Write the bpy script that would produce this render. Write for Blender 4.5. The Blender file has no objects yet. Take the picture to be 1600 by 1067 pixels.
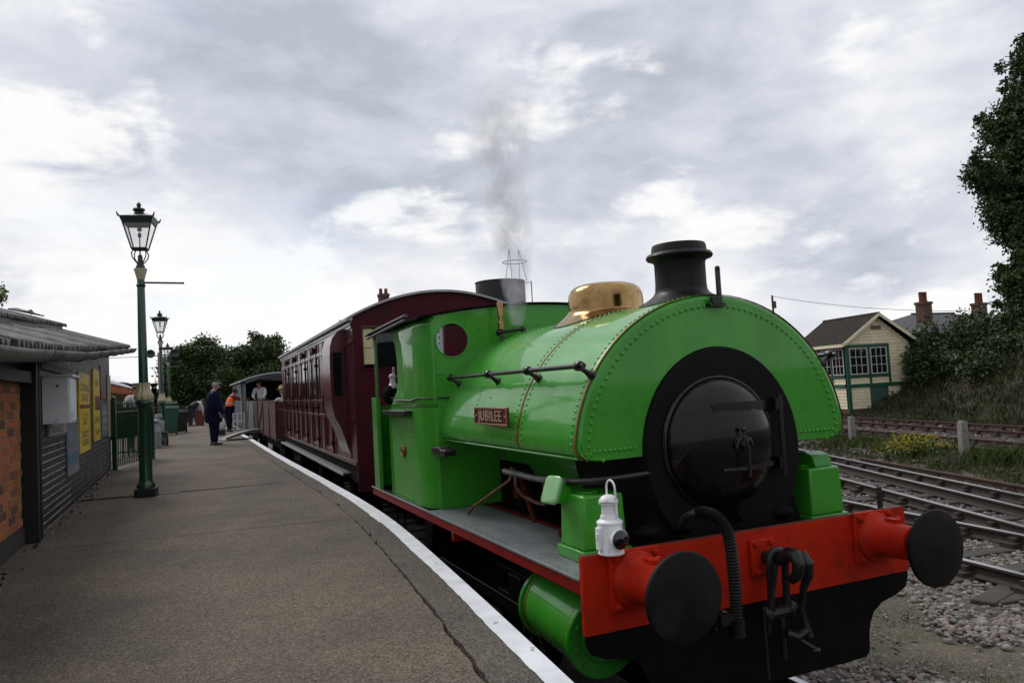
import bpy, bmesh, math, random
import numpy as np
from mathutils import Vector, Matrix, Euler
R = math.radians
random.seed(7); rng = np.random.default_rng(7)
scene = bpy.context.scene
COL = scene.collection

# ------------------------------------------------------------------ camera, world, sun, exposure
def make_camera():
    yaw, pitch, roll = 0.4091, 0.0563, 0.0540
    f = Vector((math.sin(yaw)*math.cos(pitch), math.cos(yaw)*math.cos(pitch), math.sin(pitch)))
    r0 = Vector((math.cos(yaw), -math.sin(yaw), 0)); u0 = r0.cross(f)
    r = r0*math.cos(roll) - u0*math.sin(roll); u = r.cross(f)
    cam = bpy.data.cameras.new('camera'); o = bpy.data.objects.new('camera', cam); COL.objects.link(o)
    m = Matrix((r, u, -f)).transposed().to_4x4(); m.translation = Vector((-3.0209, -3.0657, 2.1128))
    o.matrix_world = m
    cam.sensor_width = 36; cam.lens = 26.61; cam.clip_start = 0.05; cam.clip_end = 3000
    scene.camera = o
make_camera()

SUN_EL, SUN_AZ = 48, -20      # azimuth measured from +Y towards +X
def make_world():
    w = bpy.data.worlds.new('World'); scene.world = w; w.use_nodes = True
    nt = w.node_tree; nt.nodes.clear(); N = nt.nodes; L = nt.links
    out = N.new('ShaderNodeOutputWorld'); bg = N.new('ShaderNodeBackground'); L.new(bg.outputs[0], out.inputs[0])
    bg.inputs[1].default_value = 0.1
    sky = N.new('ShaderNodeTexSky'); sky.sky_type = 'NISHITA'; sky.sun_disc = False
    sky.sun_elevation = R(SUN_EL); sky.sun_rotation = R(SUN_AZ)
    tc = N.new('ShaderNodeTexCoord')
    sep = N.new('ShaderNodeSeparateXYZ'); L.new(tc.outputs['Generated'], sep.inputs[0])
    def M(op, a, b=None, clamp=False):
        n = N.new('ShaderNodeMath'); n.operation = op; n.use_clamp = clamp
        for i, v in enumerate((a, b)):
            if v is None: continue
            if isinstance(v, (int, float)): n.inputs[i].default_value = v
            else: L.new(v, n.inputs[i])
        return n.outputs[0]
    zc = M('ADD', M('MAXIMUM', sep.outputs[2], 0.0), 0.16)
    px = M('DIVIDE', sep.outputs[0], zc); py = M('DIVIDE', sep.outputs[1], zc)
    cmb = N.new('ShaderNodeCombineXYZ'); L.new(px, cmb.inputs[0]); L.new(py, cmb.inputs[1])
    def noise(scale, detail, rough, dist=0.0, loc=(0, 0, 0), src=None):
        mp = N.new('ShaderNodeMapping'); L.new(src or cmb.outputs[0], mp.inputs[0]); mp.inputs['Location'].default_value = loc
        n = N.new('ShaderNodeTexNoise'); L.new(mp.outputs[0], n.inputs['Vector'])
        n.inputs['Scale'].default_value = scale; n.inputs['Detail'].default_value = detail
        n.inputs['Roughness'].default_value = rough; n.inputs['Distortion'].default_value = dist
        return n.outputs[0]
    mpd = N.new('ShaderNodeMapping'); L.new(tc.outputs['Generated'], mpd.inputs[0]); mpd.inputs['Scale'].default_value = (1, 1, 2.3)
    big = noise(0.55, 4, 0.5, 0.3, (3.1, 1.7, 0))
    mid = noise(3.4, 9, 0.55, 0.25, (0.3, 0.9, 0.2), src=mpd.outputs[0])
    fine = noise(9.0, 8, 0.6, 0.5, (5.3, 2.2, 1.0), src=mpd.outputs[0])
    puff = noise(5.2, 10, 0.54, 0.2, (7.7, 3.3, 2.1), src=mpd.outputs[0])
    wn = N.new('ShaderNodeTexNoise'); wn.inputs['Scale'].default_value = 5.0; wn.inputs['Detail'].default_value = 6; L.new(tc.outputs['Generated'], wn.inputs['Vector'])
    wv = N.new('ShaderNodeVectorMath'); wv.operation = 'SUBTRACT'; L.new(wn.outputs['Color'], wv.inputs[0]); wv.inputs[1].default_value = (.5, .5, .5)
    ws = N.new('ShaderNodeVectorMath'); ws.operation = 'SCALE'; L.new(wv.outputs[0], ws.inputs[0]); ws.inputs[3].default_value = .22
    wa = N.new('ShaderNodeVectorMath'); wa.operation = 'ADD'; L.new(tc.outputs['Generated'], wa.inputs[0]); L.new(ws.outputs[0], wa.inputs[1]); warp = wa.outputs[0]
    # cloud masses: direction, radius, weight (negative = grey base, positive = lit top)
    masses = [((.122,.889,.441), .20, -.50), ((.05,.90,.43), .12, -.25), ((.300,.870,.38), .12, -.20), ((.465,.834,.297), .17, -.30), ((.622,.712,.326), .18, -.42),
              ((.69,.66,.26), .10, -.22), ((.691,.626,.361), .05, .30), ((-.133,.93,.36), .06, .12), ((-.05,.95,.30), .05, .12), ((.03,.94,.34), .05, .15), ((-.10,.96,.25), .06, -.18),
              ((.792,.509,.337), .13, -.30), ((.773,.577,.262), .08, .35), ((.764,.62,.190), .10, -.16), ((.70,.70,.15), .10, -.14),
              ((.55,.80,.215), .11, .34), ((.607,.768,.190), .08, .20), ((.13,.955,.26), .09, -.25), ((.28,.94,.19), .10, -.25), ((.20,.95,.12), .10, .22),
              ((.359,.922,.125), .08, .15), ((.33,.865,.40), .06, .25), ((-.058,.986,.16), .14, .30), ((.12,.98,.13), .12, .25), ((.62,.77,.11), .10, .15), ((.40,.88,.25), .05, .35), ((.42,.89,.17), .09, -.15)]
    acc = M('MULTIPLY', M('SUBTRACT', big, 0.5), 0.4)
    for d, rad, wt in masses:
        dv = Vector(d).normalized()
        vm = N.new('ShaderNodeVectorMath'); vm.operation = 'DISTANCE'
        L.new(warp, vm.inputs[0]); vm.inputs[1].default_value = dv
        q = M('DIVIDE', vm.outputs['Value'], rad); g = M('POWER', 2.718, M('MULTIPLY', M('MULTIPLY', q, q), -1.0))
        acc = M('ADD', acc, M('MULTIPLY', g, wt*.85))
    # paler towards the horizon
    hz = M('POWER', M('SUBTRACT', 1.0, M('ABSOLUTE', sep.outputs[2])), 7.0)
    acc = M('ADD', acc, M('MULTIPLY', hz, 0.24))
    soft = M('ADD', acc, M('MULTIPLY', M('SUBTRACT', mid, 0.5), 2.2))
    soft = M('ADD', soft, M('MULTIPLY', M('SUBTRACT', fine, 0.5), 0.8))
    cr = N.new('ShaderNodeValToRGB'); L.new(M('ADD', soft, 0.62, True), cr.inputs[0])
    e = cr.color_ramp.elements
    e[0].position = 0.0; e[0].color = (.37, .40, .455, 1)
    e[1].position = 1.0; e[1].color = (.72, .725, .735, 1)
    for p, c in ((.22, (.44, .47, .53, 1)), (.42, (.505, .53, .59, 1)), (.60, (.57, .59, .635, 1)), (.80, (.65, .66, .685, 1))):
        x = e.new(p); x.color = c
    # billowing sunlit edges
    pn = M('ADD', M('MULTIPLY', acc, .20), M('ADD', M('MULTIPLY', puff, .8), M('MULTIPLY', fine, .2)))
    pr = N.new('ShaderNodeMapRange'); pr.interpolation_type = 'SMOOTHSTEP'; L.new(pn, pr.inputs[0]); pr.inputs[1].default_value = .49; pr.inputs[2].default_value = .60; pr.inputs[4].default_value = .9
    pm = N.new('ShaderNodeMix'); pm.data_type = 'RGBA'; L.new(pr.outputs[0], pm.inputs[0]); L.new(cr.outputs[0], pm.inputs[6]); pm.inputs[7].default_value = (.765, .76, .755, 1)
    # brighter towards the veiled sun
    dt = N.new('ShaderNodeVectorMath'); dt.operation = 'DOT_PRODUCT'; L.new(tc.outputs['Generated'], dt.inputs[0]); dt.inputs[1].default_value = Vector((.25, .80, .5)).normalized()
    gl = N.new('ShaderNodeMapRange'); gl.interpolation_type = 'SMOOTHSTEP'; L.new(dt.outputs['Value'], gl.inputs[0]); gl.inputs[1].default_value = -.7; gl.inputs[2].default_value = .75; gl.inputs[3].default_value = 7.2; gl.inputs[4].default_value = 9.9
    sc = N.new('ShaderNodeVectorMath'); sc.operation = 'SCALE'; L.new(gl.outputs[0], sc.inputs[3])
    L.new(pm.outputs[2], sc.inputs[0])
    # gaps of blue between the clouds
    gap = noise(2.3, 6, 0.55, 0.3, (1.9, 4.4, 0.4), src=mpd.outputs[0])
    gr = N.new('ShaderNodeMapRange'); L.new(gap, gr.inputs[0]); gr.inputs[1].default_value = .56; gr.inputs[2].default_value = .68
    gr.inputs[3].default_value = 0; gr.inputs[4].default_value = .45
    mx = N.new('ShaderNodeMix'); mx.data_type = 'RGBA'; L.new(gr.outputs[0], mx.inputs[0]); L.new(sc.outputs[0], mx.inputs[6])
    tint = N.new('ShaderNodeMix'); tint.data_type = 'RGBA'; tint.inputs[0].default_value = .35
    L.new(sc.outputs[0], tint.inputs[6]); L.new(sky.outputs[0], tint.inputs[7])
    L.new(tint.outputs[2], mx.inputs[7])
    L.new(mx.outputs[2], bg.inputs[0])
make_world()

def make_sun():
    l = bpy.data.lights.new('sun', 'SUN'); l.energy = 1.3; l.angle = R(24); l.color = (1, .96, .9)
    o = bpy.data.objects.new('sun', l); COL.objects.link(o)
    d = Vector((math.sin(R(SUN_AZ))*math.cos(R(SUN_EL)), math.cos(R(SUN_AZ))*math.cos(R(SUN_EL)), math.sin(R(SUN_EL))))
    o.rotation_euler = d.to_track_quat('Z', 'Y').to_euler(); o.location = (0, 0, 60)
make_sun()
vs = scene.view_settings
vs.view_transform = 'Standard'; vs.look = 'None'; vs.exposure = 0.42; vs.gamma = 1.0; vs.use_curve_mapping = False
scene.render.engine = 'CYCLES'
scene.cycles.volume_step_rate = 1.0
scene.cycles.max_bounces = 6

# ------------------------------------------------------------------ materials
MATS = {}
def mat(name, col, rough=.6, metal=0, coat=0, col2=None, scale=6, bump=0, bscale=40, bdist=.004, detail=4, contrast=(.35, .65),
        spec=.5, stretch=None, dirt=None, trans=0, alpha=None, rrange=0):
    if name in MATS: return MATS[name]
    m = bpy.data.materials.new(name); m.use_nodes = True; MATS[name] = m
    nt = m.node_tree; N = nt.nodes; L = nt.links; b = N['Principled BSDF']
    b.inputs['Base Color'].default_value = (*col, 1); b.inputs['Roughness'].default_value = rough
    b.inputs['Metallic'].default_value = metal; b.inputs['Coat Weight'].default_value = coat; b.inputs['Coat Roughness'].default_value = .06
    b.inputs['Specular IOR Level'].default_value = spec
    if trans: b.inputs['Transmission Weight'].default_value = trans
    tc = N.new('ShaderNodeTexCoord'); src = tc.outputs['Object']
    if stretch:
        mp = N.new('ShaderNodeMapping'); mp.inputs['Scale'].default_value = stretch; L.new(src, mp.inputs[0]); src = mp.outputs[0]
    c2 = col2 if col2 else tuple(min(1, c*.82) for c in col)
    n = N.new('ShaderNodeTexNoise'); n.inputs['Scale'].default_value = scale; n.inputs['Detail'].default_value = detail; n.inputs['Roughness'].default_value = .6
    L.new(src, n.inputs['Vector'])
    r = N.new('ShaderNodeMapRange'); r.inputs[1].default_value = contrast[0]; r.inputs[2].default_value = contrast[1]; L.new(n.outputs[0], r.inputs[0])
    mx = N.new('ShaderNodeMix'); mx.data_type = 'RGBA'; L.new(r.outputs[0], mx.inputs[0])
    mx.inputs[6].default_value = (*col, 1); mx.inputs[7].default_value = (*c2, 1)
    cur = mx.outputs[2]
    if dirt:
        dc, dscale, d0, d1, amt = dirt
        n2 = N.new('ShaderNodeTexNoise'); n2.inputs['Scale'].default_value = dscale; n2.inputs['Detail'].default_value = 7; n2.inputs['Roughness'].default_value = .65
        L.new(tc.outputs['Object'], n2.inputs['Vector'])
        r2 = N.new('ShaderNodeMapRange'); r2.inputs[1].default_value = d0; r2.inputs[2].default_value = d1; r2.inputs[4].default_value = amt; L.new(n2.outputs[0], r2.inputs[0])
        m2 = N.new('ShaderNodeMix'); m2.data_type = 'RGBA'; L.new(r2.outputs[0], m2.inputs[0]); L.new(cur, m2.inputs[6]); m2.inputs[7].default_value = (*dc, 1)
        cur = m2.outputs[2]
    L.new(cur, b.inputs['Base Color'])
    if rrange:
        rr = N.new('ShaderNodeMapRange'); L.new(n.outputs[0], rr.inputs[0]); rr.inputs[1].default_value = .3; rr.inputs[2].default_value = .7
        rr.inputs[3].default_value = rough; rr.inputs[4].default_value = rough+rrange; L.new(rr.outputs[0], b.inputs['Roughness'])
    if bump:
        nb = N.new('ShaderNodeTexNoise'); nb.inputs['Scale'].default_value = bscale; nb.inputs['Detail'].default_value = 5; L.new(src, nb.inputs['Vector'])
        bp = N.new('ShaderNodeBump'); bp.inputs['Strength'].default_value = bump; bp.inputs['Distance'].default_value = bdist
        L.new(nb.outputs[0], bp.inputs['Height']); L.new(bp.outputs[0], b.inputs['Normal'])
    return m

GREEN = mat('engine green paint', (.044, .325, .020), .36, coat=.7, spec=.25, col2=(.036, .255, .018), scale=5, stretch=(1, 1, .22), contrast=(.3, .7), detail=7, dirt=((.03, .12, .02), 5, .58, .78, .45), bump=.25, bscale=5, bdist=.008, rrange=.14)
GREEN_D = mat('green paint on the low fittings', (.022, .30, .009), .4, coat=.3, spec=.3, col2=(.028, .22, .02), scale=3, dirt=((.035, .10, .03), 8, .55, .75, .55))
RED = mat('buffer beam red paint', (.44, .020, .003), .45, spec=.14, col2=(.42, .016, .006), scale=3, dirt=((.07, .012, .01), 7, .52, .72, .6), rrange=.2)
RED_D = mat('oily red paint', (.10, .008, .005), .6, spec=.15, col2=(.03, .006, .005), scale=9)
BLACK = mat('gloss black paint', (.004, .004, .005), .26, coat=.3, spec=.35, col2=(.007, .006, .006), scale=4, rrange=.2)
SMOKEBLACK = mat('smokebox black paint', (.003, .003, .0035), .5, spec=.15, col2=(.006, .005, .005), scale=5, bump=.2, bscale=30, rrange=.25)
MATTBLACK = mat('sooty black steel', (.004, .004, .0045), .8, col2=(.008, .007, .006), scale=7, spec=.08)
BRASS = mat('polished brass', (.44, .30, .13), .17, metal=1, col2=(.26, .15, .06), scale=4, bump=.25, bscale=14, bdist=.012, dirt=((.18, .10, .03), 9, .55, .75, .6))
COPPER = mat('dull copper pipe', (.23, .10, .055), .45, metal=.6, col2=(.12, .06, .04), scale=12)
PIN = mat('brown lining paint', (.20, .045, .010), .5)
PLATE = mat('grey running plate', (.17, .185, .20), .40, col2=(.11, .12, .13), scale=6, dirt=((.045, .045, .045), 12, .55, .75, .7), bump=.2, bscale=60, stretch=(1, .4, 1))
STEEL = mat('bright worn steel', (.42, .42, .43), .3, metal=1, col2=(.25, .24, .23), scale=20)
WHITEP = mat('white enamel paint', (.80, .81, .84), .4, col2=(.68, .69, .72), scale=8, dirt=((.10, .08, .07), 34, .62, .70, .8))
GLASSD = mat('dark lens glass', (.006, .006, .008), .08, coat=.5)
RUBBER = mat('ribbed rubber hose', (.008, .008, .009), .6, spec=.3)
MAROON = mat('crimson coach paint', (.072, .005, .011), .26, coat=.20, spec=.35, col2=(.07, .008, .015), scale=2, bump=.12, bscale=6, bdist=.006)
MAROON_D = mat('flat crimson coach end', (.07, .006, .014), .55, spec=.15, col2=(.04, .007, .012), scale=3)
WINDOW = mat('dark window glass', (.01, .011, .012), .05, spec=.6)
ROOFGREY = mat('grey roof canvas', (.40, .41, .43), .6, col2=(.28, .29, .30), scale=5)
WOODG = mat('grey weathered step board', (.075, .07, .07), .6, col2=(.05, .048, .048), scale=8, stretch=(1, .1, 1))
CREAM = mat('cream blind cloth', (.70, .62, .36), .8)
WAGONRED = mat('bauxite wagon plank', (.085, .024, .018), .62, col2=(.06, .018, .014), scale=6, stretch=(1, .15, 1), dirt=((.04, .02, .018), 10, .55, .75, .6))
WAGONIRON = mat('dark red iron strapping', (.05, .012, .010), .6)
WAGONGREY = mat('grey wagon plank', (.21, .20, .20), .75, col2=(.13, .125, .13), scale=7, stretch=(1, 1, .2))
BLUEGREY = mat('blue grey van paint', (.10, .135, .17), .5, col2=(.075, .10, .13), scale=4)
LAMPGREEN = mat('lamp post green paint', (.006, .052, .024), .3, coat=.4, col2=(.006, .04, .02), scale=6, dirt=((.02, .03, .02), 10, .6, .8, .5))
LAMPDARK = mat('dark green lantern metal', (.008, .022, .016), .4)
LAMPCREAM = mat('cream petal paint', (.46, .42, .28), .5, col2=(.36, .31, .19), scale=18, dirt=((.14, .11, .06), 22, .55, .75, .6))
def glass_mat():
    m = bpy.data.materials.new('clear lantern glass'); m.use_nodes = True; MATS['clear lantern glass'] = m
    nt = m.node_tree; N = nt.nodes; L = nt.links; N.clear()
    o = N.new('ShaderNodeOutputMaterial'); mx = N.new('ShaderNodeMixShader'); t = N.new('ShaderNodeBsdfTransparent'); g = N.new('ShaderNodeBsdfGlossy')
    df = N.new('ShaderNodeBsdfDiffuse'); df.inputs[0].default_value = (.7, .71, .71, 1); m2 = N.new('ShaderNodeMixShader')
    g.inputs['Roughness'].default_value = .05; fr = N.new('ShaderNodeFresnel'); fr.inputs[0].default_value = 1.45
    m2.inputs[0].default_value = .20; L.new(t.outputs[0], m2.inputs[1]); L.new(df.outputs[0], m2.inputs[2])
    L.new(fr.outputs[0], mx.inputs[0]); L.new(m2.outputs[0], mx.inputs[1]); L.new(g.outputs[0], mx.inputs[2]); L.new(mx.outputs[0], o.inputs[0])
    return m
GLASS = glass_mat()
BRICK_O = [mat('orange brick %s' % n, c, .85, col2=tuple(v*.6 for v in c), scale=22, bump=.5, bscale=90) for n, c in
           (('bright', (.47, .15, .055)), ('dull', (.37, .115, .048)), ('brown', (.20, .08, .045)), ('scorched', (.12, .055, .035)))]
MORTAR = mat('sandy mortar', (.36, .30, .22), .95, col2=(.15, .125, .09), scale=14, bump=.5, bscale=80)
BRICK_B = [mat('black painted brick %s' % n, c, .42, col2=tuple(v*.6 for v in c), scale=14, bump=.3, bscale=50) for n, c in
           (('a', (.022, .019, .020)), ('b', (.031, .027, .027)), ('c', (.017, .015, .016)))]
MORTAR_B = mat('grey mortar between black bricks', (.42, .42, .44), .8, col2=(.07, .07, .07), scale=4, contrast=(.38, .62))
ASB = mat('weathered corrugated asbestos', (.17, .17, .175), .9, col2=(.045, .045, .047), scale=7, contrast=(.42, .58), detail=8, bump=.6, bscale=60, dirt=((.17, .165, .15), 9, .60, .74, .7))
GUTTER = mat('grey painted gutter', (.12, .12, .118), .6, col2=(.06, .058, .054), scale=5, detail=8, dirt=((.032, .030, .026), 8, .55, .68, .8))
TIMBERBLK = mat('black timber post', (.008, .008, .009), .5)
CONC_POST = mat('pale concrete post', (.21, .20, .185), .9, col2=(.14, .135, .12), scale=12, bump=.4, bscale=60)
RAILTOP = mat('polished rail head', (.45, .45, .47), .28, metal=1)
RAILSIDE = mat('brown rail web', (.045, .030, .022), .85, col2=(.028, .020, .016), scale=9)
RAILRUST = mat('rusty rail', (.075, .035, .028), .85, col2=(.045, .024, .02), scale=9)
SLEEPER = mat('weathered timber sleeper', (.060, .050, .042), .9, col2=(.035, .030, .026), scale=8, stretch=(.2, 1, 1), bump=.5, bscale=40)
STONES = [mat('ballast stone %s' % n, c, .9, col2=tuple(v*.65 for v in c), scale=20) for n, c in
          (('pink', (.23, .18, .16)), ('grey', (.195, .185, .18)), ('pale', (.33, .305, .27)), ('dark', (.09, .08, .072)))]
def ground_mat():
    m = mat('trackside grit and cinders', (.125, .102, .072), .95, col2=(.06, .05, .038), scale=1.1, detail=10, bump=.9, bscale=45, bdist=.02, dirt=((.055, .06, .022), 1.7, .52, .66, .75))
    nt = m.node_tree; N = nt.nodes; L = nt.links; b = N['Principled BSDF']
    cur = b.inputs['Base Color'].links[0].from_socket
    tc = N.new('ShaderNodeTexCoord'); v = N.new('ShaderNodeTexVoronoi'); v.inputs['Scale'].default_value = 70; L.new(tc.outputs['Object'], v.inputs['Vector'])
    sp = N.new('ShaderNodeSeparateColor'); L.new(v.outputs['Color'], sp.inputs[0])
    r = N.new('ShaderNodeMapRange'); r.inputs[1].default_value = .80; r.inputs[2].default_value = 1.0; r.inputs[4].default_value = .8; L.new(sp.outputs[0], r.inputs[0])
    mx = N.new('ShaderNodeMix'); mx.data_type = 'RGBA'; L.new(r.outputs[0], mx.inputs[0]); L.new(cur, mx.inputs[6]); mx.inputs[7].default_value = (.22, .20, .17, 1)
    L.new(mx.outputs[2], b.inputs['Base Color']); return m
GROUND = ground_mat()
BANK = mat('rough bank soil and grass', (.036, .042, .016), .95, col2=(.050, .034, .022), scale=.8, detail=9, bump=1, bscale=14, bdist=.08)
def platform_mat(name, base, c2, seedloc):
    m = mat(name, base, .9, col2=c2, scale=.9, detail=9, contrast=(.3, .7), dirt=((.040, .034, .031), .75, .47, .68, .8))
    nt = m.node_tree; N = nt.nodes; L = nt.links; b = N['Principled BSDF']
    cur = b.inputs['Base Color'].links[0].from_socket
    tc = N.new('ShaderNodeTexCoord'); last = cur
    for sc_, a0, a1 in ((95, .50, 1.55), (190, .62, 1.40)):
        v = N.new('ShaderNodeTexVoronoi'); v.inputs['Scale'].default_value = sc_; L.new(tc.outputs['Object'], v.inputs['Vector'])
        sp = N.new('ShaderNodeSeparateColor'); L.new(v.outputs['Color'], sp.inputs[0])
        r = N.new('ShaderNodeMapRange'); r.inputs[3].default_value = a0; r.inputs[4].default_value = a1; L.new(sp.outputs[1], r.inputs[0])
        vm = N.new('ShaderNodeVectorMath'); vm.operation = 'SCALE'; L.new(last, vm.inputs[0]); L.new(r.outputs[0], vm.inputs[3]); last = vm.outputs[0]
    for sc_, lo, colr, amt in ((120, .86, (.26, .225, .175, 1), .8), (210, .78, (.018, .016, .016, 1), .8), (60, .95, (.33, .30, .25, 1), .85)):
        v = N.new('ShaderNodeTexVoronoi'); v.inputs['Scale'].default_value = sc_; L.new(tc.outputs['Object'], v.inputs['Vector'])
        sp = N.new('ShaderNodeSeparateColor'); L.new(v.outputs['Color'], sp.inputs[0])
        r = N.new('ShaderNodeMapRange'); r.inputs[1].default_value = lo; r.inputs[2].default_value = lo+.08; r.inputs[4].default_value = amt; L.new(sp.outputs[0], r.inputs[0])
        d = N.new('ShaderNodeMapRange'); d.inputs[1].default_value = .28; d.inputs[2].default_value = .45; d.inputs[3].default_value = 1; d.inputs[4].default_value = 0; L.new(v.outputs['Distance'], d.inputs[0])
        mu = N.new('ShaderNodeMath'); mu.operation = 'MULTIPLY'; L.new(r.outputs[0], mu.inputs[0]); L.new(d.outputs[0], mu.inputs[1])
        mx = N.new('ShaderNodeMix'); mx.data_type = 'RGBA'; L.new(mu.outputs[0], mx.inputs[0]); L.new(last, mx.inputs[6]); mx.inputs[7].default_value = colr
        last = mx.outputs[2]
    L.new(last, b.inputs['Base Color'])
    v = N.new('ShaderNodeTexVoronoi'); v.inputs['Scale'].default_value = 110; L.new(tc.outputs['Object'], v.inputs['Vector'])
    nz = N.new('ShaderNodeTexNoise'); nz.inputs['Scale'].default_value = 9; nz.inputs['Detail'].default_value = 8; L.new(tc.outputs['Object'], nz.inputs['Vector'])
    ad = N.new('ShaderNodeMath'); ad.operation = 'ADD'; L.new(v.outputs['Distance'], ad.inputs[0]); L.new(nz.outputs[0], ad.inputs[1])
    bp = N.new('ShaderNodeBump'); bp.inputs['Strength'].default_value = .8; bp.inputs['Distance'].default_value = .006
    L.new(ad.outputs[0], bp.inputs['Height']); L.new(bp.outputs[0], b.inputs['Normal'])
    return m
PLAT = platform_mat('platform asphalt and aggregate', (.126, .097, .068), (.078, .062, .048), 0)
PLAT_E = platform_mat('edge slab concrete', (.100, .083, .065), (.060, .053, .044), 3)
WHITELINE = mat('worn white edge paint', (.70, .72, .77), .7, col2=(.56, .58, .62), scale=5, dirt=((.12, .11, .10), 11, .60, .70, .75), bump=.3, bscale=80)
PLATFACE = mat('dark platform face brick', (.030, .026, .024), .9)
def leafmat(name, c1, c2, sc=1.2):
    m = mat(name, c1, .55, col2=c2, scale=sc, detail=3, contrast=(.4, .6), spec=.3)
    return m
LEAF_D = leafmat('dark tree leaves', (.022, .046, .013), (.050, .085, .020), .9)
LEAF_M = leafmat('mid green tree leaves', (.030, .058, .014), (.052, .085, .020), .5)
LEAF_S = leafmat('shrub leaves', (.030, .052, .014), (.050, .065, .018), .8)
GRASS = leafmat('dry trackside grass', (.085, .085, .032), (.055, .075, .022), 1.5)
GRASS_G = leafmat('green weed leaves', (.050, .090, .018), (.075, .095, .022), 3)
BRAMBLE = leafmat('brown bramble stems', (.060, .042, .030), (.04, .045, .02), 2)
YELLOW = leafmat('yellow ragwort petals', (.55, .40, .01), (.28, .28, .012), 9)
BARK = mat('tree bark', (.045, .036, .028), .95, col2=(.025, .02, .016), scale=9, bump=.6, bscale=30)
CLAP = mat('cream weatherboard', (.80, .72, .50), .7, col2=(.68, .60, .42), scale=5, dirt=((.22, .19, .13), 6, .56, .75, .6))
SBGREEN = mat('signal box green trim', (.010, .085, .042), .5, col2=(.012, .065, .035), scale=5)
SBDOOR = mat('faded green door', (.03, .10, .075), .7, col2=(.03, .08, .06), scale=6)
SLATE = mat('dark roof slate', (.022, .018, .017), .9, spec=.2, col2=(.038, .030, .025), scale=7, detail=8, stretch=(1, 1, 1))
SLATE_G = mat('grey roof slate', (.050, .054, .060), .75, col2=(.07, .07, .075), scale=4, detail=8)
SBWHITE = mat('white sash paint', (.60, .60, .58), .6)
REDBRICK = mat('soot red chimney brick', (.10, .042, .028), .9, col2=(.06, .03, .022), scale=10, bump=.4)
def brick_courses(m, c1, c2, mo):
    nt = m.node_tree; N = nt.nodes; L = nt.links; b = N['Principled BSDF']; tc = N.new('ShaderNodeTexCoord'); g = N.new('ShaderNodeNewGeometry')
    sp = N.new('ShaderNodeSeparateXYZ'); L.new(tc.outputs['Object'], sp.inputs[0]); ad = N.new('ShaderNodeMath'); L.new(sp.outputs[0], ad.inputs[0]); L.new(sp.outputs[1], ad.inputs[1])
    cb = N.new('ShaderNodeCombineXYZ'); L.new(ad.outputs[0], cb.inputs[0]); L.new(sp.outputs[2], cb.inputs[1])
    bt = N.new('ShaderNodeTexBrick'); L.new(cb.outputs[0], bt.inputs['Vector']); bt.inputs['Scale'].default_value = 1; bt.inputs['Brick Width'].default_value = .225; bt.inputs['Row Height'].default_value = .075; bt.inputs['Mortar Size'].default_value = .008
    bt.inputs['Color1'].default_value = (*c1, 1); bt.inputs['Color2'].default_value = (*c2, 1); bt.inputs['Mortar'].default_value = (*mo, 1); L.new(bt.outputs['Color'], b.inputs['Base Color'])
brick_courses(REDBRICK, (.13, .05, .03), (.065, .032, .022), (.12, .10, .085))
POT = mat('terracotta pot', (.20, .055, .030), .8)
SKIN = mat('skin', (.42, .22, .15), .6)
NAVY = mat('navy uniform cloth', (.006, .009, .032), .9, spec=.1, col2=(.005, .007, .022), scale=8)
NAVY_T = mat('navy trouser cloth', (.006, .008, .026), .9, spec=.1)
SHOE = mat('black shoe leather', (.006, .006, .006), .35)
HAIRG = mat('grey hair', (.30, .28, .25), .8)
HAIRD = mat('dark hair', (.015, .012, .010), .8)
CAPB = mat('black cap cloth', (.008, .008, .009), .7)
CAPW = mat('cream cap braid', (.45, .42, .34), .7)
HIVIS = mat('orange hi-vis cloth', (.95, .13, .02), .7)
HIVISB = mat('silver reflective band', (.42, .42, .42), .5)
REDSLEEVE = mat('brick red sleeve cloth', (.20, .03, .025), .8)
WHITESHIRT = mat('white shirt cloth', (.55, .56, .60), .85, col2=(.46, .47, .50), scale=6)
GREYSHIRT = mat('pale grey shirt cloth', (.36, .38, .43), .85, col2=(.28, .30, .34), scale=6)
STRAW = mat('straw hat weave', (.50, .38, .19), .8, col2=(.40, .30, .15), scale=30)
DENIM = mat('dark trousers cloth', (.016, .022, .035), .85)

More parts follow.
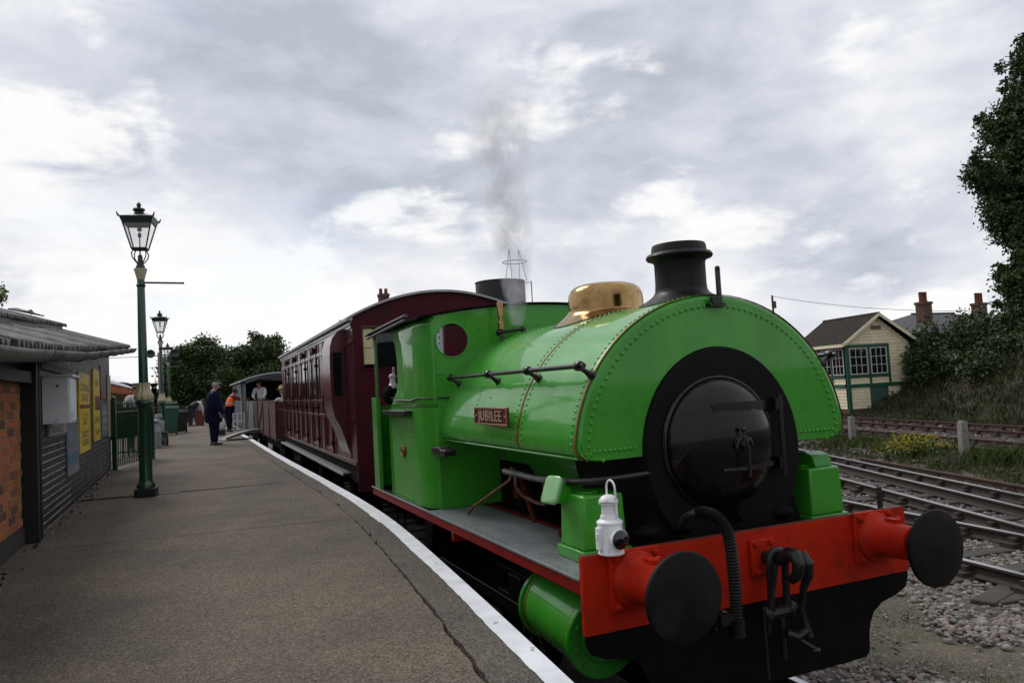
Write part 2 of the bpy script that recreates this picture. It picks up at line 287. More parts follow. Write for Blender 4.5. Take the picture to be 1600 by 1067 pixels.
# ------------------------------------------------------------------ mesh helpers
WM = {}
def wmat(o): return WM.get(o.name, Matrix.Identity(4))
class MB:
    def __init__(s): s.v = []; s.f = []; s.m = []; s.mats = []
    def _mi(s, mt):
        if mt is None: return 0
        if mt not in s.mats: s.mats.append(mt)
        return s.mats.index(mt)
    def add(s, vs_, fs, mt=None, M_=None):
        b = len(s.v); mi = s._mi(mt)
        if M_ is not None: vs_ = [M_ @ Vector(v) for v in vs_]
        s.v.extend([tuple(v) for v in vs_]); s.f.extend([tuple(i+b for i in f) for f in fs]); s.m.extend([mi]*len(fs)); return s
    def box(s, x0, x1, y0, y1, z0, z1, mt=None, M_=None):
        v = [(x0,y0,z0),(x1,y0,z0),(x1,y1,z0),(x0,y1,z0),(x0,y0,z1),(x1,y0,z1),(x1,y1,z1),(x0,y1,z1)]
        return s.add(v, [(3,2,1,0),(4,5,6,7),(0,1,5,4),(1,2,6,5),(2,3,7,6),(3,0,4,7)], mt, M_)
    def cbox(s, c, d, mt=None, rz=0, rx=0, ry=0):
        M_ = Matrix.Translation(c) @ Euler((rx, ry, rz)).to_matrix().to_4x4()
        return s.box(-d[0]/2, d[0]/2, -d[1]/2, d[1]/2, -d[2]/2, d[2]/2, mt, M_)
    def lathe(s, prof, n=24, c=(0,0,0), axis='Z', mt=None, cap=True, sx=1, sy=1, M_=None):
        vv = []; ff = []
        for r, z in prof:
            for i in range(n):
                a = 2*math.pi*i/n; p = (r*math.cos(a)*sx, r*math.sin(a)*sy, z)
                if axis == 'X': p = (p[2], p[0], p[1])
                elif axis == 'Y': p = (p[1], p[2], p[0])
                vv.append((p[0]+c[0], p[1]+c[1], p[2]+c[2]))
        for k in range(len(prof)-1):
            for i in range(n):
                j = (i+1) % n; ff.append((k*n+i, k*n+j, (k+1)*n+j, (k+1)*n+i))
        if cap:
            ff.append(tuple(reversed(range(n)))); ff.append(tuple(range((len(prof)-1)*n, len(prof)*n)))
        return s.add(vv, ff, mt, M_)
    def cyl(s, p, q, r, n=10, mt=None, r2=None):
        return s.tube([p, q], [r, r if r2 is None else r2], n, mt)
    def tube(s, pts, r, n=8, mt=None, closed=False):
        P = [Vector(p) for p in pts]; k = len(P); rs = r if isinstance(r, (list, tuple)) else [r]*k
        vv = []; prev = None
        for i in range(k):
            if closed: t = P[(i+1) % k]-P[i-1]
            else: t = P[min(i+1, k-1)]-P[max(i-1, 0)]
            t.normalize()
            if prev is None:
                a = Vector((0, 0, 1)) if abs(t.z) < .9 else Vector((1, 0, 0)); u = t.cross(a).normalized()
            else:
                u = (prev-t*prev.dot(t)).normalized()
            prev = u; w = t.cross(u)
            for j in range(n):
                an = 2*math.pi*j/n; vv.append(P[i]+(u*math.cos(an)+w*math.sin(an))*rs[i])
        ff = []
        for i in range(k if closed else k-1):
            for j in range(n):
                a, b = i*n+j, i*n+(j+1) % n; c, d = ((i+1) % k)*n+(j+1) % n, ((i+1) % k)*n+j
                ff.append((a, b, c, d))
        if not closed: ff.append(tuple(reversed(range(n)))); ff.append(tuple(range((k-1)*n, k*n)))
        return s.add(vv, ff, mt)
    def prism(s, poly, a0, a1, axis='Y', mt=None, M_=None):
        n = len(poly); vv = []
        for a in (a0, a1):
            for p in poly:
                vv.append({'X': (a, p[0], p[1]), 'Y': (p[0], a, p[1]), 'Z': (p[0], p[1], a)}[axis])
        ff = [tuple(range(n)), tuple(reversed(range(n, 2*n)))]
        for i in range(n): j = (i+1) % n; ff.append((i, i+n, j+n, j))
        return s.add(vv, ff, mt, M_)
    def loft(s, rings, mt=None, closed_ring=True, cap=True):
        n = len(rings[0]); vv = [p for r_ in rings for p in r_]; ff = []
        for k in range(len(rings)-1):
            for i in range(n if closed_ring else n-1):
                j = (i+1) % n; ff.append((k*n+i, k*n+j, (k+1)*n+j, (k+1)*n+i))
        if cap and closed_ring: ff.append(tuple(reversed(range(n)))); ff.append(tuple(range((len(rings)-1)*n, len(rings)*n)))
        return s.add(vv, ff, mt)
    def sphere(s, c, r, n=12, m=8, mt=None, sc=(1,1,1)):
        prof = [(r*math.sin(math.pi*i/m), -r*math.cos(math.pi*i/m)) for i in range(m+1)]
        prof[0] = (r*.02, -r); prof[-1] = (r*.02, r)
        M_ = Matrix.Translation(c) @ Matrix.Diagonal((*sc, 1))
        return s.lathe(prof, n, M_=M_, mt=mt)

def _setup(me, smooth=True, angle=35):
    if smooth:
        me.polygons.foreach_set('use_smooth', [True]*len(me.polygons))
        try: me.set_sharp_from_angle(angle=R(angle))
        except Exception: pass
def recalc(me):
    bm = bmesh.new(); bm.from_mesh(me); bmesh.ops.recalc_face_normals(bm, faces=bm.faces); bm.to_mesh(me); bm.free()

def build(name, mb, m, parent=None, world=True, bevel=0, label=None, kind=None, smooth=True, angle=35, segs=2):
    me = bpy.data.meshes.new(name)
    me.from_pydata(mb.v, [], mb.f)
    if mb.mats:
        for x in mb.mats: me.materials.append(x)
        me.polygons.foreach_set('material_index', mb.m)
    else: me.materials.append(m)
    recalc(me)
    if parent is not None and world: me.transform(wmat(parent).inverted())
    _setup(me, smooth, angle); me.update()
    o = bpy.data.objects.new(name, me); COL.objects.link(o)
    if parent is not None: o.parent = parent; WM[o.name] = wmat(parent)
    if bevel:
        b = o.modifiers.new('bevel', 'BEVEL'); b.width = bevel; b.segments = segs; b.limit_method = 'ANGLE'; b.angle_limit = R(40)
        b.harden_normals = False
    if label: o['label'] = label
    if kind: o['kind'] = kind
    return o
def thing(name, label, cat, loc=(0,0,0), rz=0, group=None):
    o = bpy.data.objects.new(name, None); COL.objects.link(o); o.location = loc; o.rotation_euler = (0, 0, rz)
    o.empty_display_size = .2
    WM[o.name] = Matrix.Translation(loc) @ Matrix.Rotation(rz, 4, 'Z')
    o['label'] = label; o['category'] = cat
    if group: o['group'] = group
    return o
def tag(o, label, cat, group=None, kind=None):
    if label: o['label'] = label
    if cat: o['category'] = cat
    if group: o['group'] = group
    if kind: o['kind'] = kind
    return o
def inst(src, name, parent, M_):
    """copy sharing mesh data, placed by local matrix under parent"""
    o = bpy.data.objects.new(name, src.data if hasattr(src, 'data') else src); COL.objects.link(o); o.parent = parent; o.matrix_local = M_; return o
def mesh_of(name, mb, m, bevel=0):
    me = bpy.data.meshes.new(name); me.from_pydata(mb.v, [], mb.f); me.materials.append(m)
    bm = bmesh.new(); bm.from_mesh(me)
    if bevel: bmesh.ops.bevel(bm, geom=list(bm.edges), offset=bevel, segments=1, affect='EDGES')
    bmesh.ops.recalc_face_normals(bm, faces=bm.faces); bm.to_mesh(me); bm.free(); _setup(me); return me
def put(me, name, parent, loc, rot=(0,0,0), scale=(1,1,1), label=None):
    o = bpy.data.objects.new(name, me); COL.objects.link(o)
    M_ = Matrix.Translation(loc) @ Euler(rot).to_matrix().to_4x4() @ Matrix.Diagonal((*scale, 1))
    if parent is not None:
        o.parent = parent; M_ = wmat(parent).inverted() @ M_
        WM[o.name] = wmat(parent)
    o.matrix_basis = M_
    if label: o['label'] = label
    return o
def copy_tree(o, parent=None):
    c = o.copy(); COL.objects.link(c)
    if parent is not None: c.parent = parent
    for ch in list(o.children): copy_tree(ch, c)
    return c
def text_part(name, body, size, depth, M_, m, parent, bevel=0, align='CENTER', xs=1):
    cu = bpy.data.curves.new('t', 'FONT'); cu.body = body; cu.size = size; cu.extrude = depth; cu.align_x = align; cu.align_y = 'CENTER'; cu.bevel_depth = bevel
    cu.resolution_u = 3; cu.space_character = 1.12
    t = bpy.data.objects.new('t', cu); COL.objects.link(t)
    dg = bpy.context.evaluated_depsgraph_get(); me = bpy.data.meshes.new_from_object(t.evaluated_get(dg))
    bpy.data.objects.remove(t); bpy.data.curves.remove(cu)
    me.materials.clear(); me.materials.append(m)
    me.transform(Matrix.Diagonal((xs, 1, 1, 1))); me.transform(M_)
    if parent is not None: me.transform(wmat(parent).inverted())
    me.name = name
    o = bpy.data.objects.new(name, me); COL.objects.link(o)
    if parent is not None: o.parent = parent; WM[o.name] = wmat(parent)
    return o
def np_object(name, verts, faces, mats, midx=None, smooth=False, parent=None):
    me = bpy.data.meshes.new(name); nf = len(faces); k = faces.shape[1]
    me.vertices.add(len(verts)); me.vertices.foreach_set('co', np.asarray(verts, np.float32).ravel())
    me.loops.add(nf*k); me.loops.foreach_set('vertex_index', faces.astype(np.int32).ravel())
    me.polygons.add(nf); me.polygons.foreach_set('loop_start', np.arange(0, nf*k, k, dtype=np.int32)); me.polygons.foreach_set('loop_total', np.full(nf, k, np.int32))
    for m in mats: me.materials.append(m)
    if midx is not None: me.polygons.foreach_set('material_index', midx.astype(np.int32))
    me.update(); me.validate()
    if smooth: me.polygons.foreach_set('use_smooth', [True]*nf)
    o = bpy.data.objects.new(name, me); COL.objects.link(o)
    if parent is not None:
        me.transform(wmat(parent).inverted()); o.parent = parent; WM[o.name] = wmat(parent)
    return o
def leaves(name, centers, size, mats, parent=None, elong=1.5, up=0.0, midx=None):
    """one pointed, slightly folded leaf (two triangles-ish quads) per centre"""
    n = len(centers); c = np.asarray(centers)
    a = rng.normal(size=(n, 3)); a[:, 2] += up; a /= np.linalg.norm(a, axis=1)[:, None]
    b = rng.normal(size=(n, 3)); b -= (b*a).sum(1)[:, None]*a; b /= np.linalg.norm(b, axis=1)[:, None]
    s = size*(.6+.8*rng.random(n))[:, None]
    nrm = np.cross(a, b)
    v = np.stack([c-a*s*elong*.5, c+b*s*.42+nrm*s*.1, c+a*s*elong*.5, c-b*s*.42+nrm*s*.1], 1).reshape(-1, 3)
    f = np.arange(n*4).reshape(-1, 4)
    if midx is None: midx = rng.integers(0, len(mats), n)
    return np_object(name, v, f, mats, midx, parent=parent)
def crown_points(blobs, per_vol, shell=.45):
    out = []
    for (x, y, z, rx, ry, rz) in blobs:
        n = max(20, int(per_vol*rx*ry*rz))
        d = rng.normal(size=(n, 3)); d /= np.linalg.norm(d, axis=1)[:, None]
        r = (shell+(1-shell)*rng.random(n)**.6)*(1+.22*np.sin(5*d[:, 0]+x)*np.sin(6*d[:, 1]+y)+.20*rng.normal(size=n))
        out.append(np.array([x, y, z])+d*r[:, None]*np.array([rx, ry, rz]))
    return np.concatenate(out)

# ------------------------------------------------------------------ ground, bank
def bank_h(x, y):
    toe = 21.7+.24*(y-12)+.5*np.sin(y*.7)
    t = np.clip((x-toe)/6.0, 0, 1); return 2.4*t*t*(3-2*t)+np.clip(x-toe-6, 0, 60)*.02
def make_ground():
    xs = np.concatenate([np.linspace(-900, -40, 14), np.linspace(-36, -8, 12), np.linspace(-7, 12, 90), np.linspace(12.4, 44, 80), np.linspace(50, 900, 16)])
    ys = np.concatenate([np.linspace(-300, -20, 8), np.linspace(-17, -5, 7), np.linspace(-4, 30, 150), np.linspace(31, 90, 50), np.linspace(100, 1500, 18)])
    X_, Y_ = np.meshgrid(xs, ys)
    Z_ = -.23+.018*np.sin(X_*2.3+Y_)*np.sin(Y_*1.9)+.014*np.sin(X_*7.1)*np.sin(Y_*6.3+X_)
    Z_ = np.where((X_ > 20), Z_+bank_h(X_, Y_)*(Y_ > -60), Z_)
    Z_ = Z_+np.where(np.abs(X_) < 1.6, -.0, 0)
    v = np.stack([X_, Y_, Z_], -1).reshape(-1, 3); nx, ny = len(xs), len(ys)
    i = np.arange(nx*ny).reshape(ny, nx); f = np.stack([i[:-1, :-1], i[:-1, 1:], i[1:, 1:], i[1:, :-1]], -1).reshape(-1, 4)
    cx = v[f].mean(1)
    mi = ((cx[:, 0] > 21.0+.24*(cx[:, 1]-12)) | (np.abs(cx[:, 0]) > 60)).astype(int)
    o = np_object('ground', v, f, [GROUND, BANK], mi, smooth=True); o['kind'] = 'structure'
make_ground()

# ------------------------------------------------------------------ platform
EDGE = [(-7,-2.32),(-3,-1.9),(-.3,-1.635),(.64,-1.545),(1.35,-1.485),(2.2,-1.41),(3.15,-1.33),(4.2,-1.262),(5.5,-1.238),(8,-1.236),(11,-1.26),(14,-1.27),(18,-1.26),(22,-1.24),(30,-1.36),(40,-1.6),(58,-2.4)]
def edge_x(y):
    return float(np.interp(y, [e[0] for e in EDGE], [e[1] for e in EDGE]))
_ys = np.linspace(-7, 58, 500); _xs = np.array([edge_x(a) for a in _ys]); _k = np.hanning(31); _k /= _k.sum()
_pad = np.concatenate([_xs[0]+(np.arange(-15, 0))*(_xs[1]-_xs[0]), _xs, _xs[-1]+np.arange(1, 16)*(_xs[-1]-_xs[-2])])
_xsm = np.convolve(_pad, _k, 'valid')
def ex(y): return float(np.interp(y, _ys, _xsm))
ZP = .91
def cw(y): return (.006+.016*max(0, min(1, (4.6-y)/5)))*(1+.5*random.uniform(-1, 1))
def crack_x(y): return ex(y)-.31+.006*math.sin(y*1.3)+.003*math.sin(y*7.7)
def PL(y): return -9.4 if y < 17 else -5.5
def make_platform():
    mb = MB(); ys = list(np.arange(-7, 58.1, .5))
    rings = [[(ex(y)-.05, y, -.3), (ex(y)-.05, y, ZP-.16), (PL(y)-.1, y, ZP-.16), (PL(y)-.1, y, -.3)] for y in ys]
    mb.loft(rings); base = build('platform', mb, PLATFACE, None, smooth=False); base['kind'] = 'structure'
    def strip(name, xa, xb, y0, y1, zt, zb, m, step=.25, jag=0, kind=None):
        ys = list(np.arange(y0, y1-1e-6, step))+[y1]; mb = MB(); rings = []
        for i, y in enumerate(ys):
            ja = jag*random.uniform(-1, 1); jb = jag*random.uniform(-1, 1)
            rings.append([(xa(y)+ja, y, zb), (xb(y)+jb, y, zb), (xb(y)+jb, y, zt), (xa(y)+ja, y, zt)])
        mb.loft(rings); return build(name, mb, m, base, smooth=False)
    # large asphalt bays with open joints between
    joints = [-7, -1.6, 4.45, 8.15, 12.4, 16.6, 20.9, 25.2, 30, 36, 43, 58]
    for a, b in zip(joints[:-1], joints[1:]):
        def shape(y0, y1):
            # skewed ends: joint runs from further at the wall to nearer at the edge
            mb = MB(); n = 90
            ylist = np.linspace(0, 1, n)
            rings = []
            for t in ylist:
                row = []
                yl = y0+(y1-y0)*t
                row = [(PL(y1), yl+.3, ZP-.155), (-4.2, yl+.18, ZP-.155), (crack_x(yl)-cw(yl), yl-.1, ZP-.155), (crack_x(yl)-cw(yl), yl-.1, ZP), (-4.2, yl+.18, ZP), (PL(y1), yl+.3, ZP)]
                rings.append(row)
            mb.loft(rings); return mb
        build('asphalt_bay', shape(a+.008, b-.008), PLAT, base, smooth=False)
    # edge slabs, each a piece, with the white line painted on top
    y = -7.0
    while y < 57:
        ln = 1.83; y1 = min(y+ln, 58)
        s = strip('edge_slab', lambda q: crack_x(q)+cw(q)*.6, ex, y+.0015, y1-.0015, ZP, ZP-.155, PLAT_E, .06)
        y = y1
    mb = MB(); rings = []
    for y in np.arange(-6.9, 57.9, .06):
        w = .105+.02*min(1, max(0, (y-1)/3))+.004*math.sin(y*3)+.003*random.uniform(-1, 1)+(.010 if 3.9 < y < 4.4 else 0)
        rings.append([(ex(y)-w, y, ZP+.0045), (ex(y)+.004, y, ZP+.0045), (ex(y)+.004, y, ZP-.055), (ex(y)-.01, y, ZP-.055)])
    mb.loft(rings, closed_ring=False); build('white_edge_line', mb, WHITELINE, base, smooth=False)
    # iron inspection cover beside the first lamp
    mb = MB().box(-3.42, -3.12, 8.05, 8.62, ZP+.001, ZP+.005); build('iron_cover', mb, mat('rusty cover', (.035, .03, .027), .8), base)
    # weeds and moss in the crack
    pts = [];
    for y in np.arange(.2, 12, .05):
        if random.random() < .32*(1 if (2.8 < y < 3.6 or 7.5 < y < 10) else .25): pts.append((crack_x(y)+random.uniform(-.015, .015), y, ZP+random.uniform(0, .02)))
    o = leaves('moss_tuft', pts, .022, [GRASS, LEAF_M], up=1); tag(o, 'moss and small weeds growing in the platform edge crack', 'weeds', kind='stuff')
    pts = [(-4.32+random.expovariate(14), random.uniform(2, 13), ZP+random.uniform(0, .03)) for _ in range(150)]
    o = leaves('leaf_litter', pts, .028, [BRAMBLE, STONES[2], STONES[1]], up=0); tag(o, 'loose litter and grit at the foot of the black wall', 'litter', kind='stuff')
make_platform()

# ------------------------------------------------------------------ tracks
def rail_prof():
    return [(-.07,-.15),(.07,-.15),(.07,-.138),(.012,-.115),(.012,-.04),(.035,-.032),(.035,-.004),(.028,0),(-.028,0),(-.035,-.004),(-.035,-.032),(-.012,-.04),(-.012,-.115),(-.07,-.138)]
def add_rail(parent, P0, P1, rust=False, z=0, name='rail', n=1):
    a = Vector((P0[0], P0[1], 0)); b = Vector((P1[0], P1[1], 0)); d = (b-a).normalized(); s = Vector((d.y, -d.x, 0))
    pr = rail_prof(); rings = [[(*(a+(b-a)*t+s*x).xy, z+zz) for x, zz in pr] for t in (0, 1)]
    mb = MB(); k = len(pr)
    vv = [p for r_ in rings for p in r_]
    for i in range(k):
        j = (i+1) % k; top = i in (6, 7, 8)
        mb.add([vv[i], vv[j], vv[k+j], vv[k+i]], [(0, 1, 2, 3)], (RAILTOP if top and not rust else (RAILRUST if rust else RAILSIDE)))
    mb.add(rings[0], [tuple(range(k))], RAILSIDE); mb.add(rings[1], [tuple(range(k))], RAILSIDE)
    return build(name, mb, None, parent, smooth=False)
def chairs(parent, P0, P1, positions, m=RAILSIDE):
    a = Vector((P0[0], P0[1], 0)); b = Vector((P1[0], P1[1], 0)); d = (b-a).normalized(); ang = math.atan2(d.y, d.x)
    mb = MB()
    for t in positions:
        p = a+d*t; mb.cbox((p.x, p.y, -.125), (.18, .36, .05), m, rz=ang); mb.cbox((p.x, p.y, -.09), (.10, .20, .09), m, rz=ang)
    o = build('rail_chair', mb, m, parent); o['kind'] = 'stuff'
def sleepers(parent, me, P0, d, s0, s1, spacing, half, off=0):
    ang = math.atan2(d[1], d[0])-math.pi/2; t = s0
    while t < s1:
        x = P0[0]+d[0]*t; y = P0[1]+d[1]*t
        put(me, 'sleeper', parent, (x, y, -.21+random.uniform(-.006, .006)), (random.uniform(-.01, .01), 0, ang+random.uniform(-.02, .02)), (half/1.3, 1, 1)); t += spacing
SL = mesh_of('sleeper', MB().box(-1.3, 1.3, -.125, .125, -.06, .06), SLEEPER, .008)
def track(name, P0, ang, s0, s1, sl0, sl1, rust=False, half=.7525):
    d = (math.sin(ang), math.cos(ang)); s = (d[1], -d[0])
    mb = MB(); w0, w1 = 1.75, 1.5
    A = [(P0[0]+d[0]*t, P0[1]+d[1]*t) for t in (s0, s1)]
    r = [[(a[0]-s[0]*w0, a[1]-s[1]*w0, -.24), (a[0]-s[0]*w1, a[1]-s[1]*w1, -.185), (a[0]+s[0]*w1, a[1]+s[1]*w1, -.185), (a[0]+s[0]*w0, a[1]+s[1]*w0, -.24)] for a in A]
    mb.loft(r, closed_ring=False, cap=False)
    bed = build(name, mb, mat('ballast bed', (.09, .078, .068), .95, col2=(.05, .043, .038), scale=9, detail=8, bump=1, bscale=26, bdist=.03), None, smooth=False); bed['kind'] = 'structure'
    for sg in (-1, 1):
        add_rail(bed, (A[0][0]+s[0]*half*sg, A[0][1]+s[1]*half*sg), (A[1][0]+s[0]*half*sg, A[1][1]+s[1]*half*sg), rust)
    sleepers(bed, SL, P0, d, sl0, sl1, .72, 1.3)
    for sg in (-1, 1):
        chairs(bed, (P0[0]+s[0]*half*sg, P0[1]+s[1]*half*sg), A[1] if False else (P0[0]+s[0]*half*sg+d[0], P0[1]+s[1]*half*sg+d[1]), np.arange(sl0, sl1, .72))
    return bed
T1 = track('near_track_ballast', (0, 0), 0, -9, 7, -4, 7)
T1b = track('train_track_ballast', (0.0, 7.0), R(.9), 0, 90, 0, 24)
A2 = math.atan(.13)
T2 = track('middle_track_ballast', (5.27, 2.4), A2, -22, 70, -5, 16)
A3 = math.atan(.392)
T3 = track('diverging_track_ballast', (8.05, 4.95), A3, -4.6, 70, -3, 16)
add_rail(T3, (5.9, -.55), (14.1, 19.3), name='check_rail')
AF = math.atan(.24)
T4 = track('far_track_ballast', (15.85, 12), AF, -60, 90, -9, 12, rust=True)
T5 = track('outer_far_track_ballast', (19.6, 12), AF, -60, 90, -9, 12, rust=True)
# rusty edging rail lying on the ground
e = MB(); add_rail(None, (9.3, 3.6), (11.6, 10.3), True, -.06, 'edging_rail')
tag(bpy.data.objects['edging_rail'], 'old rusty rail lying on the ground between the tracks and the posts', 'rail')
tm = MB(); tm.cbox((4.1, 1.95, -.185), (.7, .22, .09), rz=.25)
tag(build('timber_block', tm, SLEEPER, None, bevel=.015), 'short loose timber block lying in the pink ballast', 'timber')
t_ = MB(); t_.cbox((0, 0, 0), (1.5, .22, .05), rz=0)
def stone_field(name, label, n, region, size, zf, mats_w):
    ico = bmesh.new(); bmesh.ops.create_icosphere(ico, subdivisions=1, radius=1)
    bv = np.array([v.co[:] for v in ico.verts]); bf = np.array([[v.index for v in f.verts] for f in ico.faces]); ico.free()
    P = region(n); n = len(P)
    sc_ = size*(.55+.9*rng.random((n, 1, 1)))*np.stack([1+.5*rng.random(n), .8+.4*rng.random(n), .55+.35*rng.random(n)], -1)[:, None, :]
    jit = 1+.30*rng.normal(size=(n, len(bv), 1)).clip(-1.4, 1.4)
    a = rng.random(n)*6.28; ca, sa = np.cos(a), np.sin(a)
    v = bv[None]*sc_*jit
    vx = v[..., 0]*ca[:, None]-v[..., 1]*sa[:, None]; vy = v[..., 0]*sa[:, None]+v[..., 1]*ca[:, None]
    tilt = (rng.random((n, 1))-.5)*.9
    vz = v[..., 2]+vx*tilt
    V = np.stack([vx+P[:, :1], vy+P[:, 1:2], vz+P[:, 2:3]], -1).reshape(-1, 3)
    F = (bf[None]+(np.arange(n)*len(bv))[:, None, None]).reshape(-1, 3)
    mi = np.repeat(rng.choice(len(STONES), n, p=mats_w), len(bf))
    o = np_object(name, V, F, STONES, mi); tag(o, label, 'ballast', kind='stuff'); return o
def reg_near(n):
    # shoulder of pink ballast beside the middle track
    t = rng.random(n)*14-4.5
    d = (math.sin(A2), math.cos(A2)); s = (d[1], -d[0])
    off = -1.9+rng.random(n)*3.2
    edge = -1.75-.25*np.sin(t*1.3)-.2*np.sin(t*3.7)
    keep = (off > edge) & ((np.abs(off+.7525) > .09)) & ((np.abs(off-.7525) > .09))
    ph = (t+.36) % .72; onsl = (np.abs(((t - 0) % .72) - 0) < .12) | (np.abs(((t) % .72) - .72) < .12)
    hid = (off > -1.25) & onsl
    x = 5.27+d[0]*t+s[0]*off; y = 2.4+d[1]*t+s[1]*off
    z = -.215+.05*rng.random(n)-.03*(off < -1.4)
    k = keep & ~hid
    return np.stack([x, y, z], -1)[k]
stone_field('ballast_stones', 'pinkish grey ballast stones heaped along the middle track', 36000, reg_near, .025, None, [.42, .30, .20, .08])
def reg_spill(n):
    x = 2.6+2.2*rng.random(n)**.7; y = -.3+4.5*rng.random(n); lim = 2.9+.28*y+.25*np.sin(y*3)
    k = (x > lim-.4*rng.random(n)); return np.stack([x, y, np.full(n, -.225)+.03*rng.random(n)], -1)[k]
stone_field('spilled_stones', 'pale stones spilled from the ballast across the cinder path', 9000, reg_spill, .024, None, [.40, .32, .22, .06])
def reg_own(n):
    x = .95+1.1*rng.random(n); y = -1+4*rng.random(n); k = x < 1.55+.35*np.sin(y*2.3)+.3*rng.random(n)
    return np.stack([x, y, np.full(n, -.215)+.03*rng.random(n)], -1)[k]
stone_field('own_track_stones', 'reddish ballast stones beside the rail under the engine front', 5200, reg_own, .024, None, [.45, .25, .15, .15])
def reg_mid(n):
    x = 6+9*rng.random(n); y = 2+13*rng.random(n); 
    k = np.abs((x-8.05)-(y-4.95)*.392) < 1.8
    return np.stack([x, y, np.full(n, -.2)+.03*rng.random(n)], -1)[k]
stone_field('diverging_stones', 'grey brown ballast between the diverging rails', 20000, reg_mid, .027, None, [.25, .28, .10, .37])
def reg_chip(n):
    x = 1.2+13*rng.random(n); y = -1+16*rng.random(n); return np.stack([x, y, np.full(n, -.232)+.012*rng.random(n)], -1)
stone_field('grit_chips', 'small stone chips scattered over the cinder ground', 14000, reg_chip, .011, None, [.2, .25, .35, .2])
def reg_far(n):
    x = 13+9.5*rng.random(n); y = 4+22*rng.random(n); x = x+.24*(y-12); return np.stack([x, y, np.full(n, -.2)+.03*rng.random(n)], -1)
stone_field('far_track_stones', 'brown ballast between the far rusty rails', 9000, reg_far, .045, None, [.1, .15, .05, .7])

def grass_patch(name, label, pts, h, mats, cat='grass', kind='stuff', blades=7, w=.006, spread=.05, cols=None):
    P = np.asarray(pts); n = len(P)*blades; base = np.repeat(P, blades, 0)+np.concatenate([rng.normal(size=(n, 2))*spread, np.zeros((n, 1))], 1)
    lean = rng.normal(size=(n, 2))*.35; hh = h*(.4+.9*rng.random(n)); a = rng.random(n)*3.14; dx = np.stack([np.cos(a), np.sin(a), np.zeros(n)], 1)*w
    mid = base+np.concatenate([lean*hh[:, None]*.35, (hh*.6)[:, None]], 1); tip = base+np.concatenate([lean*hh[:, None], hh[:, None]], 1)
    v = np.stack([base-dx, base+dx, mid+dx*.7, tip, mid-dx*.7], 1).reshape(-1, 3)
    f = np.arange(n*5).reshape(-1, 5); o = np_object(name, v, f, mats, rng.integers(0, len(mats), n)); tag(o, label, cat, kind=kind); return o
def scatter(n, x0, x1, y0, y1, z=-.23, clump=.5):
    c = rng.random((max(3, n//14), 2))*[x1-x0, y1-y0]+[x0, y0]; p = c[rng.integers(0, len(c), n)]+rng.normal(size=(n, 2))*clump
    return np.concatenate([p, np.full((n, 1), z)], 1)
grass_patch('path_grass', 'sparse dry grass on the cinder ground beside the engine', scatter(300, 1.7, 3.6, -.2, 4, clump=.3), .035, [GRASS, GRASS, GRASS_G], blades=5, w=.003)
g = scatter(900, 10.5, 14, 5, 14, clump=.45); g[:, 0] += .3*(g[:, 1]-9)
grass_patch('trackside_grass', 'tufts of dry grass around the concrete posts', g, .17, [GRASS, GRASS, GRASS_G, BRAMBLE], blades=9)
g = scatter(420, 13.4, 15.4, 9, 17, clump=.35); g[:, 0] += .24*(g[:, 1]-12)
grass_patch('rail_side_weeds', 'green weeds growing along the near far-track rail', g, .28, [GRASS_G, GRASS_G, GRASS], blades=9, w=.012)
g = scatter(300, 12.7, 14.2, 6.4, 8.6, clump=.25)
grass_patch('post_weeds', 'leafy green weeds to the right of the nearer concrete post', g, .36, [GRASS_G, GRASS_G, LEAF_M], blades=10, w=.012)
n_ = 5200; bx_ = 20.5+9*rng.random(n_); by_ = 2+26*rng.random(n_); bx_ += .24*(by_-12)
grass_patch('bank_grass', 'long tangled grass and dead bramble covering the embankment', np.stack([bx_, by_, -.23+bank_h(bx_, by_)], 1), .24, [GRASS, LEAF_S, BRAMBLE, BRAMBLE, LEAF_D], blades=9, w=.022, spread=.16)

# concrete posts, stump, flowers
def cpost(x, y, h, w, label, rz=.1, lean=.02, name='concrete_post', m=CONC_POST, cat='post', group='old concrete posts by the far tracks'):
    t = thing(name, label, cat, (x, y, -.25), rz, group)
    mb = MB(); mb.loft([[(-w, -w, 0), (w, -w, 0), (w, w, 0), (-w, w, 0)], [(-w*.9+lean, -w*.9, h-.04), (w*.9+lean, -w*.9, h-.04), (w*.9+lean, w*.9, h-.04), (-w*.9+lean, w*.9, h-.04)],
             [(-w*.6+lean, -w*.6, h), (w*.6+lean, -w*.6, h), (w*.6+lean, w*.6, h), (-w*.6+lean, w*.6, h)]])
    build('shaft', mb, m, t, world=False, bevel=.008)
    if group: 
        mb = MB()
        for k in (.35, .6, .82): mb.cyl((-w*1.0+lean*.7, 0, h*k), (w*1.0+lean*.7, 0, h*k), .012, 6)
        mb = MB(); mb.cyl((0, -w*1.04, h*.78), (0, w*1.04, h*.78), .014, 6); mb.cyl((0, -w*1.04, h*.5), (0, w*1.04, h*.5), .014, 6)
        build('wire_eye', mb, RAILRUST, t, world=False)
cpost(12.98, 8.69, 1.0, .085, 'nearer thick concrete post standing in green weeds, right of the yellow flowers', rz=-.3)
cpost(14.95, 13.6, .88, .08, 'farther concrete post standing just right of the green tank edge', rz=-.3, lean=.0)
cpost(12.1, 8.28, .42, .06, 'short mossy wooden stump left of the nearer concrete post', name='wooden_stump', m=mat('mossy stump wood', (.05, .047, .03), .9), cat='stump', group=None, rz=.3)
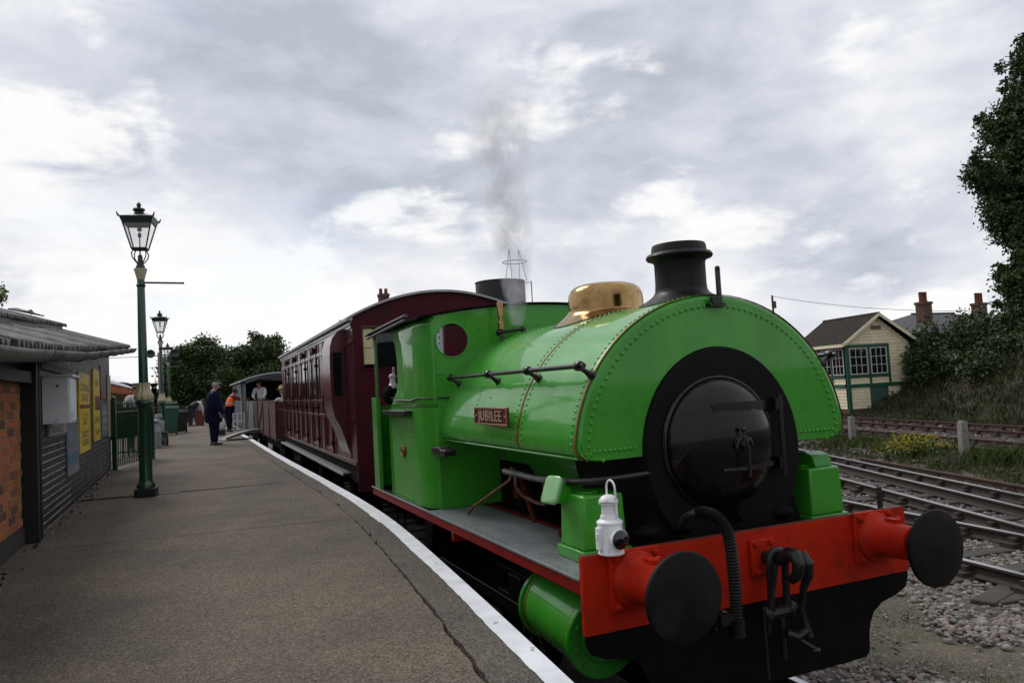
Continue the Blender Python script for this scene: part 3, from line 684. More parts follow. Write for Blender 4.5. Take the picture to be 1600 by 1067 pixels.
def ragwort():
    t = thing('ragwort_clump', 'bushy clump of yellow ragwort flowers between the two concrete posts', 'flowers', (13.2, 10.2, -.23))
    n = 1500; x = 13.2+rng.normal(size=n)*.34; y = 10.15+rng.normal(size=n)*.28; z = -.22+.55*rng.random(n)*np.exp(-((x-13.2)**2)/.5)
    o = leaves('foliage', np.stack([x, y, z], 1), .055, [GRASS_G, GRASS_G, LEAF_M], parent=t, up=.4)
    n = 1500; x = 13.2+rng.normal(size=n)*.40; y = 10.1+rng.normal(size=n)*.30; z = -.02+.42*np.exp(-((x-13.2)**2)/.5)*(.30+.70*rng.random(n))
    o = leaves('flower_head', np.stack([x, y, z], 1), .028, [YELLOW], parent=t, elong=1); o['kind'] = 'stuff'
ragwort()

# ------------------------------------------------------------------ locomotive
LOCO = thing('saddle_tank_locomotive', 'green saddle tank steam locomotive with red buffer beam and brass dome standing at the platform', 'locomotive', (0, 3.2, 0))
def tank_pt(a, rx=1.02, rz=.962):      # a: 0 = left horizontal, 180 = right
    return (-rx*math.cos(a), 1.64+rz*math.sin(a))
def tank_outline(rx=1.02, rz=.962, n=44, corner=.085):
    pts = []
    zb = 1.652; a0 = .10
    c0 = tank_pt(a0, rx, rz)
    # rounded lower left corner
    pts.append((-rx+corner+.02, zb)); pts.append((-rx+.055, zb+.012)); pts.append((-rx+.02, zb+.04))
    for i in range(n+1):
        a = a0+(math.pi-2*a0)*i/n; pts.append(tank_pt(a, rx, rz))
    pts.append((rx-.02, zb+.04)); pts.append((rx-.055, zb+.012)); pts.append((rx-corner-.02, zb))
    return pts
def tank_x(z):   # left side surface x at height z
    return -1.02*math.sqrt(max(0, 1-((z-1.64)/.962)**2))
def tank_z(x): return 1.64+.962*math.sqrt(max(0, 1-(x/1.02)**2))
def make_tank():
    out = tank_outline(); inn = [(.583*math.cos(a), 1.64+.64*math.sin(a)) for a in np.linspace(0, math.pi, 33)]
    inn = [(.583, 1.652)]+inn[1:-1]+[(-.583, 1.652)]
    Y0, Y1 = .735, 3.2; E = .03
    mb = MB(); n = len(out)
    # outer shell with rolled front edge
    shrink = lambda k: [((p[0]*(1-k)), 1.64+(p[1]-1.64)*(1-k)) for p in out]
    rings = []
    for k, y in ((.030, Y0), (.012, Y0+.006), (.003, Y0+.02), (0, Y0+.045)):
        rings.append([(p[0], y, p[1]) for p in shrink(k)])
    for y in np.linspace(Y0+.1, Y1, 24): rings.append([(p[0], y, p[1]) for p in out])
    mb.loft(rings, closed_ring=False, cap=False)
    # front face (strip between outer and inner arches), resampled by angle
    fo = shrink(.030); m = 60
    def resample(P, k):
        P = [Vector(p) for p in P]; L_ = [0]
        for a, b in zip(P[:-1], P[1:]): L_.append(L_[-1]+(b-a).length)
        o = []
        for i in range(k):
            s = L_[-1]*i/(k-1); j = min(max(np.searchsorted(L_, s)-1, 0), len(P)-2); t = (s-L_[j])/max(1e-9, L_[j+1]-L_[j]); o.append(P[j].lerp(P[j+1], min(max(t, 0), 1)))
        return o
    a = resample(fo, m); b = resample(list(reversed(inn)), m)
    vv = [(p.x, Y0, p.y) for p in a]+[(p.x, Y0, p.y) for p in b]
    mb.add(vv, [(i, i+1, m+i+1, m+i) for i in range(m-1)])
    # inner arch soffit and bottom flats
    vi = [(p.x, Y0, p.y) for p in b]+[(p.x, Y1, p.y) for p in b]; mb.add(vi, [(i, i+1, m+i+1, m+i) for i in range(m-1)])
    for sg in (-1, 1):
        mb.add([(sg*.583, Y0, 1.652), (sg*(1.02-.105), Y0, 1.652), (sg*(1.02-.105), Y1, 1.652), (sg*.583, Y1, 1.652)], [(0, 1, 2, 3)])
    tank = build('saddle_tank', mb, GREEN, LOCO, angle=28)
    # lining bands over the tank
    for y, w in ((.752, .009), (1.57, .010)):
        mb = MB(); rr = []
        for (k, yy) in ((-.0005, y-w), (-.0035, y-w), (-.0035, y+w), (-.0005, y+w)):
            rr.append([(p[0]*(1-k), yy, 1.64+(p[1]-1.64)*(1-k)) for p in out])
        mb.loft(rr, closed_ring=False, cap=False); build('lining_band', mb, PIN, tank)
    # angle strip along bottom outer edge
    for sg in (-1, 1):
        mb = MB(); mb.tube([(sg*.985, .78, 1.668), (sg*.985, 3.19, 1.668)], .008, 6); build('edge_beading', mb, GREEN, tank)
    # rivets
    mb = MB()
    def dome(c, nrm, r=.0115, mt=None):
        q = Vector(nrm).to_track_quat('Z', 'Y').to_matrix().to_4x4(); M_ = Matrix.Translation(c) @ q
        mb.lathe([(r, 0), (r*.85, r*.45), (r*.35, r*.75), (.001, r*.8)], 8, M_=M_, cap=False)
    # around the front face
    tot = 66; F = resample(shrink(.075), tot)
    for i, p in enumerate(F): dome((p.x, Y0, p.y), (0, -1, 0), .0125)
    for sg in (-1, 1):
        for i in range(9):
            dome((sg*(.63+i*.034), Y0, 1.705), (0, -1, 0), .0125)
    S = resample(out, 84)
    for y in (.80, 1.51, 1.63, 2.44, 2.98):
        r_ = .0095 if y < 2 else .008
        for i, p in enumerate(S):
            nn = Vector(((p.x)/1.02**2, 0, (p.y-1.64)/.962**2)).normalized(); dome((p.x, y, p.y), nn, r_)
    S2 = resample(out, 30)
    for i, p in enumerate(S2):
        nn = Vector(((p.x)/1.02**2, 0, (p.y-1.64)/.962**2)).normalized(); dome((p.x, 2.2, p.y), nn, .008)
    rv = build('rivet', mb, GREEN, tank); rv['kind'] = 'stuff'
    # filler hatch on top near cab
    mb = MB(); mb.box(.1, .55, 2.55, 2.95, 2.55, 2.60); mb.box(.12, .53, 2.57, 2.93, 2.60, 2.625); build('filler_hatch', mb, GREEN, tank, bevel=.01)
    mb = MB(); mb.tube([(.08, 2.62, 2.6), (.08, 2.62, 2.68), (.3, 2.6, 2.69)], .008, 6); build('hatch_handle', mb, GREEN, tank)
    return tank
TANK = make_tank()

def make_boiler():
    mb = MB(); mb.lathe([(.583, .72), (.583, .80)], 48, c=(0, 0, 1.64), axis='Y'); 
    rings = []
    for y, k in ((.70, .985), (.715, 1.0), (1.6, 1.0)):
        ring = []
        for i in range(56):
            a = 2*math.pi*i/56; x, z = .578*k*math.sin(a), .635*k*math.cos(a); z2 = z
            ring.append((x, y, 1.64+z2))
        rings.append(ring)
    mb2 = MB(); mb2.loft(rings)
    sb = build('smokebox', mb2, SMOKEBLACK, LOCO, angle=30)
    mb = MB(); mb.prism([(-.60, 1.08), (.60, 1.08), (.50, 1.42), (.45, 1.62), (-.45, 1.62), (-.50, 1.42)], .735, 1.5); build('smokebox_saddle', mb, MATTBLACK, LOCO)
    mb = MB(); mb.lathe([(.52, 1.6), (.52, 3.2)], 40, c=(0, 0, 1.60), axis='Y'); build('boiler', mb, GREEN_D, LOCO)
    mb = MB(); mb.box(-.5, .5, 2.5, 3.19, 1.05, 1.64); build('firebox', mb, MATTBLACK, LOCO, bevel=.03)
    # door : shallow dome
    prof = [(.392, .70), (.389, .668), (.373, .640), (.33, .605), (.26, .572), (.17, .550), (.08, .538), (.001, .535)]
    mb = MB(); mb.lathe([(r_, y) for r_, y in prof], 56, c=(-.056, 0, 1.692), axis='Y', cap=False)
    dr = build('smokebox_door', mb, mat('smokebox door enamel', (.0025, .0025, .003), .22, coat=.24, spec=.2, col2=(.006, .005, .005), scale=3, rrange=.12, bump=.08, bscale=9, bdist=.004), LOCO, angle=40)
    mb = MB(); mb.lathe([(.406, .697), (.412, .69), (.406, .678), (.397, .675)], 56, c=(-.056, 0, 1.692), axis='Y', cap=False); build('door_ring', mb, BLACK, LOCO)
    def strap(z, x0, x1, h):
        mb = MB(); vv = []; n = 12
        for i in range(n+1):
            x = x0+(x1-x0)*i/n; r_ = math.hypot(x+.05, z-1.685); y = np.interp(r_, [0, .08, .17, .26, .34, .39, .41], [.535, .538, .550, .572, .605, .640, .668])-.006
            hh = h*(1 if i > 0 else .7)
            vv += [(x, y, z-hh), (x, y, z+hh), (x, y+.012, z+hh), (x, y+.012, z-hh)]
        rings = [vv[i*4:i*4+4] for i in range(n+1)]; mb.loft(rings); return mb
    build('hinge_strap', strap(1.905, -.19, .36, .030), BLACK, dr)
    build('hinge_strap', strap(1.545, -.16, .33, .014), BLACK, dr)
    mb = MB(); mb.cyl((.385, .64, 1.46), (.385, .64, 1.96), .016, 10)
    for z in (1.54, 1.905): mb.cbox((.375, .66, z), (.06, .06, .07))
    build('hinge_post', mb, BLACK, dr)
    mb = MB(); mb.lathe([(.055, .56), (.055, .53), (.03, .52), (.022, .50), (.001, .50)], 20, c=(-.02, 0, 1.69), axis='Y', cap=False)
    mb.tube([(-.075, .52, 1.672), (-.06, .515, 1.715), (-.02, .513, 1.74), (.03, .515, 1.715), (.045, .52, 1.672)], .007, 6)
    mb.sphere((-.02, .51, 1.775), .016, 10, 6); mb.cyl((-.02, .505, 1.69), (-.02, .51, 1.78), .006, 6)
    build('door_wheel', mb, BLACK, dr)
    mb = MB(); mb.cyl((-.005, .49, 1.68), (-.012, .49, 1.50), .012, 8, r2=.009); mb.cyl((-.01, .50, 1.545), (-.16, .54, 1.545), .006, 6); build('door_handle', mb, BLACK, dr)
make_boiler()

def make_chimney():
    c = (0, 1.05, 0)
    prof = [(.170, 2.64), (.166, 2.72), (.166, 2.845), (.174, 2.865), (.212, 2.878), (.219, 2.892), (.210, 2.910), (.182, 2.920), (.178, 2.958), (.172, 2.972), (.155, 2.972), (.148, 2.93), (.14, 2.6)]
    mb = MB(); mb.lathe(prof, 40, c=c, cap=False)
    # saddle-shaped flare at foot
    rings = []
    for k in range(8):
        t = k/7; r_ = .168+.12*(1-t)**3.0
        ring = []
        for i in range(40):
            a = 2*math.pi*i/40; x = r_*math.cos(a); y = 1.05+r_*math.sin(a); zt = tank_z(x)
            ring.append((x, y, zt+.004+t*(2.69-zt)))
        rings.append(ring)
    mb.loft(rings, cap=False)
    ch = build('chimney', mb, mat('dark chimney paint', (.004, .004, .004), .45, spec=.25, coat=.06, col2=(.010, .008, .007), scale=8, rrange=.2), LOCO, angle=50)
    mb = MB(); mb.lathe([(.148, 2.9), (.001, 2.9)], 30, c=c, cap=False); build('chimney_throat', mb, MATTBLACK, ch)
    # brass dome
    c = (0, 2.03, 0)
    prof = [(.300, 2.60), (.294, 2.66), (.293, 2.72), (.288, 2.765), (.27, 2.805), (.24, 2.832), (.19, 2.848), (.12, 2.856), (.001, 2.858)]
    mb = MB(); mb.lathe(prof, 44, c=c, cap=False)
    rings = []
    for k in range(8):
        t = k/7; r_ = .30+.115*(1-t)**2.2; ring = []
        for i in range(44):
            a = 2*math.pi*i/44; x = r_*math.cos(a); y = 2.03+r_*math.sin(a); zt = tank_z(x); ring.append((x, y, zt+.006+t*max(.03, 2.64-zt)))
        rings.append(ring)
    mb.loft(rings, cap=False)
    build('brass_dome', mb, BRASS, LOCO, angle=50)
    # lamp iron in front of chimney
    mb = MB(); mb.cbox((.005, .715, 2.535), (.12, .05, .025)); mb.cbox((.0, .70, 2.56), (.075, .03, .05)); mb.loft([[(-.016+.022, .69, 2.56), (.016+.022, .69, 2.56), (.016+.022, .705, 2.56), (-.016+.022, .705, 2.56)], [(-.016+.022, .69, 2.76), (.016+.022, .69, 2.76), (.016+.022, .705, 2.76), (-.016+.022, .705, 2.76)]])
    mb.cyl((.022, .69, 2.76), (.022, .705, 2.76), .0165, 14)
    build('lamp_iron', mb, BLACK, LOCO, bevel=.003)
make_chimney()

def handrail():
    for sg in (-1, 1):
        mb = MB(); x = sg*.955
        mb.cyl((x, .70, 2.196), (x, 3.12, 2.196), .0155, 12)
        hr = build('tank_handrail', mb, BLACK, LOCO)
        for y in (.76, 1.47, 2.18, 3.06):
            mb = MB(); sx = sg*abs(tank_x(2.14)); mb.lathe([(.026, -.026), (.030, -.018), (.030, .018), (.026, .026)], 14, c=(x, y, 2.196), axis='Y')
            mb.tube([(x, y, 2.19), (sg*.915, y, 2.165), (sx+sg*.006, y, 2.14)], [.016, .014, .024], 10); mb.tube([(sx+sg*.01, y, 2.142), (sx-sg*.006, y, 2.134)], [.030, .030], 10)
            build('handrail_knob', mb, BLACK, hr)
    # whistle manifold on cab front
    mb = MB(); mb.cyl((-.46, 3.10, 2.575), (-.235, 3.10, 2.60), .014, 10); mb.sphere((-.235, 3.1, 2.6), .028, 10, 8); mb.sphere((-.46, 3.1, 2.575), .036, 10, 8)
    mb.tube([(-.46, 3.1, 2.57), (-.45, 3.05, 2.50), (-.44, 3.02, 2.46)], [.02, .018, .022], 8); mb.tube([(-.235, 3.1, 2.6), (-.215, 3.07, 2.545), (-.20, 3.05, 2.53)], [.02, .016, .024], 8)
    build('steam_manifold', mb, BLACK, LOCO)
    mb = MB(); mb.lathe([(.026, 2.60), (.026, 2.66), (.018, 2.67), (.018, 2.71), (.027, 2.715), (.027, 2.83), (.02, 2.845), (.004, 2.85)], 14, c=(-.455, 3.08, 0)); build('whistle', mb, BRASS, LOCO)
handrail()

def nameplate():
    x = -1.045
    mb = MB(); mb.box(x-.010, x+.008, 1.62, 2.235, 1.832, 1.958); p = build('nameplate', mb, mat('dark red nameplate ground', (.065, .012, .010), .45), LOCO, bevel=.003)
    mb = MB()
    for a, b, c, d in ((1.62, 2.235, 1.832, 1.845), (1.62, 2.235, 1.945, 1.958), (1.62, 1.634, 1.845, 1.945), (2.221, 2.235, 1.845, 1.945)): mb.box(x-.017, x-.009, a, b, c, d)
    CB = mat('worn copper lettering', (.42, .20, .13), .4, metal=.7)
    build('plate_border', mb, CB, p, bevel=.002)
    M_ = Matrix.Translation((x-.013, 1.9275, 1.895)) @ Matrix(((0, 0, -1, 0), (-1, 0, 0, 0), (0, 1, 0, 0), (0, 0, 0, 1)))
    text_part('raised_letters', 'JUBILEE', .108, .005, M_, mat('bright rubbed letters', (.62, .42, .30), .4, metal=.4), p, xs=1.12)
    for dy in (1.655, 2.20):
        mb = MB(); mb.lathe([(.008, 0), (.005, -.007), (.001, -.008)], 8, c=(x-.010, dy, 1.895), axis='X', cap=False); build('plate_bolt', mb, CB, p)
    # small oval works plate on the cab side
    mb = MB(); mb.lathe([(.058, 0), (.058, -.008), (.052, -.011), (.001, -.009)], 24, c=(-1.152, 3.96, 1.545), axis='X', cap=False, sx=1.25, sy=1.0, )
    w = build('works_plate', mb, mat('orange works plate', (.22, .075, .03), .4, metal=.3), LOCO)
    M2 = Matrix.Translation((-1.164, 3.96, 1.545)) @ Matrix(((0, 0, -1, 0), (-1, 0, 0, 0), (0, 1, 0, 0), (0, 0, 0, 1)))
    mb = MB()
    mb.tube([(-1.163, 3.96+.046*math.cos(a)*1.15, 1.545+.042*math.sin(a)) for a in np.linspace(0, 6.283, 25)[:-1]], .003, 4, closed=True); mb.box(-1.166, -1.162, 3.925, 3.995, 1.538, 1.552)
    build('plate_border', mb, BRASS, w)
nameplate()

def cab():
    zt = lambda x: 2.715+.115*(1-(x/1.17)**2)
    Yf, Yr, xs, th = 3.2, 5.2, 1.145, .012
    z0 = 1.085
    # front sheet : with round windows. Built as grid columns around the circular holes
    def plate_with_holes(holes, poly_top, x0, x1, z0, y0, y1, parent, name):
        # bmesh boolean-free: triangle fill of 2D outline with holes
        bm = bmesh.new(); edges = []
        def loop(pts):
            vs_ = [bm.verts.new((p[0], y0, p[1])) for p in pts]
            for i in range(len(vs_)): edges.append(bm.edges.new((vs_[i], vs_[(i+1) % len(vs_)])))
        xsr = np.linspace(x1, x0, 17); loop([(x0, z0), (x1, z0)]+[(float(a), poly_top(float(a))) for a in xsr])
        for cx, cz, r_ in holes: loop([(cx+r_*math.cos(a), cz+r_*math.sin(a)) for a in np.linspace(0, 2*math.pi, 33)[:-1]])
        bmesh.ops.triangle_fill(bm, edges=edges, use_beauty=True)
        geo = bmesh.ops.extrude_face_region(bm, geom=list(bm.faces)); bmesh.ops.translate(bm, vec=(0, y1-y0, 0), verts=[v for v in geo['geom'] if isinstance(v, bmesh.types.BMVert)])
        bmesh.ops.recalc_face_normals(bm, faces=bm.faces)
        me = bpy.data.meshes.new(name); bm.to_mesh(me); bm.free(); me.materials.append(GREEN); me.transform(wmat(parent).inverted())
        _setup(me); o = bpy.data.objects.new(name, me); COL.objects.link(o); o.parent = parent; WM[o.name] = wmat(parent); return o
    xc = 1.03
    SP = [(-.905, 2.525, .148), (.905, 2.525, .148)]
    fr = plate_with_holes([(-.875, 2.525, .148), (.875, 2.525, .148)], zt, -xc, xc, z0, Yf, Yf+th, LOCO, 'cab_front')
    for sg in (-1, 1):
        mb = MB(); mb.tube([(sg*.875+.150*math.cos(a), Yf-.002, 2.525+.150*math.sin(a)) for a in np.linspace(0, 6.283, 33)[:-1]], .006, 6, closed=True); build('window_rim', mb, GREEN, fr)
    # rounded corners then side panels
    for sg in (-1, 1):
        pts = []
        for a in np.linspace(0, math.pi/2, 10): pts.append((xc+(xs-xc)*math.sin(a), Yf+.34*(1-math.cos(a))))
        pts.append((xs, 4.40))
        mb = MB(); rings = [[(sg*x, y, z0), (sg*(x-.012), y+.004, z0), (sg*(x-.012), y+.004, 1.95), (sg*x, y, 1.95)] for x, y in pts]; mb.loft(rings)
        side = build('cab_side_sheet', mb, GREEN, LOCO, angle=50)
        pts2 = [p for p in pts[:-1]]
        mb = MB()
        # upper sheet with scooped doorway edge
        rows = [(1.95, 4.36), (2.0, 4.30), (2.1, 4.13), (2.2, 4.08), (2.4, 4.08), (2.55, 4.13), (2.66, 4.25), (2.715, 4.36)]
        grid = []
        for z, yend in rows:
            row = list(pts2)+[(xs, 3.54+(yend-3.54)*k) for k in (.5, 1.0)]; grid.append([(sg*x, y, z if z < 2.7 else zt(x)) for x, y in row])
        vv = [p for r_ in grid for p in r_]; n = len(grid[0]); ff = [(k*n+i, k*n+i+1, (k+1)*n+i+1, (k+1)*n+i) for k in range(len(grid)-1) for i in range(n-1)]
        mb.add(vv, ff); up = build('cab_upper_side', mb, GREEN, LOCO, angle=50)
        sol = up.modifiers.new('thick', 'SOLIDIFY'); sol.thickness = .012
        # rear pillar panel
        mb = MB(); mb.box(sg*xs-.006, sg*xs+.006, 4.86, 5.2, z0, 2.05); build('cab_rear_side_sheet', mb, GREEN, LOCO)
        mb = MB(); mb.cyl((sg*(xs+.01), 4.90, z0), (sg*(xs+.01), 4.90, 2.70), .018, 10); build('door_pillar', mb, mat('pillar pale green', (.04, .20, .03), .3, coat=.4), LOCO)
        mb = MB(); mb.cyl((sg*(xs+.0), 4.42, z0), (sg*(xs+.0), 4.42, 1.93), .014, 8); mb.box(min(sg*xs, sg*(xs-.02)), max(sg*xs, sg*(xs-.02)), 4.41, 4.47, z0, 1.93); build('door_beading', mb, GREEN, LOCO)
        # black doorway step ledge
        mb = MB(); mb.box(min(sg*(xs-.04), sg*(xs+.075)), max(sg*(xs-.04), sg*(xs+.075)), 3.62, 4.46, 1.885, 1.925); build('side_ledge', mb, BLACK, LOCO, bevel=.006)
        # gutter / rain strip above door
        mb = MB(); mb.tube([(sg*(xs+.05), 3.50, 2.775), (sg*(xs+.05), 5.05, 2.735)], .018, 8); mb.tube([(sg*(xs+.06), 3.52, 2.735), (sg*(xs+.06), 5.05, 2.685)], .014, 8, )
        build('rain_strip', mb, mat('worn black steel edging', (.06, .06, .065), .4, metal=.5), LOCO)
    # roof
    mb = MB(); xsr = np.linspace(-1.19, 1.19, 21)
    prof = [(float(x), zt(float(x))+.004) for x in xsr]+[(float(x), zt(float(x))+.022) for x in reversed(xsr)]; mb.prism(prof, Yf-.03, 5.22); build('cab_roof', mb, MATTBLACK, LOCO)
    mb = MB(); prof = [(-1.13, z0), (1.13, z0), (1.13, 1.95), (-1.13, 1.95)]; mb.prism(prof, 5.16, 5.17); build('cab_rear_sheet', mb, GREEN_D, LOCO)
    mb = MB(); mb.box(-.9, .9, 3.25, 3.9, 1.09, 2.0); build('boiler_backhead', mb, MATTBLACK, LOCO, bevel=.05)
    mb = MB()
    for x, z in ((-.3, 2.2), (.3, 2.2), (0, 2.35)): mb.lathe([(.075, 3.9), (.08, 3.93), (.06, 3.95), (.001, 3.95)], 18, c=(x, 0, z), axis='Y', cap=False)
    mb.tube([(-.5, 3.92, 2.0), (-.3, 3.95, 2.1), (-.3, 3.92, 2.2)], .012, 6); build('gauge', mb, BRASS, LOCO)
    mb = MB(); mb.box(-1.14, 1.14, 3.21, 5.2, 1.06, 1.088); build('cab_floor', mb, MATTBLACK, LOCO)
    # seam, pipe and rivets on cab
    mb = MB(); pth = [(-1.16, 4.2, 2.02), (-1.16, 3.9, 2.02), (-1.158, 3.6, 2.015), (-1.145, 3.42, 2.035), (-1.09, 3.24, 2.025), (-1.0, 3.185, 2.03), (-.93, 3.185, 2.03)]
    mb.tube(pth, .009, 6); build('sheet_pipe', mb, BLACK, LOCO)
    mb = MB()
    def rv(c, nrm, r=.009):
        q = Vector(nrm).to_track_quat('Z', 'Y').to_matrix().to_4x4(); mb.lathe([(r, 0), (r*.8, r*.5), (.001, r*.8)], 6, M_=Matrix.Translation(c) @ q, cap=False)
    X_ = -xs
    for y in np.arange(3.66, 4.36, .042): rv((X_, y, 1.11), (-1, 0, 0)); rv((X_, y, 1.975), (-1, 0, 0), .007); rv((X_, y, 1.995) if False else (X_, y, 2.04), (-1, 0, 0), .007)
    for z in np.arange(1.14, 1.88, .05): rv((X_, 4.36, z), (-1, 0, 0))
    for z in np.arange(1.14, 1.88, .10): rv((X_, 5.16, z), (-1, 0, 0)); rv((X_, 4.96, z), (-1, 0, 0))
    for y in np.arange(3.50, 3.95, .05): rv((X_, y, 1.70), (-1, 0, 0), .007)
    for z in np.arange(1.70, 1.95, .05): rv((X_, 3.95, z), (-1, 0, 0), .007)
    for x in np.arange(-.98, -.3, .12): rv((x, Yf, 1.13), (0, -1, 0), .010)
    for x, z in ((-.99, 2.60), (-.99, 2.55), (-.99, 2.50), (-1.02, 2.24), (-1.0, 2.24), (-.98, 2.24), (-.6, 2.30), (-.62, 2.62), (-.45, 2.72)): rv((x, Yf, z), (0, -1, 0), .012)
    o = build('rivet', mb, GREEN, LOCO); o['kind'] = 'stuff'
cab()

def running_gear():
    # footplates each side, in grey with red valance
    for sg in (-1, 1):
        mb = MB(); mb.box(min(sg*.66, sg*1.17), max(sg*.66, sg*1.17), .50, 3.2, 1.065, 1.082); mb.box(min(sg*1.152, sg*1.17), max(sg*1.152, sg*1.17), 3.2, 5.3, 1.065, 1.0825)
        build('running_plate', mb, PLATE, LOCO, bevel=.003)
        mb = MB(); mb.box(min(sg*1.160, sg*1.145), max(sg*1.160, sg*1.145), .49, 5.28, .995, 1.0645); mb.box(min(sg*1.163, sg*1.05), max(sg*1.163, sg*1.05), 2.55, 2.60, .93, 1.0)
        build('red_valance', mb, mat('dull valance red', (.26, .012, .006), .5, spec=.15, col2=(.16, .010, .008), scale=6), LOCO, bevel=.003)
        mb = MB()
        for y in np.arange(.6, 5.2, .11): mb.lathe([(.008, 0), (.004, .006), (.001, .0065)], 6, c=(sg*1.13, y, 1.082), cap=False)
        o = build('plate_rivet', mb, PLATE, LOCO); o['kind'] = 'stuff'
        # main frame
        mb = MB(); mb.prism([(.5, .35), (.9, .28), (2.2, .30), (5.2, .32), (5.2, 1.06), (.5, 1.06)], sg*.60-.012, sg*.60+.012, axis='X'); build('main_frame', mb, MATTBLACK, LOCO)
        # frame stay behind valance
        mb = MB(); mb.box(min(sg*.62, sg*.66), max(sg*.62, sg*.66), .55, 3.1, 1.02, 1.10); build('frame_rib', mb, RED_D, LOCO)
        # sandbox
        x0, x1 = sorted((sg*.70, sg*.985))
        mb = MB(); mb.loft([[(x0, .76, 1.15), (x1, .76, 1.15), (x1, 1.06, 1.15), (x0, 1.06, 1.15)], [(x0+.012, .768, 1.455), (x1-.012, .768, 1.455), (x1-.012, 1.05, 1.455), (x0+.012, 1.05, 1.455)]])
        sbx = build('sandbox', mb, GREEN, LOCO, bevel=.014, segs=3)
        mb = MB(); mb.box(x0-.018, x1+.018, .742, 1.078, 1.083, 1.15); build('sandbox_base', mb, GREEN, sbx, bevel=.006)
        mb = MB()
        if sg < 0:
            c = Vector((-1.045, 1.0, 1.475)); ax = Vector((-.86, -.22, .40)).normalized()
            q = ax.to_track_quat('Z', 'Y').to_matrix().to_4x4(); M_ = Matrix.Translation(c) @ q
            def rr(w, h, r_, z):
                P = []
                for cx, cy, a0 in ((w-r_, h-r_, 0), (-w+r_, h-r_, 90), (-w+r_, -h+r_, 180), (w-r_, -h+r_, 270)):
                    for a in (0, 30, 60, 90): P.append(M_ @ Vector((cx+r_*math.cos(R(a0+a)), cy+r_*math.sin(R(a0+a)), z)))
                return P
            mb.loft([rr(.048, .055, .02, -.10), rr(.06, .072, .025, 0)])
            build('filler_neck', mb, GREEN, sbx)
            mb = MB(); mb.loft([rr(.070, .084, .03, 0), rr(.070, .084, .03, .018), rr(.063, .077, .028, .024)]); build('filler_lid', mb, mat('lid green with painted sky sheen', (.22, .50, .20), .3, coat=.6), sbx)  # lid green made paler to paint the sky's reflection into its colour
            mb = MB(); mb.box(-.93, -.83, .85, .98, 1.456, 1.466); build('cover_strip', mb, GREEN, sbx, bevel=.003)
        else:
            mb.prism([(.80, 1.456), (1.03, 1.456), (1.00, 1.535), (.90, 1.55), (.83, 1.53)], .80, .95, axis='X'); mb.box(.74, .80, .86, .98, 1.456, 1.468)
            build('filler_cover', mb, GREEN_D, sbx, bevel=.008)
        # handrail pipe under the tank, steps
        if sg > 0: mb = MB(); mb.tube([(.6, 1.9, 1.5), (.6, 1.3, 1.5)], .02, 8)
        else:
         mb = MB(); mb.tube([(sg*.97, 1.92, 1.505), (sg*.97, 1.42, 1.50), (sg*.96, .95, 1.52), (sg*.90, .80, 1.535), (sg*.78, .74, 1.54), (sg*.55, .72, 1.55)], .022, 8); 
        build('under_tank_pipe', mb, BLACK, LOCO)
        mb = MB(); mb.prism([(-.02, -.03), (.30, -.03), (.38, .0), (.30, .035), (.12, .04), (.10, .02), (-.02, .02)], sg*1.06-.05, sg*1.06+.05, axis='X', M_=Matrix.Translation((0, 2.86, 1.585))); build('tank_bracket', mb, BLACK, LOCO, bevel=.006)
        mb = MB(); mb.tube([(sg*.95, 2.80, 1.08), (sg*.93, 2.72, 1.15), (sg*.80, 2.60, 1.26), (sg*.68, 2.52, 1.36), (sg*.66, 2.52, 1.46)], [.011, .012, .013, .013, .013], 8); build('copper_pipe', mb, COPPER, LOCO)
        mb = MB(); mb.tube([(sg*.68, 2.42, 1.45), (sg*.70, 2.36, 1.33), (sg*.72, 2.2, 1.275), (sg*.74, 1.9, 1.26), (sg*.75, 1.75, 1.27), (sg*.76, 1.72, 1.32), (sg*.76, 1.72, 1.42)], .014, 8); build('copper_pipe', mb, COPPER, LOCO)
        mb = MB(); mb.cbox((sg*.64, 2.45, 1.32), (.05, .1, .2)); mb.tube([(sg*.64, 2.4, 1.38), (sg*.66, 2.22, 1.22), (sg*.66, 2.12, 1.08)], .024, 6); build('red_bracket', mb, RED_D, LOCO); mb = MB(); mb.tube([(sg*.66, 1.25, 1.16), (sg*.9, 1.25, 1.16)], .02, 6); build('red_spindle', mb, RED_D, LOCO)
        # cylinder
        cx, cz = sg*.925, .69; tilt = .06
        M_ = Matrix.Translation((cx, .72, cz)) @ Matrix.Rotation(tilt, 4, 'X')
        mb = MB(); mb.lathe([(.212, 0.03), (.212, .62)], 40, axis='Y', M_=M_, cap=False); cy = build('cylinder', mb, GREEN, LOCO)
        mb = MB(); mb.lathe([(.001, -.035), (.13, -.035), (.15, -.02), (.225, -.02), (.232, -.012), (.232, .022), (.225, .03), (.20, .03)], 40, axis='Y', M_=M_, cap=False); build('cylinder_cover', mb, GREEN_D, cy)
        mb = MB(); mb.lathe([(.20, .62), (.228, .62), (.228, .65), (.1, .66), (.001, .66)], 40, axis='Y', M_=M_, cap=False); build('rear_cover', mb, GREEN_D, cy)
        mb = MB()
        for k in range(10):
            a = 2*math.pi*(k+.3)/10; mb.lathe([(.014, -.022), (.014, -.034), (.008, -.036), (.008, -.044), (.001, -.044)], 6, c=(.188*math.cos(a), 0, .188*math.sin(a)), axis='Y', M_=M_, cap=False)
        build('cover_stud', mb, GREEN_D, cy)
        for yy in (.05, .59):
            mb = MB(); mb.lathe([(.2125, yy-.006), (.2150, yy-.006), (.2150, yy+.006), (.2125, yy+.006)], 40, axis='Y', M_=M_, cap=False); build('lining_band', mb, PIN, cy)
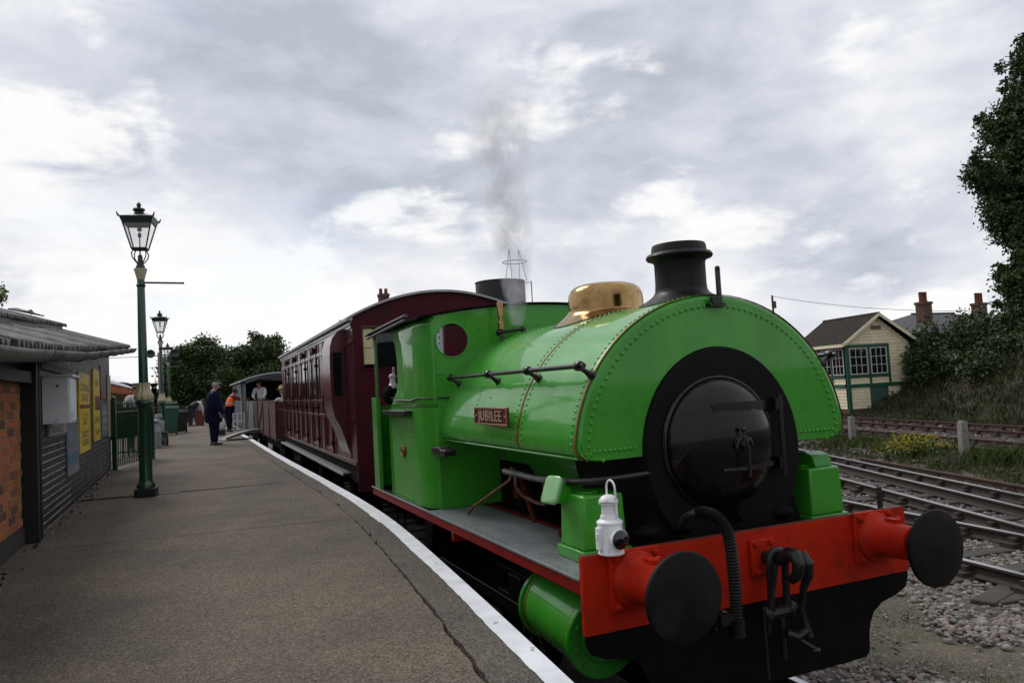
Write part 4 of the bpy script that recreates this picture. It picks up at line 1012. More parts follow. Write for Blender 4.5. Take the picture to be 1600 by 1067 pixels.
        mb = MB(); mb.box(min(sg*.62, sg*.84), max(sg*.62, sg*.84), .8, 1.3, .80, 1.0); build('valve_chest', mb, MATTBLACK, LOCO, bevel=.02)
        # slide bars, rods
        mb = MB(); mb.box(min(sg*.90, sg*.96), max(sg*.90, sg*.96), 1.38, 2.2, .78, .82); mb.box(min(sg*.90, sg*.96), max(sg*.90, sg*.96), 1.38, 2.2, .60, .64); mb.cbox((sg*.93, 1.85, .71), (.09, .2, .16)); mb.cyl((sg*.93, 1.3, .71), (sg*.93, 1.8, .71), .025, 10)
        build('slide_bar', mb, mat('oily dark steel', (.05, .05, .052), .35, metal=.8), LOCO, bevel=.004)
        mb = MB(); mb.box(min(sg*.93, sg*.96), max(sg*.93, sg*.96), 1.8, 3.6, .52, .60); mb.box(min(sg*.86, sg*.89), max(sg*.86, sg*.89), 2.0, 4.2, .42, .49); build('connecting_rod', mb, mat('oily dark steel', (.05, .05, .052), .35, metal=.8), LOCO, bevel=.006)
        # wheels
        for y in (2.15, 4.0):
            mb = MB(); mb.lathe([(.40, -.065), (.455, -.06), (.455, .055), (.40, .06)], 36, c=(sg*.72, y, .455), axis='X', cap=False); mb.lathe([(.40, .06), (.385, .05), (.385, -.05), (.40, -.065)], 36, c=(sg*.72, y, .455), axis='X', cap=False)
            w = build('wheel', mb, MATTBLACK, LOCO)
            mb = MB(); mb.lathe([(.10, -.07), (.10, .07)], 16, c=(sg*.72, y, .455), axis='X')
            for k in range(10):
                a = k*math.pi/5+.1; mb.cyl((sg*.72, y+.08*math.cos(a), .455+.08*math.sin(a)), (sg*.72, y+.39*math.cos(a), .455+.39*math.sin(a)), .028, 6, r2=.02)
            build('wheel_spokes', mb, MATTBLACK, w)
        # cab step
        mb = MB(); mb.box(min(sg*1.0, sg*1.16), max(sg*1.0, sg*1.16), 4.5, 4.85, .48, .50); mb.box(min(sg*1.01, sg*1.02), max(sg*1.01, sg*1.02), 4.52, 4.56, .5, 1.06); mb.box(min(sg*1.01, sg*1.02), max(sg*1.01, sg*1.02), 4.79, 4.83, .5, 1.06); build('cab_step', mb, MATTBLACK, LOCO)
    # clutter beneath
    mb = MB(); mb.box(-.58, .58, .5, .74, 1.06, 1.082); mb.box(-.6, .6, .735, 1.6, .45, 1.08); mb.box(-.57, .57, 1.6, 5.1, .5, 1.06); build('under_frame', mb, MATTBLACK, LOCO)
    mb = MB(); mb.tube([(-1.0, 1.15, 1.0), (-1.0, 1.15, .95)], .02, 6); OS = mat('oily dark steel', (.05, .05, .052)); build('oil_pipe', mb, OS, LOCO); mb = MB(); mb.cbox((-.98, 1.42, .93), (.1, .2, .08)); mb.cbox((-1.0, 1.6, .90), (.05, .3, .04)); mb.tube([(-.98, 1.35, .9), (-1.02, 1.5, .72), (-1.0, 1.5, .62)], .008, 5)
    for y in (1.3, 1.45, 1.62, 2.0): m2 = MB(); m2.sphere((-1.0, y, .99), .022, 8, 6); build('oil_cup', m2, OS, LOCO)
    build('lubricator', mb, mat('oily dark steel', (.05, .05, .052), .35, metal=.8), LOCO)
running_gear()

def front_end():
    # beam
    mb = MB(); mb.box(-1.17, 1.17, .455, .49, .797, 1.2); bm_ = build('buffer_beam', mb, RED, LOCO, bevel=.003)
    mb = MB(); mb.box(-1.17, 1.17, .451, .4545, 1.190, 1.2); 
    # plate below the beam, with swept corners
    prof = [(-1.165, .797), (-1.165, .76), (-1.14, .70), (-1.06, .665), (-.92, .635), (-.85, .59), (-.815, .53), (-.80, .47), (-.79, .36), (-.76, .335), (-.60, .33), (.60, .33), (.76, .335), (.79, .36), (.80, .47), (.815, .53), (.85, .59), (.92, .635), (1.06, .665), (1.14, .70), (1.165, .76), (1.165, .797)]
    mb = MB(); mb.prism(prof, .462, .482); build('front_frame_plate', mb, MATTBLACK, LOCO, bevel=.004)
    mb = MB(); mb.box(-.5, .5, .5, .9, 1.09, 1.14)
    for x in (-.6, -.35, .4): mb.sphere((x, .72, 1.22), .07, 12, 8, sc=(1.2, 1, .6))
    mb.lathe([(.07, .60), (.07, .74)], 16, c=(.05, 0, 1.28), axis='Y'); build('front_platform', mb, MATTBLACK, LOCO, bevel=.006)
    for sg in (-1, 1):
        x = sg*.865; z = 1.055
        mb = MB(); mb.box(x-.155, x+.155, .425, .4545, z-.155, z+.155); b = build('buffer_base', mb, RED, LOCO, bevel=.005)
        mb = MB(); mb.lathe([(.150, .4245), (.148, .405), (.120, .385), (.108, .34), (.100, .20), (.098, .155), (.106, .150), (.106, .135), (.06, .13)], 36, c=(x, 0, z), axis='Y', cap=False); build('buffer_housing', mb, RED, b, angle=40)
        mb = MB(); mb.lathe([(.085, .20), (.085, .045), (.10, .03), (.07, .02)], 28, c=(x, 0, z), axis='Y', cap=False); build('buffer_shank', mb, BLACK, b)
        mb = MB(); mb.lathe([(.06, .045), (.12, .032), (.205, .026), (.216, .018), (.218, .006), (.214, -.002), (.19, -.010), (.10, -.020), (.001, -.024)], 56, c=(x, 0, z), axis='Y', cap=False); build('buffer_head', mb, mat('greasy black buffer face', (.004, .004, .0045), .5, spec=.2, col2=(.016, .014, .012), scale=7, detail=8, contrast=(.45, .75), rrange=.3), b, angle=40)
        for dx in (-.125, .125):
            for dz in (-.125, .125): mb = MB(); mb.lathe([(.020, .424), (.020, .404), (.012, .402), (.012, .390), (.001, .388)], 6, c=(x+dx, 0, z+dz), axis='Y', cap=False); build('buffer_bolt', mb, RED, b)
        mb = MB(); mb.cbox((x+.02, .30, z+.115), (.05, .08, .02)); mb.sphere((x+.06, .30, z+.118), .018, 8, 6); build('oil_cap', mb, RED, b)
    # lamp iron on right of the beam
    mb = MB(); mb.box(.955, .995, .458, .47, 1.16, 1.345); mb.box(.93, 1.02, .44, .50, 1.200, 1.215); build('lamp_iron', mb, BLACK, LOCO, bevel=.004)
    mb = MB(); mb.box(-1.02, -.98, .458, .47, 1.1, 1.20); build('lamp_iron', mb, BLACK, LOCO)
    # rust-red top edge of beam
    mb = MB(); mb.box(-1.165, 1.165, .456, .4885, 1.2003, 1.2043); build('beam_top_edge', mb, mat('worn beam edge', (.13, .02, .012), .6), LOCO)
    # vacuum hose
    P = [(-.455, .44, 1.345), (-.425, .41, 1.352), (-.395, .36, 1.34), (-.368, .32, 1.30), (-.345, .30, 1.22), (-.335, .30, 1.10), (-.33, .30, .98), (-.33, .30, .86), (-.335, .30, .76)]
    from_ = [Vector(p) for p in P]; dense = []
    for i in range(len(P)-1):
        for k in range(14):
            t = k/14; p0 = from_[max(i-1, 0)]; p1 = from_[i]; p2 = from_[i+1]; p3 = from_[min(i+2, len(P)-1)]
            dense.append(.5*((2*p1)+(p2-p0)*t+(2*p0-5*p1+4*p2-p3)*t*t+(3*p1-p0-3*p2+p3)*t**3))
    rs = [.032+.004*(1 if i % 2 else -1) for i in range(len(dense))]
    mb = MB(); mb.tube(dense, rs, 16); hz = build('vacuum_hose', mb, RUBBER, LOCO, angle=60)
    mb = MB(); mb.tube([(-.49, .53, 1.27), (-.488, .49, 1.32), (-.475, .46, 1.342), (-.45, .44, 1.346)], [.024, .024, .028, .037], 12); build('hose_elbow', mb, BLACK, hz); mb = MB(); mb.cyl((-.335, .30, .79), (-.335, .30, .70), .045, 12); mb.cbox((-.40, .31, .80), (.09, .05, .06)); mb.tube([(-.36, .31, .82), (-.42, .31, .84), (-.45, .33, .80), (-.43, .35, .74)], .013, 6)
    build('hose_fitting', mb, BLACK, hz)
    # drawhook and coupling
    IR = mat('worn coupling iron', (.030, .032, .036), .38, metal=.55, col2=(.02, .02, .022), scale=15)
    mb = MB(); mb.cbox((-.01, .44, 1.05), (.17, .03, .20)); cp = build('coupling_plate', mb, RED, LOCO, bevel=.006)
    for dx in (-.065, .045):
        for z in (.975, 1.13): mb = MB(); mb.lathe([(.018, .425), (.018, .405), (.001, .40)], 6, c=(dx, 0, z), axis='Y', cap=False); build('plate_bolt', mb, RED, cp)
    mb = MB(); mb.tube([(0, .46, 1.05), (0, .36, 1.05), (0, .29, 1.06), (0, .235, 1.10), (0, .19, 1.10), (0, .165, 1.06), (0, .18, 1.0), (0, .22, .965), (0, .26, .975)], [.036, .036, .036, .040, .040, .036, .032, .026, .016], 12); build('drawhook', mb, IR, cp)
    def link(cx, cy, ztop, zbot, w, r_, y2=None):
        y2 = cy if y2 is None else y2; P = []; n = 8
        for k in range(n+1): a = math.pi*k/n; P.append((cx+w*math.cos(a), cy, ztop+w*math.sin(a)))
        for k in range(n+1): a = math.pi+math.pi*k/n; P.append((cx+w*math.cos(a), y2, zbot+w*math.sin(a)))
        return P
    mb = MB(); mb.tube(link(-.0, .33, 1.05, .80, .055, .02, .34), .021, 10, closed=True); build('coupling_link', mb, IR, cp)
    mb = MB(); mb.cyl((-.085, .34, .76), (.085, .34, .76), .028, 10)
    for x in (-.09, .09): mb.sphere((x, .34, .76), .042, 10, 8, sc=(.8, 1, 1.2))
    build('coupling_trunnion', mb, IR, cp)
    mb = MB(); mb.cyl((.015, .345, .79), (.015, .345, .50), .017, 10); mb.cyl((.02, .31, .66), (.14, .24, .56), .013, 8); mb.sphere((.145, .235, .555), .022, 8, 6, sc=(1.2, 1, .8)); build('coupling_screw', mb, IR, cp)
    mb = MB(); mb.tube([(.06, .24, 1.08), (.065, .20, 1.09), (.075, .18, 1.05), (.08, .19, .98), (.09, .24, .90), (.10, .28, .78), (.12, .28, .70), (.135, .27, .62)], [.018, .030, .034, .030, .020, .017, .018, .026], 10)
    mb.tube([(.12, .27, .66), (.06, .28, .63), (-.01, .29, .66)], .024, 8); build('coupling_shackle', mb, IR, cp)
    mb = MB(); mb.tube([(-.055, .28, 1.04), (-.075, .30, .90), (-.09, .33, .76), (-.09, .34, .66)], .016, 8); mb.cyl((-.12, .33, .80), (-.12, .33, .42), .010, 6); build('safety_chain', mb, IR, cp)
front_end()

def handlamp(t, W=1):
    """white railway handlamp; local origin at its foot, lens towards -Y/+X"""
    mb = MB(); mb.lathe([(.068, 0), (.070, .006), (.066, .012), (.066, .155), (.070, .160), (.068, .168), (.05, .180), (.046, .20)], 28); body = build('lamp_body', mb, WHITEP, t, world=False)
    mb = MB(); mb.lathe([(.040, .195), (.038, .255), (.050, .258), (.052, .264), (.040, .268)], 24, cap=False); build('lamp_neck', mb, WHITEP, body, world=False)
    mb = MB(); mb.lathe([(.052, .270), (.050, .278), (.036, .296), (.018, .304), (.001, .305)], 24, cap=False); build('lamp_cap', mb, WHITEP, body, world=False)
    P = []
    for a in np.linspace(-.12, math.pi+.12, 16): P.append((0.0+.018, .043*math.cos(a), .335+.043*math.sin(a)))
    P = [(.018, .056, .15)]+[(.018, .048, .25)]+P+[(.018, -.048, .25), (.018, -.056, .15)]
    mb = MB(); mb.tube(P, .0055, 8); build('lamp_handle', mb, WHITEP, t, world=False)
    d = Vector((.06, -1, 0)).normalized(); q = d.to_track_quat('Z', 'Y').to_matrix().to_4x4(); M_ = Matrix.Translation((0, 0, .085)) @ q
    mb = MB(); mb.lathe([(.044, .05), (.048, .062), (.052, .080), (.052, .092), (.045, .094)], 24, M_=M_, cap=False); hd = build('lens_hood', mb, WHITEP, t, world=False)
    mb = MB(); mb.lathe([(.050, .0945), (.040, .104), (.02, .110), (.001, .112)], 24, M_=M_, cap=False); build('lamp_lens', mb, GLASSD, t, world=False)
    mb = MB(); mb.cbox((-.072, -.005, .085), (.020, .040, .115)); mb.cbox((-.084, -.005, .10), (.008, .02, .03)); build('bracket_socket', mb, WHITEP, t, world=False, bevel=.003)
HL = thing('handlamp', 'white enamel railway lamp with dark lens standing on the red buffer beam', 'lamp', (-1.005, .43, 1.205))
handlamp(HL)
HL2 = thing('handlamp', 'dull white handlamp hanging in the green cab doorway', 'lamp', (-.98, 4.92, 2.02)); handlamp(HL2); HL2.scale = (.75, .75, .9)
mb = MB(); mb.sphere((-1.06, 4.78, 2.07), .095, 18, 14, sc=(.7, 1, 1)); mb.lathe([(.03, 2.15), (.02, 2.17), (.001, 2.175)], 10, c=(-1.06, 4.78, 0), cap=False); o = build('lamp_drum', mb, MATTBLACK, None); tag(o, 'round sooty black drum hanging in the doorway under the cab lamp', 'drum')

# ------------------------------------------------------------------ coach
TH = -math.atan(.018)
COACH = thing('maroon_coach', 'dark maroon vintage passenger coach coupled behind the green engine', 'coach', (.17, 6.6, 0), TH)
def coach():
    hw = 1.21; L_ = 9.35; z0 = 1.18; ze = 3.06
    rz = lambda x, ap=3.43, e=3.08: e+(ap-e)*(1-(x/1.28)**2)
    P = lambda *a, **k: build(*a, parent=COACH, world=False, **k)
    # shell: sides + end panels
    mb = MB(); mb.box(-hw, -hw+.04, .04, L_, z0, ze); mb.box(hw-.04, hw, .04, L_, z0, ze)
    side = P('body_side', mb, MAROON)
    xs = np.linspace(-hw, hw, 17)
    def endpoly(zb): return [(-hw, zb), (hw, zb)]+[(float(x), rz(float(x))-.03) for x in reversed(xs)]
    # end panel, with four window openings
    bm = bmesh.new(); E_ = []
    def loop(pts):
        v = [bm.verts.new((p[0], 0, p[1])) for p in pts]
        for i in range(len(v)): E_.append(bm.edges.new((v[i], v[(i+1) % len(v)])))
    loop(endpoly(.85))
    wins = [(-1.08, -.62), (-.40, 0.0), (.70, 1.08)]
    for a, b in wins: loop([(a, 2.42), (b, 2.42), (b, 2.94), (a, 2.94)])
    bmesh.ops.triangle_fill(bm, edges=E_, use_beauty=True)
    g = bmesh.ops.extrude_face_region(bm, geom=list(bm.faces)); bmesh.ops.translate(bm, vec=(0, .04, 0), verts=[v for v in g['geom'] if isinstance(v, bmesh.types.BMVert)])
    bmesh.ops.recalc_face_normals(bm, faces=bm.faces); me = bpy.data.meshes.new('end_panel'); bm.to_mesh(me); bm.free(); me.materials.append(MAROON_D)
    o = bpy.data.objects.new('end_panel', me); COL.objects.link(o); o.parent = COACH; WM[o.name] = wmat(COACH)
    for a, b in wins:
        mb = MB()
        for x0, x1, zz0, zz1 in ((a-.02, b+.02, 2.395, 2.42), (a-.02, b+.02, 2.94, 2.965), (a-.02, a, 2.42, 2.94), (b, b+.02, 2.42, 2.94)): mb.box(x0, x1, -.015, .0, zz0, zz1)
        f = build('end_window_frame', mb, MAROON, o, world=False)
        mb = MB(); mb.box(a if a > -1 else -.90, b, .015, .022, 2.42, 2.94); build('window_pane', mb, WINDOW, f, world=False)
    mb = MB(); mb.box(-1.075, -.92, .030, .036, 2.47, 2.70); P('yellow_blind', mb, CREAM); mb = MB(); mb.box(-1.075, -.95, .018, .024, 2.69, 2.93); P('yellow_blind', mb, CREAM); mb = MB(); mb.box(-1.10, -.5, .06, .07, 2.40, 2.96); P('window_recess', mb, MATTBLACK)
    mb = MB(); mb.box(-.22, 0, .008, .013, 2.44, 2.93); P('white_blind', mb, WHITESHIRT); mb = MB(); mb.box(-1.1, 1.1, 1.6, 1.62, 1.2, 3.2); P('inner_partition', mb, MAROON_D)
    mb = MB(); mb.box(-hw, hw, L_-.04, L_, z0, ze); P('rear_end_panel', mb, MAROON_D)
    mb = MB(); mb.box(-hw+.04, hw-.04, .05, L_-.04, 1.15, 1.2); P('floor', mb, MATTBLACK)
    # roof
    xs2 = np.linspace(-1.28, 1.28, 25); mb = MB()
    mb.prism([(float(x), rz(float(x))) for x in xs2]+[(float(x), rz(float(x))-.03) for x in reversed(xs2)], -.05, L_+.05); rf = P('roof', mb, ROOFGREY)
    for y in (.9, 4.2, 7.4):
        mb = MB(); mb.lathe([(.07, rz(0)), (.07, rz(0)+.04), (.11, rz(0)+.05), (.11, rz(0)+.07), (.02, rz(0)+.09)], 16, c=(.05, y, 0)); build('roof_vent', mb, SBWHITE, rf, world=False)
    for sg in (-1, 1):
        mb = MB(); mb.box(min(sg*1.21, sg*1.285), max(sg*1.21, sg*1.285), -.04, L_+.04, 3.03, 3.075); build('roof_gutter', mb, ROOFGREY, rf, world=False, bevel=.008)
        mb = MB(); mb.box(min(sg*1.205, sg*1.24), max(sg*1.205, sg*1.24), 0, L_, 2.985, 3.03); P('cornice', mb, MAROON)
    # panelling on both sides
    D0 = 1.15
    for sg in (-1, 1):
        X0 = sg*hw
        def strip(name, y0, y1, za, zb, t=.012, m=MAROON, par=side, bev=.004):
            mb = MB(); mb.box(min(X0, X0+sg*t), max(X0, X0+sg*t), y0, y1, za, zb); return build(name, mb, m, par, world=False, bevel=bev)
        for za, zb in ((z0, z0+.05), (1.76, 1.80), (1.98, 2.03), (2.74, 2.80), (2.94, 2.985)): strip('horizontal_moulding', .04, L_, za, zb, .014)
        # verticals
        n = 20; pitch = (L_-1.9)/n
        for i in range(n+1):
            y = 1.6+i*pitch
            strip('panel_batten', y-.016, y+.016, z0+.05, 1.76, .010); strip('panel_batten', y-.022, y+.022, 2.03, 2.74, .012)
            if i % 2 == 0: strip('panel_batten', y-.014, y+.014, 2.80, 2.94, .010)
        for i in range(n):
            y = 1.6+i*pitch+pitch/2; k = i % 4
            if k in (0, 1, 2):
                fr = strip('window', y-pitch/2+.034, y+pitch/2-.034, 2.06, 2.71, .004, MAROON)
                mb = MB(); xx = sorted((X0+sg*.0045, X0+sg*.008)); mb.box(xx[0], xx[1], y-pitch/2+.055, y+pitch/2-.055, 2.08, 2.69); build('pane', mb, WINDOW, fr, world=False)
        for i in (1, 5, 9, 13, 17):
            y = 1.6+i*pitch+pitch/2
            # door: edge grooves, hinges, handle, vent hood
            dr = strip('door', y-pitch*.86, y+pitch*.86, z0+.07, z0+.13, .018)
            for s_ in (-1, 1):
                mb = MB(); a = y+s_*pitch*.88; xx = sorted((X0, X0+sg*.020)); mb.box(xx[0], xx[1], a-.008, a+.008, z0+.05, 2.94); build('door_edge', mb, MAROON_D, dr, world=False)
            for zz in (1.38, 1.9, 2.6):
                mb = MB(); mb.cbox((X0+sg*.022, y-pitch*.80, zz), (.03, .10, .045)); build('hinge', mb, MATTBLACK, dr, world=False)
            mb = MB(); mb.tube([(X0, y+pitch*.72, 1.82), (X0+sg*.05, y+pitch*.72, 1.84), (X0+sg*.05, y+pitch*.72, 2.10), (X0, y+pitch*.72, 2.12)], .010, 6); mb.cbox((X0+sg*.03, y+pitch*.6, 1.9), (.03, .08, .02)); build('handle', mb, MATTBLACK, dr, world=False)
            mb = MB(); mb.prism([(2.82, 0), (2.92, 0), (2.90, .05), (2.82, .06)], y-.17, y+.17, axis='Y', M_=Matrix(((0, sg*1.0, 0, 0), (0, 0, 0, 0), (1, 0, 0, 0), (0, 0, 0, 1))) if False else None)
            mb = MB(); xx = sorted((X0, X0+sg*.055)); mb.box(xx[0], xx[1], y-.17, y+.17, 2.82, 2.91); build('vent_hood', mb, MAROON_D, dr, world=False, bevel=.012)
        # guard's look-out (ducket)
        Yd0, Yd1 = .50, 1.20
        pf = [(0, 1.30), (.03, 1.40), (.075, 1.55), (.13, 1.70), (.185, 1.80), (.215, 1.95), (.225, 2.2), (.225, 2.58), (.215, 2.74), (.18, 2.86), (.11, 2.94), (0, 2.98)]
        mb = MB(); mb.prism([(X0+sg*a, z) for a, z in pf], Yd0, Yd1); dk = build('guard_lookout', mb, MAROON, COACH, world=False, angle=40)
        mb = MB(); xx = sorted((X0+sg*.06, X0+sg*.185)); mb.box(xx[0], xx[1], Yd0-.004, Yd0-.001, 2.08, 2.66); w = build('lookout_window', mb, WINDOW, dk, world=False)
        mb = MB()
        for a_, b_, c_, d_ in ((.04, .205, 2.05, 2.08), (.04, .205, 2.66, 2.69), (.04, .06, 2.08, 2.66), (.185, .205, 2.08, 2.66)):
            xx = sorted((X0+sg*a_, X0+sg*b_)); mb.box(xx[0], xx[1], Yd0-.010, Yd0, c_, d_)
        build('window_frame', mb, MAROON, w, world=False)
        mb = MB(); xx = sorted((X0+sg*.0, X0+sg*.012))
        for z_ in (2.02, 1.72): mb.box(xx[0], xx[1], .06, .48, z_, z_+.03)
        mb.box(xx[0], xx[1], .10, .13, 2.05, 2.85); mb.box(xx[0], xx[1], .40, .43, 1.25, 2.85); build('corner_moulding', mb, MAROON, COACH, world=False)
        # long footboard and brackets
        mb = MB(); xx = sorted((sg*1.10, sg*1.305)); mb.box(xx[0], xx[1], .62, L_-.2, 1.02, 1.05); fb = P('footboard', mb, WOODG, bevel=.005)
        mb = MB(); mb.box(xx[0]-.002 if sg < 0 else xx[1]-.01, xx[0]+.01 if sg < 0 else xx[1]+.002, .62, L_-.2, 1.016, 1.053); build('footboard_edge', mb, mat('worn pale board edge', (.35, .35, .36), .6), fb, world=False)
        for y in (1.4, 3.2, 5.2, 7.2, 9.0):
            mb = MB(); mb.cbox((sg*1.15, y, 1.0), (.2, .05, .06)); build('footboard_bracket', mb, MATTBLACK, fb, world=False)
        mb = MB(); mb.box(min(sg*1.1, sg*1.19), max(sg*1.1, sg*1.19), 0.02, L_, .95, 1.17); P('sole_bar', mb, MATTBLACK)
        mb = MB(); mb.lathe([(.09, -.3), (.09, -.05), (.20, -.04), (.20, 0)][::-1], 20, c=(sg*.865, -.28, 1.05), axis='Y'); P('buffer', mb, MATTBLACK)
        for y in (1.6, 4.7, 7.9):
            mb = MB(); mb.lathe([(.50, -.06), (.53, -.06), (.53, .06), (.46, .07), (.44, .02), (.1, .02), (.1, .08), (.001, .08)], 30, c=(sg*.75, y, .53), axis='X', cap=False); w = P('wheel', mb, MATTBLACK)
            mb = MB(); mb.cbox((sg*.95, y, .62), (.12, .28, .3)); mb.tube([(sg*.98, y-.6, .95), (sg*.98, y-.3, .8), (sg*.98, y, .76), (sg*.98, y+.3, .8), (sg*.98, y+.6, .95)], .035, 6); build('spring', mb, MATTBLACK, w, world=False)
    mb = MB(); mb.box(-.9, .9, .3, L_-.1, .75, 1.0); P('under_frame', mb, MATTBLACK)
coach()

# ------------------------------------------------------------------ wagons behind
def open_wagon(label, y0, y1, xl, plank, iron, ztop=2.0, name='open_wagon', grp='open goods wagons behind the coach'):
    cx = xl+1.15; t = thing(name, label, 'wagon', (cx, y0, 0), TH*.3, grp); L_ = y1-y0; hw = 1.15
    B = lambda *a, **k: build(*a, parent=t, world=False, **k)
    n = 5; h = (ztop-1.08)/n
    for sg in (-1, 1):
        for i in range(n):
            mb = MB(); xx = sorted((sg*hw, sg*(hw-.06))); mb.box(xx[0], xx[1], .02, L_-.02, 1.08+i*h+.004, 1.08+(i+1)*h-.006); B('plank', mb, plank, bevel=.006)
        for y in (.05, L_*.33, L_*.66, L_-.05):
            mb = MB(); xx = sorted((sg*(hw+.001), sg*(hw+.025))); mb.box(xx[0], xx[1], y-.04, y+.04, 1.0, ztop); B('iron_strap', mb, iron, bevel=.004)
        for a, b in ((L_*.33, .1), (L_*.66, L_-.1)):
            mb = MB(); mb.tube([(sg*(hw+.012), a, ztop-.02), (sg*(hw+.012), b, 1.1)], .018, 5); B('diagonal_brace', mb, iron)
        mb = MB(); xx = sorted((sg*(hw-.07), sg*(hw+.01))); mb.box(xx[0], xx[1], 0, L_, ztop, ztop+.02); B('capping', mb, iron)
        for y in (1.1, L_-1.1):
            mb = MB(); mb.lathe([(.44, -.06), (.47, -.06), (.47, .06), (.40, .07), (.38, .02), (.001, .02)], 24, c=(sg*.75, y, .47), axis='X', cap=False); B('wheel', mb, MATTBLACK)
        mb = MB(); mb.box(*sorted((sg*.95, sg*1.05)), 0, L_, .82, 1.06); B('sole_bar', mb, MATTBLACK)
    for y in (0, L_-.06):
        for i in range(n):
            mb = MB(); mb.box(-hw+.06, hw-.06, y, y+.06, 1.08+i*h+.004, 1.08+(i+1)*h-.006); B('end_plank', mb, plank, bevel=.006)
    mb = MB(); mb.box(-hw+.02, hw-.02, 0, L_, 1.03, 1.075); B('floor', mb, WOODG)
    mb = MB(); mb.box(-.9, .9, .1, L_-.1, .8, 1.0); B('under_frame', mb, MATTBLACK)
    for i, (px_, z_) in enumerate(((-.5, 1.32), (.5, 1.32))):
        mb = MB(); mb.box(px_-.2, px_+.2, .4, L_-.4, z_, z_+.04); B('bench_seat', mb, WOODG)
    return t
open_wagon('reddish brown plank-sided open wagon right behind the maroon coach', 16.35, 21.9, -1.0, WAGONRED, WAGONIRON)
open_wagon('weathered pale grey open wagon between the brown wagon and brake van', 22.4, 25.6, -1.06, WAGONGREY, WAGONGREY)
def brake_van():
    t = thing('brake_van', 'blue grey brake van with open veranda and pale curved roof', 'brake van', (.12, 26.2, 0), 0)
    B = lambda *a, **k: build(*a, parent=t, world=False, **k)
    hw, L_ = 1.2, 7.0; rz = lambda x: 2.72+.26*(1-(x/1.32)**2)
    for sg in (-1, 1):
        for y in (0, .9): mb = MB(); mb.box(*sorted((sg*(hw-.07), sg*hw)), y, y+.08, 1.1, 2.74); B('corner_post', mb, BLUEGREY, bevel=.006)
        mb = MB(); mb.box(*sorted((sg*(hw-.05), sg*hw)), 1.6, L_, 1.1, 2.74); B('side_panel', mb, BLUEGREY)
        mb = MB(); mb.box(*sorted((sg*(hw-.05), sg*hw)), .1, .9, 1.1, 1.6); B('veranda_side', mb, BLUEGREY)
        mb = MB(); mb.tube([(sg*(hw+.03), .95, 1.2), (sg*(hw+.05), .95, 2.3)], .014, 6); mb.tube([(sg*(hw+.03), 1.5, 1.2), (sg*(hw+.05), 1.5, 2.3)], .014, 6); B('grab_rail', mb, SBWHITE)
        mb = MB(); mb.box(*sorted((sg*1.1, sg*1.3)), .4, L_-.4, .93, .96); B('footboard', mb, WOODG)
        for y in (1.4, 5.6): mb = MB(); mb.lathe([(.44, -.06), (.47, -.06), (.47, .06), (.001, .06)], 24, c=(sg*.75, y, .47), axis='X', cap=False); B('wheel', mb, MATTBLACK)
    mb = MB(); mb.box(-hw+.05, hw-.05, 1.6, 1.65, 1.1, 2.74); B('cabin_end', mb, MATTBLACK)
    mb = MB(); mb.box(-hw+.07, hw-.07, 0, .05, 1.1, 1.62); B('veranda_front', mb, BLUEGREY)
    mb = MB(); mb.box(-hw, hw, 0, L_, 1.02, 1.1); B('floor', mb, WOODG)
    mb = MB(); mb.box(-.9, .9, .1, L_-.1, .7, 1.0); B('under_frame', mb, MATTBLACK)
    xs = np.linspace(-1.32, 1.32, 21)
    mb = MB(); mb.prism([(float(x), rz(float(x))+.06) for x in xs]+[(float(x), rz(float(x))) for x in reversed(xs)], -.12, L_+.1); B('roof', mb, ROOFGREY)
    mb = MB(); mb.prism([(float(x)*.9, rz(float(x))) for x in xs]+[(float(x)*.9, rz(float(x))-.09) for x in reversed(xs)], 0, .05); B('roof_arch', mb, BLUEGREY)
    # open white framed gate beside the veranda
    g = MB()
    for z in (1.02, 1.30, 1.58): g.box(-1.62, -1.22, -.18, -.15, z, z+.03)
    for x in (-1.62, -1.48, -1.24): g.box(x, x+.03, -.181, -.149, 1.0, 1.6)
    B('veranda_gate', g, SBWHITE)
brake_van()
def ramp():
    t = thing('boarding_ramp', 'pale curved boarding ramp laid from the platform into the brown wagon', 'ramp', (-1.3, 21.3, .92), R(8))
    mb = MB(); n = 8; rings = []
    for i in range(n+1):
        s = i/n; x = -.75+1.2*s; z = .02+.20*s+.06*math.sin(math.pi*s); rings.append([(x, -.5, z), (x, .5, z), (x, .5, z+.035), (x, -.5, z+.035)])
    mb.loft(rings); build('ramp_board', mb, WOODG, t, world=False)
    for s_ in (-.5, .47):
        mb = MB(); rings = []
        for i in range(n+1):
            s = i/n; x = -.75+1.2*s; z = .02+.20*s+.06*math.sin(math.pi*s); rings.append([(x, s_, z-.01), (x, s_+.03, z-.01), (x, s_+.03, z+.06), (x, s_, z+.06)])
        mb.loft(rings); build('side_rail', mb, WAGONGREY, t, world=False)
    mb = MB(); mb.box(-.78, -.70, -.5, .5, 0.0, .045); build('ramp_toe', mb, SBWHITE, t, world=False)
ramp()

